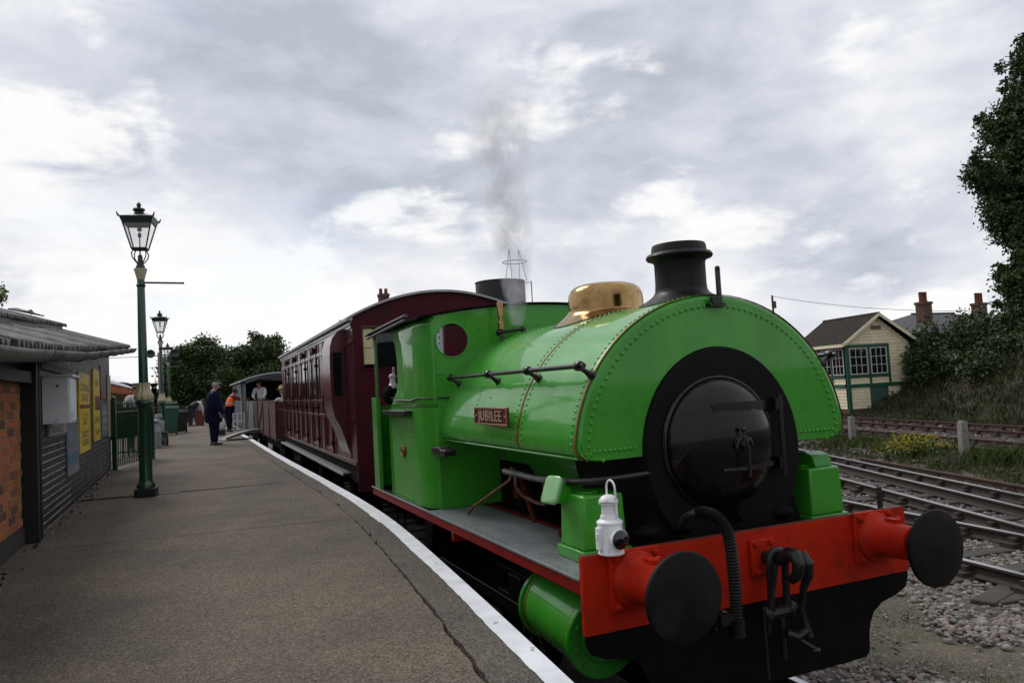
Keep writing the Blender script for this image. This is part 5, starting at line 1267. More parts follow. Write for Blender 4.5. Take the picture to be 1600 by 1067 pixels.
# ------------------------------------------------------------------ people
def skin_mesh(joints, bones, radii, m, name, parent, sub=2, root=None):
    names = list(joints); used = [n for n in names if any(n in b for b in bones)]
    idx = {n: i for i, n in enumerate(used)}
    me = bpy.data.meshes.new(name); me.from_pydata([joints[n] for n in used], [(idx[a], idx[b]) for a, b in bones], [])
    o = bpy.data.objects.new(name, me); COL.objects.link(o)
    md = o.modifiers.new('skin', 'SKIN'); md.use_smooth_shade = True; md.branch_smoothing = .6
    sv = me.skin_vertices[0].data if len(me.skin_vertices) else None
    if sv is None:
        bpy.context.view_layer.objects.active = o
        me.attributes  # noqa
    for n in used:
        r_ = radii[n]; r_ = r_ if isinstance(r_, tuple) else (r_, r_)
        me.skin_vertices[0].data[idx[n]].radius = r_
    me.skin_vertices[0].data[idx[root] if root in idx else 0].use_root = True
    s2 = o.modifiers.new('sub', 'SUBSURF'); s2.levels = sub; s2.render_levels = sub
    dg = bpy.context.evaluated_depsgraph_get(); nm = bpy.data.meshes.new_from_object(o.evaluated_get(dg))
    bpy.data.objects.remove(o); bpy.data.meshes.remove(me)
    nm.materials.clear(); nm.materials.append(m); nm.name = name
    nm.polygons.foreach_set('material_index', [0]*len(nm.polygons)); nm.polygons.foreach_set('use_smooth', [True]*len(nm.polygons))
    q = bpy.data.objects.new(name, nm); COL.objects.link(q); q.parent = parent; WM[q.name] = wmat(parent); return q
def person(label, loc, rz, H=1.72, bend=0.0, arms=None, legs=None, top=NAVY, bottom=NAVY_T, sleeves=None, hair=HAIRG, hat=None, girth=1.0, coat=0, seated=False, vest=None, headtilt=.15, group=None):
    """local frame: faces -Y ... we use +X right, person faces +Y local"""
    t = thing('person', label, 'person', loc, rz, group); s = H/1.72
    hip = Vector((0, 0, .90 if not seated else .12))
    cb, sb = math.cos(bend), math.sin(bend)
    def up(h, x=0, f=0): return hip+Vector((x, sb*h+cb*f, cb*h-sb*f))
    J = {'pelvis': hip, 'waist': up(.14), 'chest': up(.36), 'neck0': up(.50), 'neck': up(.56, 0, .01), 'headb': up(.615, 0, .03+headtilt*.1), 'head': up(.71, 0, .05+headtilt*.2), 'headt': up(.77, 0, .045+headtilt*.25)}
    for sd, sg in (('l', -1), ('r', 1)):
        J['sh'+sd] = up(.475, sg*.185); 
        el, ha = (arms or {}).get(sd, (Vector((sg*.06, -.03, -.27)), Vector((-sg*.01, .08, -.24))))
        J['el'+sd] = J['sh'+sd]+el; J['wr'+sd] = J['el'+sd]+ha; hv = ha.normalized(); J['hd'+sd] = J['wr'+sd]+hv*.09
        J['hp'+sd] = hip+Vector((sg*.095, 0, -.03))
        kn, an = (legs or {}).get(sd, (Vector((sg*.01, .015, -.42)), Vector((0, -.02, -.40))))
        if seated: kn, an = Vector((0, .42, .0)), Vector((0, .0, -.42))
        J['kn'+sd] = J['hp'+sd]+kn; J['an'+sd] = J['kn'+sd]+an; J['ft'+sd] = J['an'+sd]+Vector((sg*.02, .13, -.04))
    for sd in 'lr':
        # fingers and thumb
        hv = (J['hd'+sd]-J['wr'+sd]).normalized(); a = hv.cross(Vector((0, 1, 0)))
        a = Vector((1, 0, 0)) if a.length < .1 else a.normalized(); b = hv.cross(a).normalized()
        for k, ln in enumerate((.065, .075, .07, .055)):
            J['f%d%s' % (k, sd)] = J['hd'+sd]+b*(.021*(k-1.5))+hv*ln*.55; J['g%d%s' % (k, sd)] = J['f%d%s' % (k, sd)]+hv*ln*.4+a*.02
        J['th'+sd] = J['wr'+sd]+hv*.04+b*.045; J['ti'+sd] = J['th'+sd]+hv*.035+b*.008
    for k in J: J[k] = tuple(Vector(J[k])*s)
    G = girth
    Rr = {'pelvis': (.15*G, .115*G), 'waist': (.14*G, .11*G), 'chest': (.16*G, .115*G), 'neck0': (.075, .065), 'neck': .052, 'headb': .068, 'head': (.082, .095), 'headt': (.062, .072)}
    for sd in 'lr':
        Rr.update({'sh'+sd: .062*G, 'el'+sd: .045, 'wr'+sd: .028, 'hd'+sd: (.036, .018), 'hp'+sd: .095*G, 'kn'+sd: .06*(1+(G-1)*.6), 'an'+sd: .040*(1+(G-1)*.5), 'ft'+sd: (.026, .016), 'th'+sd: .011, 'ti'+sd: .009})
        for k in range(4): Rr['f%d%s' % (k, sd)] = .009; Rr['g%d%s' % (k, sd)] = .008
    Rr = {k: (tuple(q*s for q in v) if isinstance(v, tuple) else v*s) for k, v in Rr.items()}
    core = [('pelvis', 'waist'), ('waist', 'chest'), ('chest', 'neck0')]; headb = [('neck0', 'neck'), ('neck', 'headb'), ('headb', 'head'), ('head', 'headt')]
    armb = [b for sd in 'lr' for b in (('neck0', 'sh'+sd), ('sh'+sd, 'el'+sd), ('el'+sd, 'wr'+sd))]
    handb = [b for sd in 'lr' for b in [('wr'+sd, 'hd'+sd), ('wr'+sd, 'th'+sd), ('th'+sd, 'ti'+sd)]+[x for k in range(4) for x in (('hd'+sd, 'f%d%s' % (k, sd)), ('f%d%s' % (k, sd), 'g%d%s' % (k, sd)))]]
    legb = [b for sd in 'lr' for b in (('pelvis', 'hp'+sd), ('hp'+sd, 'kn'+sd), ('kn'+sd, 'an'+sd), ('an'+sd, 'ft'+sd))]
    body = skin_mesh(J, core+headb+armb+handb+legb, Rr, SKIN, 'body', t, 2, 'pelvis')
    def grow(f, add=0, over=None):
        d = {k: (tuple(q*f+add for q in v) if isinstance(v, tuple) else v*f+add) for k, v in Rr.items()}
        if over: d.update(over)
        return d
    torso = core+[b for b in armb]
    if coat: skin_mesh(J, armb, grow(1.0, .022*s, {'neck0': (.05*s, .05*s)}), top, 'sleeves', t, 2, 'neck0')
    else: skin_mesh(J, torso, grow(1.06, .016*s, {'neck0': (.085*s, .08*s)}), top, 'shirt', t, 2, 'pelvis')
    if coat:
        mb = MB(); rings = []
        pz = hip.z*s
        for h, rx, ry, fy in ((-.30, .150, .150, .0), (-.26, .165, .165, .0), (-.10, .168, .172, .012), (.05, .165, .178, .03), (.18, .160, .172, .03), (.32, .162, .150, .012), (.42, .155, .125, .0), (.485, .125, .095, -.005), (.53, .070, .065, .0), (.56, .058, .058, .005)):
            ring = []
            for k in range(24):
                a_ = 2*math.pi*k/24; w_ = 1+(.03*math.sin(a_*7+h*9) if h < .1 else 0)
                ring.append((rx*G*.82*s*math.cos(a_)*w_, (ry*G*.82*math.sin(a_)*w_+fy+math.sin(bend)*max(h, 0))*s, pz+h*s))
            rings.append(ring)
        mb.loft(rings); build('long_coat', mb, top, t, world=False, angle=80)
        mb = MB(); mb.lathe([(.060*s, .545*s+pz), (.064*s, .575*s+pz), (.056*s, .59*s+pz)], 18, c=(0, .02, 0), cap=False); build('white_collar', mb, WHITESHIRT, t, world=False)
    if vest is not None:
        v = skin_mesh(J, core, grow(1.12, .034*s, {'neck0': (.13*s, .09*s)}), vest, 'vest', t, 2, 'pelvis')
        if vest is HIVIS:
            mb = MB(); c = Vector(J['waist'])+Vector((0, .02*s, .05*s)); 
            M_ = Matrix.Translation(c) @ Matrix.Rotation(-bend, 4, 'X'); mb.lathe([(.205*s, -.025), (.205*s, .025)], 24, M_=M_, sy=.82, cap=False); build('reflective_band', mb, HIVISB, v, world=False)
    skin_mesh(J, [b for b in legb if b[1][:2] != 'ft'], grow(1.05, .018*s, {'ar': 0, **{'an'+q: (.06*s, .065*s) for q in 'lr'}, **({'pelvis': (.12*s, .10*s)} if coat else {})}), bottom, 'trousers', t, 2, 'pelvis')
    for sd in 'lr':
        an = Vector(J['an'+sd]); ft = Vector(J['ft'+sd]); mb = MB()
        d = (ft-an); d.z = 0; d.normalize(); ang = math.atan2(d.y, d.x)-math.pi/2; zb = -.065*s if not seated else -.06
        for_ = an+d*.06*s; base = an.z-.075*s
        mb.sphere((for_.x, for_.y, base+.045*s), .062*s, 14, 10, sc=(.95, 2.3, .85)); mb.sphere((an.x, an.y, base+.065*s), .062*s, 12, 8, sc=(1, 1.1, 1.1))
        q = build('shoe', mb, SHOE, t, world=False)
    # face
    hd = Vector(J['head']); f = Vector((0, math.cos(bend*.6+headtilt), -math.sin(bend*.6+headtilt))); u = Vector((0, -f.z, f.y)); 
    mb = MB(); mb.sphere(hd+f*.098*s-u*.005*s, .016*s, 8, 6, sc=(.8, 1.3, 1.5)); mb.sphere(hd-u*.055*s+f*.07*s, .03*s, 8, 6, sc=(1.2, .8, .8))
    build('face', mb, SKIN, body, world=False)
    for sg in (-1, 1): mb = MB(); mb.sphere(hd+Vector((sg*.080*s, 0, 0))-u*.005*s, .022*s, 8, 6, sc=(.5, 1, 1.5)); build('ear', mb, SKIN, body, world=False)
    for sg in (-1, 1):
        mb = MB(); mb.sphere(hd+Vector((sg*.030*s, 0, 0))+f*.086*s+u*.015*s, .010*s, 8, 6); build('eye', mb, SHOE, body, world=False)
    mb = MB(); mb.sphere(hd+f*.086*s-u*.042*s, .018*s, 8, 6, sc=(1.3, .4, .35)); build('mouth', mb, mat('lips', (.25, .09, .07), .6), body, world=False)
    if hair is not None:
        mb = MB(); c = hd-f*.028*s+u*.012*s; mb.sphere(c, .098*s, 18, 12, sc=(.95, 1.0, 1.05)); build('hair', mb, hair, t, world=False)
    top_ = hd+u*.065*s
    if hat:
        M_ = Matrix.Translation(top_) @ Matrix.Rotation(-(bend*.6+headtilt)*.6, 4, 'X')
        if hat == 'cap':
            mb = MB(); mb.lathe([(.098*s, -.02), (.100*s, .022), (.125*s, .05), (.122*s, .062), (.06*s, .075), (.001, .077)], 24, M_=M_, cap=False); h = build('peaked_cap', mb, CAPB, t, world=False)
            mb = MB(); mb.lathe([(.102*s, -.012), (.103*s, .02)], 24, M_=M_, cap=False); build('cap_band', mb, CAPW, h, world=False)
            mb = MB(); mb.sphere((0, .10*s, -.022), .07*s, 14, 8, sc=(1.1, .85, .12)); mb.v = [tuple(M_ @ Vector(v)) for v in mb.v]; build('cap_peak', mb, SHOE, h, world=False)
        else:
            mb = MB(); mb.lathe([(.16*s, -.012), (.165*s, -.004), (.10*s, .004), (.098*s, .05), (.088*s, .09), (.05*s, .10), (.001, .092)], 24, M_=M_, cap=False); h = build('sun_hat', mb, STRAW, t, world=False)
            mb = MB(); mb.lathe([(.101*s, .008), (.101*s, .03)], 24, M_=M_, cap=False); build('hat_band', mb, CREAM, h, world=False)
    return t
V = Vector
person('heavy set stationmaster in navy uniform and peaked cap standing on the platform', (-2.35, 19.08, ZP), R(-75), 1.72, .03,
       arms={'l': (V((-.04, -.05, -.28)), V((.02, .06, -.24))), 'r': (V((.05, -.03, -.28)), V((-.03, .10, -.22)))}, girth=1.62, coat=1, hat='cap', hair=HAIRG, headtilt=.2)
person('person in orange hi-vis vest leaning towards the brake van', (-1.55, 27.6, ZP), R(-75), 1.66, .30,
       arms={'l': (V((-.03, .22, -.10)), V((.02, .24, .02))), 'r': (V((.03, .24, -.12)), V((-.02, .24, .0)))}, top=REDSLEEVE, vest=HIVIS, bottom=NAVY_T, hair=HAIRD, girth=1.05)
person('person in white shirt and dark waistcoat bending over by the red crate', (-2.85, 37.6, ZP), R(-70), 1.72, 1.05,
       arms={'l': (V((-.04, .12, -.26)), V((0, .04, -.25))), 'r': (V((.04, .1, -.26)), V((0, .02, -.25)))}, top=WHITESHIRT, vest=CAPB, bottom=DENIM, hair=HAIRD)
person('person in black cap and white shirt behind the green railings', (-4.25, 19.2, ZP), R(-160), 1.74, .05, top=WHITESHIRT, bottom=DENIM, hat='cap', hair=HAIRD)
person('passenger in straw hat and pale shirt sitting in the brown wagon', (-.62, 17.9, 1.42), R(10), 1.74, .05, top=GREYSHIRT, bottom=DENIM, hat='straw', hair=HAIRG, seated=True, girth=1.15)
person('passenger in white shirt standing in the shade of the van veranda', (-.42, 26.75, 1.10), R(150), 1.70, .25, top=WHITESHIRT, bottom=DENIM, hair=HAIRD,
       arms={'l': (V((-.05, .10, -.24)), V((.10, .14, -.08))), 'r': (V((.05, .10, -.24)), V((-.10, .14, -.08)))})
def bag():
    t = thing('carrier_bag', 'white plastic carrier bag on the platform behind the stationmaster', 'bag', (-1.98, 25.0, ZP))
    mb = MB(); rings = []
    for z, w, d in ((0, .14, .08), (.05, .19, .11), (.2, .20, .12), (.34, .16, .07), (.42, .12, .02)):
        rings.append([(w*math.cos(a)*(1+.08*math.sin(5*a+z*20)), d*math.sin(a), z) for a in np.linspace(0, 6.283, 17)[:-1]])
    mb.loft(rings); mb.v = [(x, y, z+.18) for x, y, z in mb.v]
    build('bag_body', mb, WHITESHIRT, t, world=False)
    mb = MB(); mb.tube([(-.06, 0, .58), (-.05, 0, .72), (.0, 0, .76), (.05, 0, .72), (.06, 0, .58)], .012, 6); build('bag_handle', mb, WHITESHIRT, t, world=False)
    mb = MB(); mb.cbox((0, 0, .09), (.36, .24, .18)); build('bag_base', mb, mat('dark bag cloth', (.02, .02, .03), .8), t, world=False, bevel=.03)
bag()

# ------------------------------------------------------------------ street lamps
def lamp_post(label, loc, arm=True):
    t = thing('platform_lamp', label, 'lamp', loc, R(-8), 'green victorian lamps along the platform')
    B = lambda *a, **k: build(*a, parent=t, world=False, **k)
    mb = MB(); mb.box(-.125, .125, -.125, .125, 0, .11); B('plinth', mb, TIMBERBLK, bevel=.01)
    mb = MB(); mb.lathe([(.115, .11), (.115, .14), (.102, .17), (.085, .19), (.080, .22), (.078, 1.14), (.088, 1.17), (.108, 1.20), (.112, 1.225), (.10, 1.25), (.07, 1.27), (.062, 1.30)], 24); B('lower_column', mb, LAMPGREEN, angle=50)
    # petals
    for k in range(8):
        a = 2*math.pi*k/8+.2; mb = MB(); rings = []
        for z, r_, w in ((1.255, .100, .034), (1.29, .112, .040), (1.33, .098, .038), (1.39, .072, .028), (1.45, .064, .025), (1.485, .070, .022)):
            c = Vector((r_*math.cos(a), r_*math.sin(a), z)); tn = Vector((-math.sin(a), math.cos(a), 0)); nn = Vector((math.cos(a), math.sin(a), 0))
            rings.append([tuple(c-tn*w-nn*.014), tuple(c-tn*w*.6+nn*.006), tuple(c+nn*.012), tuple(c+tn*w*.6+nn*.006), tuple(c+tn*w-nn*.014)])
        mb.loft(rings, closed_ring=True); B('petal', mb, LAMPCREAM, angle=60)
    mb = MB(); mb.lathe([(.060, 1.25), (.058, 1.5), (.046, 2.95)], 20); B('shaft', mb, LAMPGREEN)
    mb = MB(); mb.lathe([(.046, 2.75), (.056, 2.765), (.058, 2.785), (.044, 2.80), (.044, 2.83)], 20); B('collar', mb, LAMPDARK)
    mb = MB(); mb.lathe([(.040, 2.83), (.048, 2.86), (.072, 2.955), (.082, 2.985), (.082, 3.0), (.05, 3.005)], 20); B('cream_capital', mb, LAMPCREAM)
    mb = MB(); mb.lathe([(.058, 3.0), (.058, 3.03), (.044, 3.05), (.044, 3.09), (.034, 3.10), (.028, 3.18), (.010, 3.19), (.010, 3.30)], 16); B('lantern_socket', mb, LAMPDARK)
    if arm:
        mb = MB(); mb.cyl((.03, 0, 2.815), (.52, 0, 2.80), .013, 8); mb.sphere((.52, 0, 2.80), .016, 8, 6); B('ladder_arm', mb, LAMPDARK)
    mb = MB()
    for k in range(4):
        a = math.pi/4+k*math.pi/2; P = []
        for r_, z in ((.045, 3.07), (.075, 3.10), (.115, 3.15), (.125, 3.20), (.10, 3.245), (.085, 3.265)): P.append((r_*math.cos(a), r_*math.sin(a), z))
        mb.tube(P, .008, 6)
    B('frog_bracket', mb, LAMPDARK)
    zb, zt_, wb, wt = 3.265, 3.60, .088, .172
    ln = MB()
    for sx in (-1, 1):
        for sy in (-1, 1): ln.tube([(sx*wb, sy*wb, zb), (sx*wt, sy*wt, zt_)], .010, 6)
    for z, w in ((zb, wb), (zt_, wt)):
        for a, b in (((-1, -1), (1, -1)), ((1, -1), (1, 1)), ((1, 1), (-1, 1)), ((-1, 1), (-1, -1))): ln.tube([(a[0]*w, a[1]*w, z), (b[0]*w, b[1]*w, z)], .012, 6)
    ln.box(-wb, wb, -wb, wb, zb-.012, zb-.002)
    L0 = B('lantern_frame', ln, LAMPDARK)
    for a, b in (((-1, -1), (1, -1)), ((1, -1), (1, 1)), ((1, 1), (-1, 1)), ((-1, 1), (-1, -1))):
        mb = MB(); mb.add([(a[0]*wb, a[1]*wb, zb), (b[0]*wb, b[1]*wb, zb), (b[0]*wt, b[1]*wt, zt_), (a[0]*wt, a[1]*wt, zt_)], [(0, 1, 2, 3)]); build('glass_pane', mb, GLASS, L0, world=False)
    mb = MB()
    R4 = lambda w, z: [(-w, -w, z), (w, -w, z), (w, w, z), (-w, w, z)]
    mb.loft([R4(.180, 3.60), R4(.205, 3.665), R4(.208, 3.675), R4(.10, 3.72), R4(.07, 3.745)]); rf = B('lantern_roof', mb, LAMPDARK)
    mb = MB(); mb.lathe([(.07, 3.74), (.055, 3.765), (.06, 3.775), (.078, 3.79), (.07, 3.81), (.035, 3.82), (.018, 3.83), (.030, 3.85), (.028, 3.87), (.006, 3.90), (.001, 3.902)], 16, cap=False); build('finial', mb, LAMPDARK, rf, world=False)
    mb = MB()
    for sx in (-1, 1):
        for sy in (-1, 1): mb.tube([(sx*.205, sy*.205, 3.665), (sx*.222, sy*.222, 3.70), (sx*.228, sy*.228, 3.725)], [.014, .010, .003], 6)
    build('corner_crest', mb, LAMPDARK, rf, world=False)
    mb = MB(); mb.cyl((0, 0, 3.2), (0, 0, 3.42), .008, 6); mb.sphere((0, 0, 3.45), .024, 10, 8, sc=(1, 1, 1.6)); mb.sphere((0, 0, 3.53), .03, 10, 8, sc=(1, 1, 1.1)); B('gas_mantle', mb, mat('dark mantle', (.06, .06, .06), .6))
    return t
L1 = lamp_post('tall green platform lamp nearest the black wall, with cream petals', (-3.53, 8.05, ZP))
def copy_lamp(label, loc):
    c = copy_tree(L1); c['label'] = label; c.location = loc; c['group'] = L1['group']; return c
copy_lamp('second green lamp standing beside the railing end and bench', (-3.66, 21.15, ZP))
copy_lamp('farthest green lamp seen against the trees', (-3.72, 34.3, ZP))
def speaker_pole():
    t = thing('speaker_pole', 'slim grey pole with two round loudspeakers beside the farthest lamp', 'pole', (-4.15, 36.5, ZP))
    mb = MB(); mb.cyl((0, 0, 0), (0, 0, 3.6), .055, 12); build('pole', mb, CONC_POST, t, world=False)
    mb = MB(); mb.cyl((-.4, 0, 3.45), (.75, 0, 3.5), .02, 8); mb.cyl((-.4, 0, 2.9), (0, 0, 2.9), .015, 8); build('cross_arm', mb, LAMPDARK, t, world=False)
    for x in (-.35, .72):
        mb = MB(); mb.lathe([(.05, .16), (.09, .08), (.19, .0), (.20, -.02), (.15, -.01), (.001, .05)], 18, c=(x, -.06, 3.55), axis='Y', cap=False); build('loudspeaker', mb, LAMPDARK, t, world=False)
speaker_pole()

# ------------------------------------------------------------------ station building at left
BLD = thing('station_building', 'low brick station building with black painted wall and corrugated roof', 'building', (-4.34, 2.0, ZP))
def eave(y): return float(np.interp(y, [-4, -2, 2.1, 5.34, 12.95, 20], [2.30, 2.36, 2.52, 2.69, 3.225, 3.7]))
def building():
    WX = -4.34
    # backing masonry (mortar colour shows in the recessed joints)
    mb = MB(); mb.box(WX-.26, WX-.008, 5.36, 13.15, ZP, 2.62); 
    rings = [[(WX-.26, y, ZP-.1), (WX-.003, y, ZP-.1), (WX-.003, y, eave(y)+.02), (WX-.26, y, eave(y)+.10)] for y in np.linspace(5.36, 13.15, 9)]
    mb = MB(); mb.loft(rings); build('mortar_wall', mb, MORTAR_B, BLD)
    mb = MB(); mb.box(-8.5, WX-.26, 12.9, 13.15, ZP-.1, 3.2); build('gable_wall', mb, BRICK_B[0], BLD)
    BL, BH, CP = .215, .0655, .0745
    bm = [mesh_of('brick', MB().box(-.05, .0, -BL/2, BL/2, -BH/2, BH/2), m, .003) for m in BRICK_B]
    cnt = 0; rest = MB(); z = ZP+.012+BH/2; row = 0
    half = BL/2
    cand = []
    while z < 3.3:
        y = 5.37+half+(0 if row % 2 == 0 else -.11)
        while y < 13.1:
            if z+BH/2 < eave(y)+.02 and y-half > 5.30: cand.append((y, z, random.choice([0, 1, 2])))
            y += .225
        z += CP; row += 1
    cand.sort(key=lambda c: c[0]*1.0+(0 if c[1] < 2.1 else 1.5))
    for i, (y, z, k) in enumerate(cand):
        dx = random.uniform(-.001, .0015)
        if i < 180: put(bm[k], 'brick', BLD, (WX+dx, y, z))
        else: rest.box(WX-.04, WX+dx, y-half, y+half, z-BH/2, z+BH/2, BRICK_B[k])
    o = build('brickwork', rest, None, BLD, smooth=False); o['kind'] = 'stuff'
    # orange unpainted brick panel nearest the camera
    OX = -4.40
    mb = MB(); mb.box(OX-.26, OX-.010, .62, 5.05, ZP-.1, 2.50); build('mortar_wall', mb, MORTAR, BLD)
    ob = [mesh_of('brick', MB().box(-.05, .0, -BL/2, BL/2, -BH/2, BH/2), m, .004) for m in BRICK_O]
    z = ZP+.17+BH/2; row = 0; oc = []
    while z < 2.5:
        y = 5.04-half-(0 if row % 2 == 0 else .11)
        while y > .72:
            oc.append((y, z)); y -= .225
        z += CP; row += 1
    oc.sort(key=lambda c: -c[0]); rest = MB()
    for i, (y, z) in enumerate(oc):
        k = random.choices([0, 1, 2, 3], [.42, .36, .15, .07])[0]; dx = random.uniform(-.005, .003)
        if y > 3.75: put(ob[k], 'brick', BLD, (OX+dx, y, z))
        else: rest.box(OX-.04, OX+dx, y-half, y+half, z-BH/2, z+BH/2, BRICK_O[k])
    o = build('brickwork', rest, None, BLD, smooth=False); o['kind'] = 'stuff'
    mb = MB(); mb.box(OX-.2, OX+.012, .62, 5.05, ZP-.02, ZP+.165); build('plinth', mb, mat('dirty dark plinth', (.035, .030, .026), .9, bump=.4), BLD)
    # black boxed door post and lintel
    mb = MB(); mb.box(OX-.02, WX+.06, 5.06, 5.16, ZP-.02, 2.56); mb.box(OX-.02, WX+.02, 5.16, 5.36, ZP-.02, 2.60); mb.box(WX-.05, WX+.05, 5.30, 5.37, ZP-.02, 2.58); build('door_post', mb, TIMBERBLK, BLD, bevel=.006)
    mb = MB(); mb.box(OX-.02, WX+.03, .62, 5.06, 2.36, 2.46); mb.box(OX-.02, OX+.01, .62, 5.06, 2.46, 2.56); build('lintel', mb, TIMBERBLK, BLD)
    mb = MB(); mb.box(WX-.01, WX+.03, 5.37, 8.2, 2.44, 2.50); build('fascia_board', mb, TIMBERBLK, BLD)
    mb = MB(); mb.box(WX-.0, WX+.06, 5.37, 7.6, 2.505, 2.58); build('flashing', mb, GUTTER, BLD)
    # corrugated roof, each sheet separate
    def sheet(y0, y1, xa, xb, lift, ov=0):
        n = int((y1-y0)/.0183); vv = []; P_ = .146; cols = 9
        for j in range(cols+1):
            x = xa+(xb-xa)*j/cols
            for i in range(n+1):
                y = y0+(y1-y0)*i/n; z = eave(y)+.30*(-4.0-x)+lift+.025*math.cos(2*math.pi*y/P_); vv.append((x, y, z))
        ff = [(j*(n+1)+i, j*(n+1)+i+1, (j+1)*(n+1)+i+1, (j+1)*(n+1)+i) for j in range(cols) for i in range(n)]
        mb = MB(); mb.add(vv, ff); return mb
    mb = MB(); mb.prism([(-8.5, ZP-.1), (-4.41, ZP-.1), (-4.41, 2.45), (-8.5, 3.6)], .45, .62); build('near_end_wall', mb, BRICK_B[0], BLD)
    for k in range(13):
        y0 = .4+k*.966; y1 = min(y0+1.0, 12.95)
        jj = random.uniform(-.015, .02)
        o = build('roof_sheet', sheet(y0, y1, -3.97+jj, -5.2, .0), ASB, BLD, angle=60); s = o.modifiers.new('t', 'SOLIDIFY'); s.thickness = .009
        o = build('roof_sheet', sheet(y0, min(y1, 12.5), -4.95+jj, -8.4, .10+.02*random.random()), ASB, BLD, angle=60); s = o.modifiers.new('t', 'SOLIDIFY'); s.thickness = .009
    mb = MB(); rings = [[(x, y, eave(y)+.30*(-4.0-x)+.02) for (x, y) in ((-5.0, yy),)]+[(-5.0, yy, eave(yy)+.30*1.0+.125), (-5.06, yy, eave(yy)+.30*1.06+.125), (-5.06, yy, eave(yy)+.318+.02)] for yy in np.linspace(.4, 12.4, 8)]
    mb.loft(rings); build('upper_eave_board', mb, TIMBERBLK, BLD)
    # loose ridge flashing
    mb = MB(); mb.loft([[(-5.6, 11.2, eave(11.2)+.66), (-5.3, 11.2, eave(11.2)+.60)], [(-5.6, 11.9, eave(11.9)+.70), (-5.2, 11.9, eave(11.9)+.56)]], closed_ring=False, cap=False); o = build('loose_flashing', mb, ASB, BLD); o.modifiers.new('t', 'SOLIDIFY').thickness = .02
    # gutter: half round trough in lengths with joints
    ys = np.concatenate([np.linspace(-4, 5.3, 10), np.linspace(5.9, 12.95, 12)])
    def gz(y): return eave(y)-.045
    prof = [(.078*math.cos(a), .078*math.sin(a)) for a in np.linspace(math.pi, 2*math.pi, 11)]
    segs = [(.4, 3.2), (3.2, 5.05), (5.05, 6.4), (6.4, 7.75), (7.75, 9.1), (9.1, 10.45), (10.45, 11.8), (11.8, 12.98)]
    for a, b in segs:
        mb = MB(); rings = []
        for yy in np.linspace(a+.004, b-.004, 4): rings.append([(-3.945+px_*1.0, yy, gz(yy)+pz*1.05) for px_, pz in prof])
        mb.loft(rings, closed_ring=False, cap=False); o = build('gutter', mb, GUTTER, BLD, angle=60); o.modifiers.new('t', 'SOLIDIFY').thickness = .010
        mb = MB(); mb.loft([[(-3.945+px_*1.13, yy, gz(yy)+pz*1.17) for px_, pz in prof] for yy in (b-.03, b+.03)], closed_ring=False, cap=False); o = build('gutter_joint', mb, GUTTER, BLD, angle=60); o.modifiers.new('t', 'SOLIDIFY').thickness = .012
    mb = MB(); mb.prism([(-3.945+px_, gz(12.98)+pz) for px_, pz in prof], 12.97, 12.985); build('gutter_end', mb, GUTTER, BLD)
    for yy in np.arange(5.6, 12.9, .9): mb = MB(); mb.box(-4.36, -3.99, yy, yy+.05, eave(yy)-.06, eave(yy)-.02); build('rafter_end', mb, TIMBERBLK, BLD)
    # soffit shading board under the sheets
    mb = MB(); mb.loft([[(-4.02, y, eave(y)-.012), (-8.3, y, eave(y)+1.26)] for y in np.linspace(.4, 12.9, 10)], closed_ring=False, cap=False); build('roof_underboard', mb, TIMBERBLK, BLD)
    mb = MB(); mb.box(-8.6, -8.4, .45, 13.15, ZP-.1, 4.2); build('back_wall', mb, BRICK_B[1], BLD)
building()
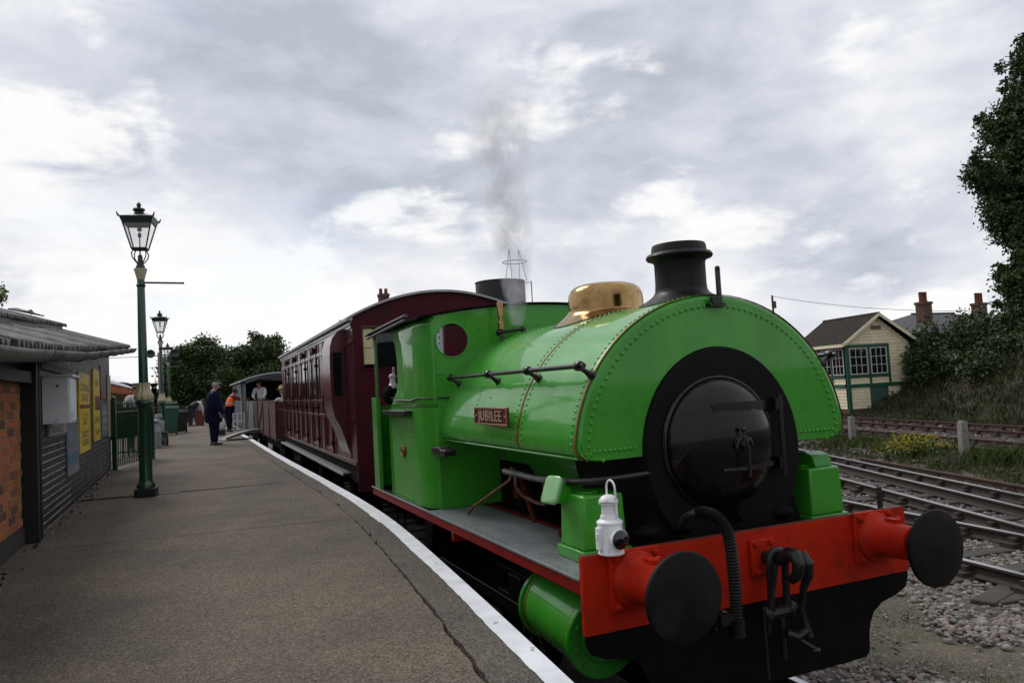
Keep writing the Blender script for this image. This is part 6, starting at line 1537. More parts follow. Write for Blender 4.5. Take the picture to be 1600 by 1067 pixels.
def signs():
    X0 = -4.337
    def sg(name, label, y0, y1, z0, z1, m, th=.012, cat='sign', cast=None):
        mb = MB(); mb.box(X0, X0+th, y0, y1, z0, z1); o = build(name, mb, m, None, bevel=.002); tag(o, label, cat, 'enamel signs on the black wall'); WM[o.name] = Matrix.Identity(4); return o
    YEL = mat('yellow enamel', (.80, .55, .012), .4, coat=.2, col2=(.68, .46, .012), scale=3, dirt=((.10, .07, .02), 14, .60, .72, .7))
    BLU = mat('faded blue enamel', (.075, .14, .20), .5, coat=.1, col2=(.14, .17, .19), scale=4, dirt=((.22, .23, .24), 7, .5, .68, .6))
    REDS = mat('red enamel', (.26, .018, .02), .35, coat=.3, col2=(.2, .02, .02)); BLKE = mat('black enamel lettering', (.015, .012, .010), .4); WHE = mat('dirty white enamel', (.26, .26, .27), .5, col2=(.18, .18, .19), scale=9)
    GRN = mat('dark green enamel', (.03, .07, .03), .5)
    Mx = lambda y, z, x=X0+.0128: Matrix.Translation((x, y, z)) @ Matrix(((0, 0, 1, 0), (1, 0, 0, 0), (0, 1, 0, 0), (0, 0, 0, 1)))
    # meter cabinet
    t = thing('meter_cabinet', 'white metal meter cabinet mounted on the black wall beside the door post', 'cabinet', (-4.34, 5.72, 1.98))
    mb = MB(); mb.box(-4.335, -4.10, 5.70, 6.20, 1.965, 2.43); build('cabinet_body', mb, mat('dull white cabinet', (.80, .81, .86), .5, col2=(.66, .67, .73), scale=3, dirt=((.08, .07, .06), 12, .62, .72, .7)), t, bevel=.006)
    mb = MB(); mb.box(-4.099, -4.090, 5.72, 6.18, 1.985, 2.41); build('cabinet_door', mb, mat('pale cabinet door', (.7, .71, .75), .5), t, bevel=.004)
    mb = MB(); mb.box(-4.338, -4.06, 5.67, 6.24, 2.431, 2.455); build('cabinet_top', mb, mat('dull white cabinet', (.3, .3, .3)), t, bevel=.006)
    mb = MB(); mb.box(-4.0895, -4.088, 5.78, 5.84, 2.05, 2.07); mb.box(-4.0895, -4.088, 5.85, 5.88, 2.02, 2.04); mb.box(-4.21, -4.19, 5.695, 5.699, 2.33, 2.35); build('paint_chip', mb, BLKE, t)
    o = sg('bsn_plate', 'pale lettered plate with grey letters just below the white cabinet', 5.98, 7.25, 1.83, 1.955, WHE, .02)
    text_part('plate_lettering', 'BSNEY', .12, .002, Mx(6.6, 1.892, X0+.0208), mat('grey raised lettering', (.10, .10, .11), .5), o, xs=2.0)
    o.name = 'lettered_plate'
    o = sg('red_sign', 'narrow red and white sign between the cabinet and the tall yellow sign', 7.75, 8.30, 2.02, 2.50, REDS)
    mb = MB(); mb.box(X0+.0125, X0+.0145, 7.76, 8.29, 2.20, 2.31); build('white_band', mb, WHE, o)
    mb = MB(); mb.box(X0+.0125, X0+.0145, 7.76, 8.29, 2.02, 2.07); build('dark_band', mb, GRN, o)
    o = sg('yellow_sign', 'large tall yellow enamel sign with black lettering on the black wall', 8.43, 9.62, 1.50, 2.585, YEL, .02)
    mb = MB(); mb.box(X0+.0205, X0+.0225, 8.47, 9.58, 2.10, 2.15); build('red_lettering_row', mb, REDS, o)
    for zc, txt, sz, m_, xs_ in ((2.38, 'CORAL', .15, BLKE, 2.0), (2.24, 'TEAS', .14, GRN, 2.2), (1.97, '1.52', .15, REDS, 1.9), (1.89, 'PER LB', .05, BLKE, 2), (1.74, 'DAISY', .13, BLKE, 2.0), (1.63, 'USERS', .13, BLKE, 2.0)):
        text_part('lettering', txt, sz, .001, Mx(9.02, zc, X0+.0208), m_, o, xs=xs_)
    mb = MB(); mb.box(X0+.0205, X0+.0215, 8.55, 8.8, 2.52, 2.56); build('glare_strip', mb, WHE, o)  # white strip paints a patch of glare onto the enamel
    o = sg('yellow_sign', 'slimmer tall yellow enamel sign with a red middle, right of the large one', 10.15, 11.05, 1.58, 2.70, YEL, .02)
    mb = MB(); mb.box(X0+.0205, X0+.0225, 10.3, 11.0, 2.06, 2.28); build('red_middle', mb, REDS, o)
    for zc, txt in ((2.48, 'SUN'), (1.90, 'LIGHT'), (1.72, 'SOAP')): text_part('lettering', txt, .14, .001, Mx(10.6, zc, X0+.0208), GRN, o, xs=1.6)
    o = sg('blue_sign', 'weathered blue and grey enamel sign hanging low beside the large yellow sign', 7.30, 8.32, 1.30, 2.0, BLU, .016)
    mb = MB(); mb.box(X0+.0165, X0+.0185, 7.32, 8.30, 1.46, 1.56); build('blue_band', mb, mat('clear blue enamel', (.05, .17, .26), .4), o)
    mb = MB(); mb.box(X0+.0165, X0+.0185, 7.32, 8.30, 1.31, 1.40); build('pale_band', mb, WHE, o)
    for k_ in range(5): mb = MB(); mb.box(X0+.0165, X0+.0185, 7.45+k_*.16, 7.52+k_*.16, 1.66, 1.88); build('pale_letter', mb, WHE, o)
    o = sg('brown_sign', 'brown poster board with a red lower half near the wall end', 11.25, 12.15, 2.24, 2.80, mat('brown poster', (.05, .035, .032), .5), .016)
    mb = MB(); mb.box(X0+.0165, X0+.0185, 11.27, 12.13, 2.25, 2.42); build('red_half', mb, mat('dark red poster', (.12, .015, .02), .5), o)
    mb = MB(); mb.box(X0+.0165, X0+.0185, 11.6, 11.75, 2.64, 2.78); build('white_mark', mb, WHE, o)
    o = sg('teal_sign', 'small blue green poster under the brown board', 11.3, 12.3, 1.60, 2.14, mat('teal enamel', (.05, .11, .13), .5, col2=(.08, .14, .16), scale=8), .016)
    for k_ in range(3): mb = MB(); mb.box(X0+.0165, X0+.0185, 11.4, 12.2, 1.72+k_*.13, 1.76+k_*.13); build('pale_line', mb, WHE, o)
    o = sg('cream_board', 'tall narrow cream board at the far end of the black wall', 12.45, 13.05, 1.55, 2.68, mat('cream board', (.27, .23, .15), .6, dirt=((.12, .10, .07), 8, .5, .7, .6)), .018)
signs()
def roof_plant():
    t = thing('roof_weed', 'yellow green weed growing on the corrugated roof', 'plant', (-5.9, 12.3, 4.0))
    P = crown_points([(-5.93, 12.2, 4.05, .16, .16, .12), (-5.85, 12.2, 4.16, .08, .1, .12), (-6.1, 12.3, 4.0, .12, .12, .06), (-5.45, 12.2, 3.82, .05, .05, .04)], 90000, .2)
    o = leaves('foliage', P[:700], .035, [GRASS_G, mat('yellow green leaf', (.22, .24, .02), .6)], parent=t)
    mb = MB(); mb.tube([(-5.93, 12.2, 3.85), (-5.92, 12.2, 4.1), (-5.88, 12.2, 4.28)], [.008, .006, .002], 5); build('stem', mb, BARK, t)
roof_plant()

# railings
def railings():
    A = Vector((-4.27, 12.98, ZP)); Bp = Vector((-3.72, 15.3, ZP)); C = Vector((-3.9, 21.0, ZP))
    t = thing('green_railings', 'dark green spear-topped railings from the black wall to beyond the first lamp', 'fence', tuple(A))
    def run(p, q, solid):
        d = q-p; L_ = d.length; d.normalize(); n = int(L_/.105); a = math.atan2(d.y, d.x)
        for z in (.18, 1.08):
            mb = MB(); m_ = p+d*L_/2; mb.cbox((m_.x, m_.y, ZP+z), (L_, .04, .03), rz=a); build('rail', mb, LAMPGREEN, t)
        for i in range(n+1):
            c = p+d*(i*.105); mb = MB(); mb.cyl((c.x, c.y, ZP+.05), (c.x, c.y, ZP+1.22), .011, 6); mb.cyl((c.x, c.y, ZP+1.22), (c.x, c.y, ZP+1.30), .018, 6, r2=.002); build('bar', mb, LAMPGREEN, t)
        for c in (p, q):
            mb = MB(); mb.cbox((c.x, c.y, ZP+.66), (.075, .075, 1.32), rz=a); mb.sphere((c.x, c.y, ZP+1.34), .04, 10, 8); build('post', mb, LAMPGREEN, t)
        if solid:
            nn = Vector((-d.y, d.x, 0))*.05; m_ = p+d*L_/2+nn; mb = MB(); mb.cbox((m_.x, m_.y, ZP+.86), (L_, .02, .60), rz=a); build('backing_panel', mb, LAMPGREEN, t)
    run(A, Bp, True)
    # return run to the left behind
    run(Bp+Vector((0, .1, 0)), Vector((-6.8, 16.6, ZP)), False)
railings()
# bins, bench, planter things
def bin_(label, loc, m, w=.55, h=.95, rz=.1, lid=True):
    t = thing('wheelie_bin', label, 'bin', loc, rz, 'bins on the platform')
    mb = MB(); mb.loft([[(-w*.38, -w*.4, .06), (w*.38, -w*.4, .06), (w*.38, w*.4, .06), (-w*.38, w*.4, .06)], [(-w*.5, -w*.55, h), (w*.5, -w*.55, h), (w*.5, w*.55, h), (-w*.5, w*.55, h)]]); build('bin_body', mb, m, t, world=False, bevel=.02)
    if lid: mb = MB(); mb.prism([(-w*.6, h), (w*.6, h), (w*.5, h+.07), (-w*.45, h+.10)], -w*.53, w*.53, axis='X'); build('lid', mb, m, t, world=False, bevel=.015)
    for sx in (-1, 1): mb = MB(); mb.lathe([(.10, -.025), (.10, .025)], 16, c=(sx*w*.42, w*.42, .10), axis='X'); build('wheel', mb, RUBBER, t, world=False)
BG = mat('green bin plastic', (.018, .070, .045), .5); BB = mat('black bin plastic', (.012, .012, .014), .45)
bin_('larger green bin standing left of the black bin on the platform', (-3.60, 28.2, ZP), BG, .58, .98)
bin_('black bin with rounded lid right of the green bin', (-3.22, 29.6, ZP), BB, .48, .80, lid=True)
bin_('slatted green bin behind the other two bins', (-3.75, 31.5, ZP), mat('dark slatted green', (.012, .045, .03), .5), .7, 1.15)
def bench(label, x, y):
    t = thing('platform_bench', label, 'bench', (x, y, ZP), R(92), 'benches along the railings')
    for z, yy in ((.45, -.05), (.45, .07), (.45, .19), (.62, .28), (.74, .31), (.86, .34)):
        mb = MB(); mb.cbox((0, yy, z), (1.5, .09 if z < .5 else .03, .03 if z < .5 else .08)); build('slat', mb, LAMPGREEN, t, world=False, bevel=.005)
    for sx in (-.65, .65):
        mb = MB(); mb.tube([(sx, -.08, 0), (sx, -.08, .45), (sx, .22, .43), (sx, .25, 0)], .022, 6); mb.tube([(sx, .22, .43), (sx, .36, .92)], .022, 6); mb.tube([(sx, -.08, .45), (sx, -.10, .66), (sx, .28, .68)], .018, 6); build('bench_frame', mb, TIMBERBLK, t, world=False)
bench('green slatted bench behind the second lamp', -4.05, 23.4)
bench('green slatted bench farther along beside the bins', -4.0, 26.2)
def churn(label, x, y):
    t = thing('milk_churn', label, 'churn', (x, y, ZP))
    mb = MB(); mb.lathe([(.16, 0), (.165, .02), (.16, .04), (.16, .42), (.15, .48), (.10, .58), (.095, .66), (.12, .69), (.12, .72)], 24); build('churn_body', mb, mat('dull galvanised metal', (.25, .27, .28), .5, metal=.4), t, world=False)
    mb = MB(); mb.lathe([(.125, .72), (.12, .75), (.05, .77), (.03, .80), (.001, .80)], 20, cap=False); build('churn_lid', mb, mat('dull galvanised metal', (.3, .3, .3)), t, world=False)
    mb = MB(); mb.tube([(.15, 0, .50), (.19, 0, .54), (.17, 0, .62), (.10, 0, .62)], .01, 5); build('churn_handle', mb, mat('dull galvanised metal', (.3, .3, .3)), t, world=False)
churn('grey metal milk churn standing between the first and second lamps', -3.82, 19.8)
def trolley():
    t = thing('luggage_trolley', 'small dark luggage trolley with white box left of the second lamp', 'trolley', (-3.78, 20.55, ZP), R(15))
    mb = MB(); mb.box(-.25, .25, -.3, .3, .35, .39); build('deck', mb, TIMBERBLK, t, world=False)
    for sx in (-1, 1):
        mb = MB(); mb.lathe([(.15, -.02), (.17, -.02), (.17, .02), (.15, .02)], 20, c=(sx*.22, 0, .17), axis='X'); build('wheel', mb, RUBBER, t, world=False)
    mb = MB(); mb.tube([(-.2, .3, .37), (-.2, .38, 1.1), (.2, .38, 1.1), (.2, .3, .37)], .014, 6); build('handle', mb, LAMPGREEN, t, world=False)
    mb = MB(); mb.cbox((0, 0, .56), (.3, .3, .32)); mb.cbox((.04, 0, .85), (.16, .16, .10)); build('box_load', mb, mat('grey white box', (.30, .32, .33), .6), t, world=False, bevel=.01)
trolley()
mb = MB(); mb.cbox((-2.42, 37.9, ZP+.38), (.42, .42, .76)); o = build('red_crate', mb, mat('dark red crate', (.14, .03, .025), .7), None, bevel=.02); tag(o, 'upright dark red crate beside the bending person', 'crate')
def end_fence():
    t = thing('picket_fence', 'low brown picket fence across the far end of the platform', 'fence', (-3, 44, ZP))
    for i in range(52):
        x = -6+i*.13; mb = MB(); mb.box(x, x+.08, 44, 44.02, ZP+.05, ZP+1.0); build('picket', mb, mat('red brown fence paint', (.05, .025, .02), .8), t)
    for z in (.3, .8): mb = MB(); mb.box(-6.1, .9, 44.021, 44.05, ZP+z, ZP+z+.08); build('fence_rail', mb, mat('red brown fence paint', (.05, .025, .02)), t)
end_fence()

# ------------------------------------------------------------------ far left trains
def far_coach(label, x0, y0, ang, L_, m, group=None, roofm=ROOFGREY, win=True, name='orange_coach', z0=1.15):
    t = thing(name, label, 'coach', (x0, y0, 0), ang, group); B = lambda *a, **k: build(*a, parent=t, world=False, **k)
    hw = 1.3; rz = lambda x: 3.05+.5*(1-(x/1.36)**2)
    mb = MB(); mb.box(-hw, hw, 0, L_, z0, 3.05); B('coach_body', mb, m)
    xs = np.linspace(-1.36, 1.36, 19); mb = MB(); mb.prism([(float(x), rz(float(x))+.04) for x in xs]+[(float(x), rz(float(x))) for x in reversed(xs)], -.1, L_+.1); B('roof', mb, roofm)
    mb = MB(); mb.prism([(float(x)*.95, rz(float(x))) for x in xs], -.02, 0); B('end_panel', mb, MATTBLACK)
    if win:
        n = int(L_/1.15)
        for i in range(n):
            y = .6+i*1.15; mb = MB(); mb.box(hw, hw+.02, y, y+.75, 2.0, 2.72); f = B('window', mb, mat('dark orange window frame', (.10, .03, .01), .5)); mb = MB(); mb.box(hw+.02, hw+.024, y+.06, y+.69, 2.06, 2.66); build('pane', mb, WINDOW, f, world=False)
        for y in (1.5, L_-4): mb = MB(); mb.box(hw+.0, hw+.01, y, y+1.2, 2.86, 2.93); B('lettering_board', mb, WHITESHIRT)
    mb = MB(); mb.box(-1, 1, .3, L_-.3, .5, z0); B('under_frame', mb, MATTBLACK); return t
OR = mat('orange coach paint', (.52, .13, .012), .4, coat=.3)
far_coach('orange coach with pale roof standing beyond the green railings', -7.3, 30.0, 0, 20, OR)
far_coach('dark coach with white arched roof next in line past the orange one', -6.9, 50.8, 0, 9.5, MATTBLACK, name='dark_coach', win=False)
def far_loco():
    t = thing('distant_locomotive', 'black steam locomotive with tall chimney beyond the railings', 'locomotive', (-5.3, 62, 0)); B = lambda *a, **k: build(*a, parent=t, world=False, **k)
    mb = MB(); mb.lathe([(.62, 0), (.65, .05), (.65, 4)], 24, c=(0, 0, 2.2), axis='Y'); B('boiler', mb, MATTBLACK)
    mb = MB(); mb.lathe([(.2, 2.8), (.19, 3.4), (.28, 3.6), (.27, 3.7)], 16, c=(0, .7, 0)); B('chimney', mb, MATTBLACK)
    mb = MB(); mb.lathe([(.3, 2.7), (.28, 3.2), (.1, 3.35)], 16, c=(0, 2.2, 0)); B('dome', mb, MATTBLACK)
    mb = MB(); mb.box(-1.2, 1.2, 4, 6, 1.2, 3.3); B('cab', mb, MATTBLACK); mb = MB(); mb.box(-1.2, 1.2, -.5, 6.5, .9, 1.25); B('running_plate', mb, MATTBLACK)
    mb = MB(); mb.box(-1.2, 1.2, -.55, -.5, .85, 1.3); B('buffer_beam', mb, RED_D)
far_loco()
def pole_wire(label, x, y, h, name='telegraph_pole'):
    t = thing(name, label, 'pole', (x, y, 0)); mb = MB(); mb.cyl((0, 0, -.3), (0, 0, h), .15, 10, r2=.11); build('pole', mb, mat('weathered pole wood', (.09, .075, .06), .9), t, world=False)
    mb = MB(); mb.cbox((.25, 0, h-1.0), (.3, .2, .75)); build('transformer_box', mb, mat('weathered pole wood', (.1, .08, .06)), t, world=False)
    return t
pole_wire('distant wooden telegraph pole rising above the green tank', 55.0, 60.0, 10.1)
def wire(pts, sag, label, r_=.02):
    a, b = Vector(pts[0]), Vector(pts[1]); P = [a.lerp(b, t)-Vector((0, 0, sag*4*t*(1-t))) for t in np.linspace(0, 1, 18)]
    mb = MB(); mb.tube(P, r_, 5); o = build('overhead_wire', mb, MATTBLACK, None); tag(o, label, 'wire')
wire([(55.1, 60, 10.0), (62.5, 42.2, 6.4)], .5, 'thin overhead wire from the telegraph pole to the house roof', .022)
wire([(-40, 62, 7.0), (-3.6, 58, 5.6)], .5, 'faint wire crossing above the orange coach', .02)

# ------------------------------------------------------------------ buildings beyond
def water_tank():
    t = thing('water_tower', 'round black water tank on a column with a hooped ladder', 'water tower', (12.95, 35, -.2)); B = lambda *a, **k: build(*a, parent=t, world=False, **k)
    mb = MB(); mb.lathe([(1.33, 5.9), (1.35, 5.95), (1.35, 7.85), (1.38, 7.88), (1.38, 7.93), (1.28, 7.93), (1.28, 7.5), (.01, 7.5)], 40, cap=False); B('tank', mb, mat('black tank plate', (.013, .014, .016), .55))
    mb = MB(); mb.lathe([(.5, 0), (.4, .3), (.35, 5.6), (.8, 5.92)], 24); B('column', mb, MATTBLACK)
    IRG = mat('grey ladder iron', (.16, .16, .16), .6)
    mb = MB()
    for z in (6.6, 7.95):
        mb.tube([(1.35+.28*(1-math.cos(a))*1.0, .35*math.sin(a), z) for a in np.linspace(0, math.pi, 10)], .022, 5)
    mb.tube([(1.9, 0, 5.3), (1.9, 0, 8.0)], .03, 5); mb.tube([(1.6, .25, 5.3), (1.6, .25, 8.0)], .02, 5); B('ladder_cage', mb, IRG)
    mb = MB(); P = [(.95+.66*math.cos(a), .66*math.sin(a), 9.05) for a in np.linspace(0, 6.283, 25)[:-1]]; mb.tube(P, .025, 5, closed=True)
    for x, xt in ((.35, .65), (.75, .66), (1.2, 1.22), (1.65, 1.24)): mb.tube([(x, 0, 8.0), (xt, 0, 9.75)], .018, 5)
    B('top_hoop', mb, IRG)
water_tank()
def chimney_stack(name, t, x, y, z0, z1, w, pots, parent=None):
    p = parent or t
    mb = MB(); mb.box(x-w, x+w, y-w*.8, y+w*.8, z0, z1); c = build(name, mb, REDBRICK, p)
    mb = MB(); mb.box(x-w*1.12, x+w*1.12, y-w*.95, y+w*.95, z1-.22, z1-.02); build('oversail', mb, REDBRICK, c)
    return c
def coach_house():
    t = thing('distant_house', 'house beyond the coach, only its chimney showing above the roof', 'house', (7.6, 50, 0))
    mb = MB(); mb.box(8.8, 13, 50, 58, 0, 6.0); build('wall', mb, REDBRICK, t)
    mb = MB(); mb.prism([(50, 6), (58, 6), (54, 7.6)], 8.6, 13.2, axis='X'); rf = build('roof', mb, SLATE, t)
    c = chimney_stack('chimney', t, 10.9, 53, 6, 9.45, .36, 2, rf)
    for dx in (-.2, .2):
        mb = MB(); mb.lathe([(.15, 9.42), (.12, 9.80), (.14, 9.84)], 12, c=(10.9+dx, 53, 0)); build('chimney_pot', mb, POT, t)
coach_house()
SBX = thing('signal_box', 'cream weatherboarded signal box with green trim and a dark gabled roof', 'signal box', (24.5, 22.5, -.1), math.atan2(-.229, .973))
def signal_box():
    # local: +x along gable (u), +y along front (v) away
    W_, L_ = 3.35, 3.9; B = lambda *a, **k: build(*a, parent=SBX, world=False, **k)
    ze = 3.25; za = 4.48; off = .1
    mb = MB(); mb.box(.02, W_-.02, .02, L_-.02, -.1, .26); B('brick_base', mb, REDBRICK)
    mb = MB(); mb.box(.03, W_-.03, .03, L_-.03, .26, ze); 
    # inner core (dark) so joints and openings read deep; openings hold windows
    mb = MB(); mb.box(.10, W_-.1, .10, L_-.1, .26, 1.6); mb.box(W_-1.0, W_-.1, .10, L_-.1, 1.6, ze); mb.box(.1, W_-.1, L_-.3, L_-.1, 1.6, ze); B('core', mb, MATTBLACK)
    # weatherboards on gable end (y=0 face) and front (x=0 face)
    bh = .145
    def boards(face, a0, a1, z0, z1):
        z = z0
        while z < z1-.02:
            h = min(bh, z1-z); mb = MB()
            if face == 'g': mb.loft([[(a0, .035, z), (a0, .0, z), (a0, .022, z+h-.004), (a0, .035, z+h-.004)], [(a1, .035, z), (a1, .0, z), (a1, .022, z+h-.004), (a1, .035, z+h-.004)]])
            else: mb.loft([[(.035, a0, z), (.0, a0, z), (.022, a0, z+h-.004), (.035, a0, z+h-.004)], [(.035, a1, z), (.0, a1, z), (.022, a1, z+h-.004), (.035, a1, z+h-.004)]])
            B('weatherboard', mb, CLAP); z += bh
    boards('g', .16, 1.14, .26, 1.22); boards('g', 2.02, W_, .26, 1.22); boards('g', .16, 1.14, 1.38, 1.66); boards('g', 1.24, 2.12, 1.38, 1.66); boards('g', 2.22, W_, 1.38, 3.2)
    boards('f', .16, L_, .26, 1.22); boards('f', .16, L_, 1.38, 1.66)
    # gable triangle boards
    z = 3.2
    while z < za-.12:
        fr = (za-.06-z)/(za-ze+.12); cx = W_/2; hw_ = min(W_/2, fr*(W_/2+.05)); mb = MB(); mb.loft([[(cx-hw_, .035, z), (cx-hw_, 0, z), (cx-hw_+.12, .022, z+bh-.004), (cx-hw_+.12, .035, z+bh-.004)], [(cx+hw_, .035, z), (cx+hw_, 0, z), (cx+hw_-.12, .022, z+bh-.004), (cx+hw_-.12, .035, z+bh-.004)]])
        B('weatherboard', mb, CLAP); z += bh
    mb = MB(); mb.prism([(.05, 3.1), (W_-.05, 3.1), (W_/2, za-.1)], .04, .06); B('gable_backing', mb, CLAP)
    mb = MB(); mb.box(W_/2-.28, W_/2+.22, -.02, .0, 3.82, 4.0); B('gable_vent', mb, mat('brown vent board', (.16, .12, .08), .8))
    # trim
    for a in ((.0, .16, .12, 3.12), (1.14, 1.24, 1.3, 3.08), (2.12, 2.22, 1.3, 3.1), (1.12, 1.14, .26, 1.22), (2.0, 2.02, .26, 1.22)):
        mb = MB(); mb.box(a[0], a[1], -.03, .04, a[2], a[3]); B('green_post', mb, SBGREEN, bevel=.004)
    for z0, z1, x1 in ((1.22, 1.38, W_), (1.66, 1.76, 2.22), (3.04, 3.16, 2.22)):
        mb = MB(); mb.box(.16, x1, -.035, .035, z0, z1); B('green_rail', mb, SBGREEN, bevel=.004); mb = MB(); mb.box(-.035, .035, .16, L_, z0, z1); B('green_rail', mb, mat('blue green trim', (.03, .09, .08), .6) if z0 < 1.5 else SBGREEN, bevel=.004)
    for y in (1.12, 2.1, 3.08): mb = MB(); mb.box(-.03, .04, y-.05, y+.05, 1.4, 3.05); B('green_post', mb, SBGREEN)
    mb = MB(); mb.box(1.14, 2.0, .0, .03, .26, 1.22); d = B('door', mb, SBDOOR); mb = MB(); mb.sphere((1.9, -.02, .75), .03, 8, 6); build('door_knob', mb, BRASS, d, world=False)
    def window(face, a0, a1, z0, z1, nx, nz):
        mb = MB(); t_ = .045
        def bx(p0, p1, q0, q1, y0=-.005, y1=.03, tgt=mb):
            if face == 'g': tgt.box(p0, p1, y0, y1, q0, q1)
            else: tgt.box(y0, y1, p0, p1, q0, q1)
        bx(a0, a1, z0, z0+t_); bx(a0, a1, z1-t_, z1); bx(a0, a0+t_, z0+t_, z1-t_); bx(a1-t_, a1, z0+t_, z1-t_)
        f = B('window', mb, SBWHITE)
        W0, W1, Z0, Z1 = a0+t_, a1-t_, z0+t_, z1-t_
        for i in range(1, nx):
            mb = MB(); c = W0+(W1-W0)*i/nx; bx(c-.012, c+.012, Z0, Z1, tgt=mb); build('glazing_bar', mb, SBWHITE, f, world=False)
        for i in range(1, nz):
            mb = MB(); c = Z0+(Z1-Z0)*i/nz; bx(W0, W1, c-.012, c+.012, 0, .025, tgt=mb); build('glazing_bar', mb, SBWHITE, f, world=False)
        for i in range(nx):
            for j in range(nz):
                mb = MB(); bx(W0+(W1-W0)*i/nx+.012, W0+(W1-W0)*(i+1)/nx-.012, Z0+(Z1-Z0)*j/nz+.012, Z0+(Z1-Z0)*(j+1)/nz-.012, .012, .016, tgt=mb); build('pane', mb, WINDOW, f, world=False)
    window('g', .20, 1.12, 1.80, 3.02, 3, 3); window('g', 1.26, 2.10, 1.80, 3.02, 3, 3)
    for k in range(4):
        a = .18+k*.98; window('f', a, a+.87, 1.80, 3.02, 3, 3)
    # roof : slabs with slate courses and bargeboards
    ov = .28; cx = W_/2
    for sg in (-1, 1):
        x1 = cx+sg*(cx+ov); z1 = ze-.06-(.0); 
        n = 14
        for k in range(n):
            t0, t1 = k/n, (k+1)/n+.012; xa, xb = x1+(cx-x1)*t0, x1+(cx-x1)*min(t1, 1); zz = lambda t_: z1+(za+.06-z1)*t_
            mb = MB(); mb.loft([[(xa, -ov, zz(t0)), (xb, -ov, zz(min(t1, 1))-.012), (xb, -ov, zz(min(t1, 1))+.012), (xa, -ov, zz(t0)+.034)], [(xa, L_+.2, zz(t0)), (xb, L_+.2, zz(min(t1, 1))-.012), (xb, L_+.2, zz(min(t1, 1))+.012), (xa, L_+.2, zz(t0)+.034)]]); B('slate_course', mb, SLATE)
        mb = MB(); mb.loft([[(x1, -ov-.03, z1-.12), (x1, -ov, z1-.12), (x1, -ov, z1+.03), (x1, -ov-.03, z1+.03)], [(cx, -ov-.03, za-.06), (cx, -ov, za-.06), (cx, -ov, za+.09), (cx, -ov-.03, za+.09)]]); B('bargeboard', mb, CLAP)
        mb = MB(); mb.box(min(x1, x1+sg*.03), max(x1, x1+sg*.03), -ov, L_+.2, z1-.12, z1+.02); B('eaves_board', mb, CLAP)
    mb = MB(); mb.tube([(cx, -ov, za+.07), (cx, L_+.2, za+.07)], .06, 8); B('ridge', mb, SLATE)
signal_box()
def house():
    t = thing('slate_roofed_house', 'house with grey hipped slate roof and brick chimney behind the bushes', 'house', (55, 40, 1.5))
    mb = MB(); mb.box(50.5, 64, 38, 48, 0, 4.6); build('wall', mb, REDBRICK, t)
    x0, x1, y0, y1, ze, zr = 49.8, 64.5, 37.5, 48.5, 4.4, 6.25
    n = 16; rings = []
    rf = None
    for k in range(n):
        def ring(t_, up):
            xa = x0+(54.6-x0)*t_; xb = x1+(60-x1)*t_; ya = y0+(43-y0)*t_; yb = y1-(y1-43)*t_; z = ze+(zr-ze)*t_+up
            return [(xa, ya, z), (xb, ya, z), (xb, yb, z), (xa, yb, z)]
        mb = MB(); mb.loft([ring(k/n, .012), ring((k+1)/n+.004, .0)], cap=(k == n-1)); o = build('slate_course', mb, SLATE_G, t, smooth=False)
    mb = MB(); mb.tube([(54.6, 43, zr+.05), (60, 43, zr+.05)], .09, 6); build('ridge_tiles', mb, SLATE_G, t)
    c = chimney_stack('chimney', t, 52.45, 40.1, 4.8, 7.0, .48, 0)
    for dx, m_ in ((-.22, POT), (.2, POT)):
        mb = MB(); mb.lathe([(.2, 6.95), (.17, 7.2), (.17, 7.75), (.2, 7.8)], 14, c=(52.45+dx, 40.1, 0)); build('chimney_pot', mb, m_, t)
    c = chimney_stack('chimney', t, 59.6, 40.4, 4.8, 6.9, .48, 0)
    for dx in (-.25, .05, .3): mb = MB(); mb.lathe([(.15, 6.85), (.14, 7.7), (.16, 7.75)], 14, c=(59.6+dx, 40.4, 0)); build('chimney_pot', mb, POT, t)
    for (a, zz) in ((50.45, 3.2),):
        mb = MB(); mb.box(51.0, 52.0, 37.97, 38.0, 2.2, 3.6); f = build('window', mb, SBWHITE, t)
        for i in range(2):
            mb = MB(); mb.box(51.08+i*.44, 51.48+i*.44, 37.95, 37.969, 2.28, 3.52); build('pane', mb, WINDOW, f)
house()

# ------------------------------------------------------------------ vegetation
def tree(label, loc, blobs, dens, leaf, mats, trunk_h, tr, name='broadleaf_tree', group=None, cat='tree', shell=.35, limbs=7):
    t = thing(name, label, cat, loc, 0, group)
    lx, ly, lz = loc
    mb = MB(); P = [(lx, ly, lz-.3), (lx+.05, ly, lz+trunk_h*.4), (lx-.05, ly+.1, lz+trunk_h)]; mb.tube(P, [tr, tr*.8, tr*.5], 10)
    for k in range(min(limbs, len(blobs))):
        b = blobs[k]; s_ = Vector((lx, ly, lz+trunk_h*random.uniform(.5, .95))); e_ = Vector(b[:3]); mb.tube([s_, s_.lerp(e_, .5)+Vector((0, 0, .2)), e_], [tr*.4, tr*.25, tr*.08], 6)
    build('trunk', mb, BARK, t)
    pts = crown_points(blobs, dens, shell)
    # loose sprigs beyond the outline
    leaves('crown', pts, leaf, mats, parent=t); return t
def blobset(cx, cy, z0, z1, r_, n, rb, taper=.5):
    out = []
    for i in range(n):
        h = random.random(); a = random.uniform(0, 6.283); rad = r_*(1-taper*abs(2*h-1)**1.6)*math.sqrt(random.random())
        s_ = rb*random.uniform(.6, 1.25); out.append((cx+rad*math.cos(a), cy+rad*math.sin(a), z0+(z1-z0)*h, s_, s_, s_*.8))
    return out
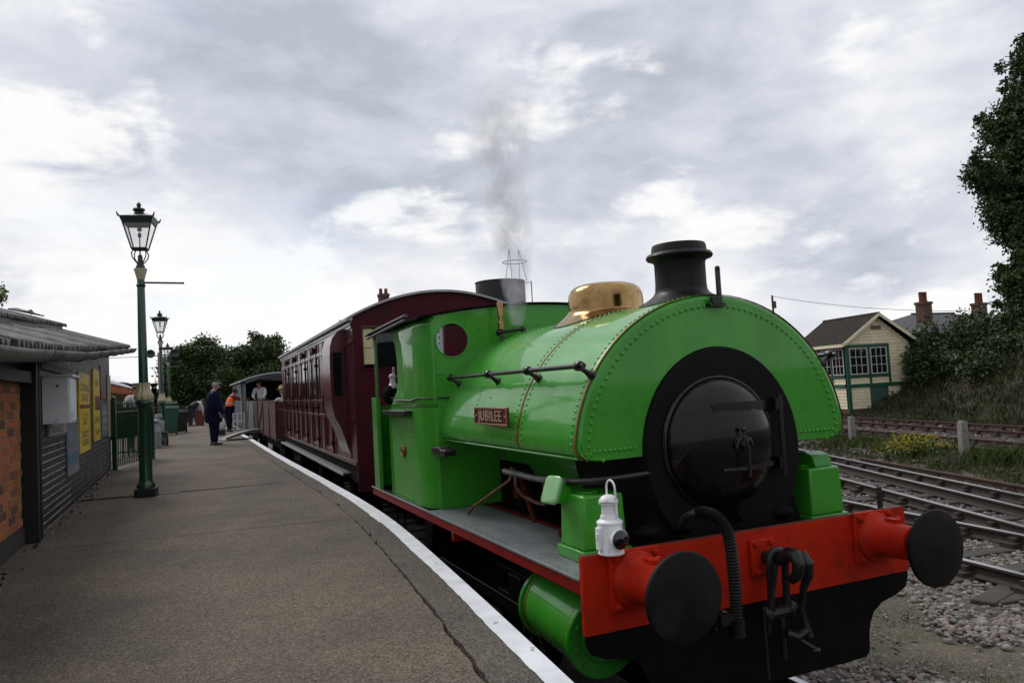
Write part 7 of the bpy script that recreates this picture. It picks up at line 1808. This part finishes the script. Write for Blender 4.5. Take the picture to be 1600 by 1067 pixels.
# two big trees at left background
def tb(cx, cy, spec): return [(cx+a, cy+b, c, r_, r_, r_*.85) for a, b, c, r_ in spec]
tree('rounded dark green tree left of the brake van, behind the far lamps', (-1.9, 62, 0), blobset(-1.8, 62, 2.0, 6.1, 2.5, 44, 1.05)+tb(-1.7, 62, [(-1.2, 0, 5.4, 1.0), (.2, 0, 6.45, 1.0), (-2.6, 0, 2.4, 1.0), (1.3, 0, 5.3, 1.0), (-2.2, 0, 3.6, .9), (0, 0, 3, 2), (-1.8, 0, 2.0, 1.2), (1.8, 0, 2.5, 1.4), (0, 0, 1.2, 1.8)]), 1500, .15, [LEAF_D, LEAF_D, LEAF_M], 3.5, .3)
tree('broader green tree with spiky top right behind the brake van', (2.2, 60, 0), blobset(2.3, 60, 2.0, 6.0, 2.6, 44, 1.0)+tb(2.2, 60, [(.2, 0, 6.6, .75), (-.25, 0, 7.15, .4), (1.3, 0, 6.4, .7), (1.6, 0, 6.9, .4), (-1.4, 0, 5.3, .8), (-1.9, 0, 5.6, .35), (0, 0, 3, 2.2), (2, 0, 4, 1.3), (-1, 0, 1.6, 2), (1.5, 0, 1.6, 1.6)]), 1500, .15, [LEAF_M, LEAF_D], 3.5, .3)
for i, (x, y, r_, h) in enumerate(((-6.5, 75, 2.2, 3.4), (-12, 85, 4, 4.2), (-19, 80, 4, 4.6), (-27, 85, 5, 5.0), (-36, 85, 5, 5))):
    tree('low distant tree %s' % ['just left of the rounded dark tree', 'beyond the dark locomotive', 'beyond the orange coach', 'hidden low behind the station building', 'farthest left in the distance'][i], (x, y, 0), blobset(x, y, .8, h-.8, r_, 16, 1.2), 260, .32, [LEAF_D, LEAF_M], 2, .2, group='low trees far beyond the yard', limbs=3)
# hedge line behind the train, right
for i, (x, y, r_, h) in enumerate(((12, 70, 4, 3.4), (22, 72, 5, 4), (34, 74, 6, 4.4), (47, 76, 6, 4.6), (62, 72, 7, 5))):
    tree('low tree mass %s' % ['beyond the coach', 'beyond the saddle tank', 'behind the signal box roof', 'left of the telegraph pole', 'behind the slate roofed house'][i], (x, y, 0), blobset(x, y, .5, h-1, r_, 14, 1.5), 120, .45, [LEAF_D], 2, .2, group='low trees on the far side of the tracks', limbs=3)
# tall tree at right edge
RB = []
for z, xl, xr in ((17.0, 35.3, 36.8), (16.0, 34.9, 38), (14.8, 34.0, 40), (13.5, 33.2, 41), (12.2, 32.4, 41), (11.0, 31.6, 41), (10.0, 32.0, 41), (9.0, 32.2, 41), (8.0, 32.9, 41), (7.0, 32.7, 41), (6.2, 32.4, 41), (5.2, 31.8, 41), (4.2, 31.6, 41), (3.2, 31.4, 41), (2.2, 31.5, 41)):
    n = max(2, int((xr-xl)/1.1))
    for k in range(n):
        x = xl+1.35+(xr-xl-1.1)*k/max(1, n-1); RB.append((x+random.uniform(-.25, .25), 20+random.uniform(-1.2, 1.2), z+random.uniform(-.4, .3), .80, .9, .78))
        if k > 0: RB.append((x+random.uniform(-.3, .3), 20.8+random.uniform(-1.2, 1.2), z+random.uniform(-.6, .5), .85, .9, .85))
RB += [(30.95, 20, 11.35, .45, .4, .38), (31.3, 20, 10.9, .5, .4, .45), (31.9, 20, 10.7, .6, .5, .5), (31.4, 19.8, 9.0, .4, .4, .35), (31.6, 20, 13.3, .4, .4, .4), (35.0, 20, 17.5, .3, .3, .5), (33.2, 20, 15.9, .3, .3, .35)]
for _ in range(70):
    zz = random.uniform(2.5, 17.5); xl_ = float(np.interp(zz, [2.2, 5.2, 7, 9, 10, 11, 12.2, 13.5, 14.8, 16, 17, 18], [31.5, 31.8, 32.7, 32.2, 31.9, 31.3, 31.9, 32.6, 33.4, 34.4, 35.0, 35.6]))
    r0_ = random.uniform(.14, .34); RB.append((xl_+random.uniform(.1, .9), 20+random.uniform(-.8, .8), zz, r0_*1.3, r0_, r0_*.8))
tree('tall dark tree rising out of frame at the right edge', (36.4, 20.2, 1.8), RB, 3000, .135, [LEAF_D, LEAF_D, LEAF_M], 9, .45, shell=.1, limbs=60)
# shrubs on the bank
SH = [(27.3, 20.9, 1.7, .75), (27.6, 20.9, 2.4, 1.0), (27.9, 19.4, 1.7, 1.1), (28.6, 20.8, 2.9, 1.35), (29.9, 20.4, 3.2, 1.4), (31.2, 20.9, 3.4, 1.5), (30.4, 18.2, 2.4, 1.4), (32.6, 19.4, 2.8, 1.6), (28.6, 17.6, 1.7, 1.0), (34.2, 18.6, 3.0, 1.8), (33.0, 16.4, 2.3, 1.4), (27.9, 21.9, 3.0, .6), (27.2, 18.6, .8, .7)]
SH += [(26.3, 17.2, 1.9, .9), (27.5, 15.6, 2.4, 1.0), (29.0, 15.0, 2.7, 1.1), (28.2, 17.8, 2.7, 1.0), (30.8, 14.0, 2.8, 1.3), (26.8, 14.2, 2.0, .8)]
SL_ = ['smallest shrub against the signal box wall', 'leafy shrub hiding the right corner of the signal box', 'shrub spilling down the bank by the signal box', 'tall shrub under the left house chimney', 'shrub in front of the slate roof', 'highest shrub below the right chimney pots', 'mid bank shrub with dark hollow', 'shrub below the tall tree trunk', 'low rounded bush halfway down the bank', 'bush at the right edge under the tall tree', 'bush low at the right edge', 'sprawling creeper beside the gable', 'scrubby brown bush at the foot of the bank', 'bush on the slope nearest the signal box door', 'bush on the slope above the nearer concrete post', 'broad bush on the crest under the tall tree', 'bush on the crest in front of the slate roof shrubs', 'bush at the right edge in front of the others', 'lowest bush on the slope, right of the nearer concrete post']
for i, (x, y, z, r_) in enumerate(SH):
    g0 = float(bank_h(np.array(x), np.array(y)))-.2
    bl = [(x+random.uniform(-.5, .5)*r_, y+random.uniform(-.5, .5)*r_, z-r_*.2+random.uniform(-.5, .45)*r_, r_*.6, r_*.6, r_*.55) for _ in range(7)]+[(x, y, max(g0+.4, z-r_), r_*.9, r_*.9, max(.5, (z-g0)*.5))]
    tree(SL_[i], (x, y, g0), bl, 1500, .10, [LEAF_S, LEAF_D, LEAF_S], max(.4, (z-g0)*.6), .06, name='shrub', group='shrubs on the embankment', cat='shrub', shell=.3, limbs=4)

# ------------------------------------------------------------------ smoke
def smoke():
    # uneven rising column
    mb = MB(); rings = []
    prof = [(2.62, .07, -.365, 2.95), (2.75, .12, -.37, 2.95), (2.9, .17, -.37, 2.96), (3.05, .21, -.37, 2.96), (3.25, .26, -.375, 2.97), (3.5, .31, -.38, 2.97), (3.8, .35, -.385, 2.98), (4.1, .39, -.39, 2.99), (4.4, .42, -.395, 3.0), (4.7, .43, -.395, 3.0), (4.9, .4, -.395, 3.0)]
    for z, r_, x, y in prof:
        rings.append([(x+r_*math.cos(a), y+r_*math.sin(a), z) for a in np.linspace(0, 2*math.pi, 17)[:-1]])
    mb.loft(rings); o = build('smoke_plume', mb, None, None); o.data.materials.clear()
    m = bpy.data.materials.new('thin grey smoke'); m.use_nodes = True; nt = m.node_tree; N = nt.nodes; L = nt.links; N.clear()
    out = N.new('ShaderNodeOutputMaterial'); pv = N.new('ShaderNodeVolumePrincipled'); L.new(pv.outputs[0], out.inputs['Volume'])
    pv.inputs['Color'].default_value = (.90, .92, .98, 1); pv.inputs['Anisotropy'].default_value = .2
    tc = N.new('ShaderNodeTexCoord'); sep = N.new('ShaderNodeSeparateXYZ'); L.new(tc.outputs['Object'], sep.inputs[0])
    def M(op, a, b=None, clamp=False):
        n = N.new('ShaderNodeMath'); n.operation = op; n.use_clamp = clamp
        for i, v in enumerate((a, b)):
            if v is None: continue
            if isinstance(v, (int, float)): n.inputs[i].default_value = v
            else: L.new(v, n.inputs[i])
        return n.outputs[0]
    def curve(vals):
        r = N.new('ShaderNodeFloatCurve'); return r
    z = sep.outputs[2]; zn = M('DIVIDE', M('SUBTRACT', z, 2.62), 2.28, True)
    # axis position and radius as the plume rises
    cx = M('ADD', M('MULTIPLY', zn, -.03), -.365); cx = M('ADD', cx, M('MULTIPLY', M('SINE', M('MULTIPLY', zn, 7.0)), .03)); cy = M('ADD', M('MULTIPLY', zn, .05), 2.95)
    rr = M('ADD', M('MULTIPLY', M('POWER', zn, .8), .36), .06)
    dx = M('SUBTRACT', sep.outputs[0], cx); dy = M('SUBTRACT', sep.outputs[1], cy)
    d = M('DIVIDE', M('SQRT', M('ADD', M('MULTIPLY', dx, dx), M('MULTIPLY', dy, dy))), rr)
    mp = N.new('ShaderNodeMapping'); mp.inputs['Scale'].default_value = (1, 1, .7); L.new(tc.outputs['Object'], mp.inputs[0])
    nz = N.new('ShaderNodeTexNoise'); nz.inputs['Scale'].default_value = 7.5; nz.inputs['Detail'].default_value = 5; nz.inputs['Roughness'].default_value = .6; nz.inputs['Distortion'].default_value = .6; L.new(mp.outputs[0], nz.inputs['Vector'])
    fall = M('SUBTRACT', 1.0, M('MULTIPLY', d, d), True); dens = M('MULTIPLY', fall, M('SUBTRACT', M('MULTIPLY', nz.outputs[0], 4.6), 1.8, True))
    top = M('SUBTRACT', 1.0, zn, True)
    amt = M('ADD', M('MULTIPLY', M('POWER', top, 3.0), 7.0), 3.0)
    fade = M('MINIMUM', M('MULTIPLY', top, 5.0), 1.0)
    L.new(M('MULTIPLY', M('MULTIPLY', dens, amt), fade), pv.inputs['Density'])
    o.data.materials.append(m); tag(o, 'thin blue grey smoke rising behind the whistle', 'smoke', kind='stuff')
smoke()
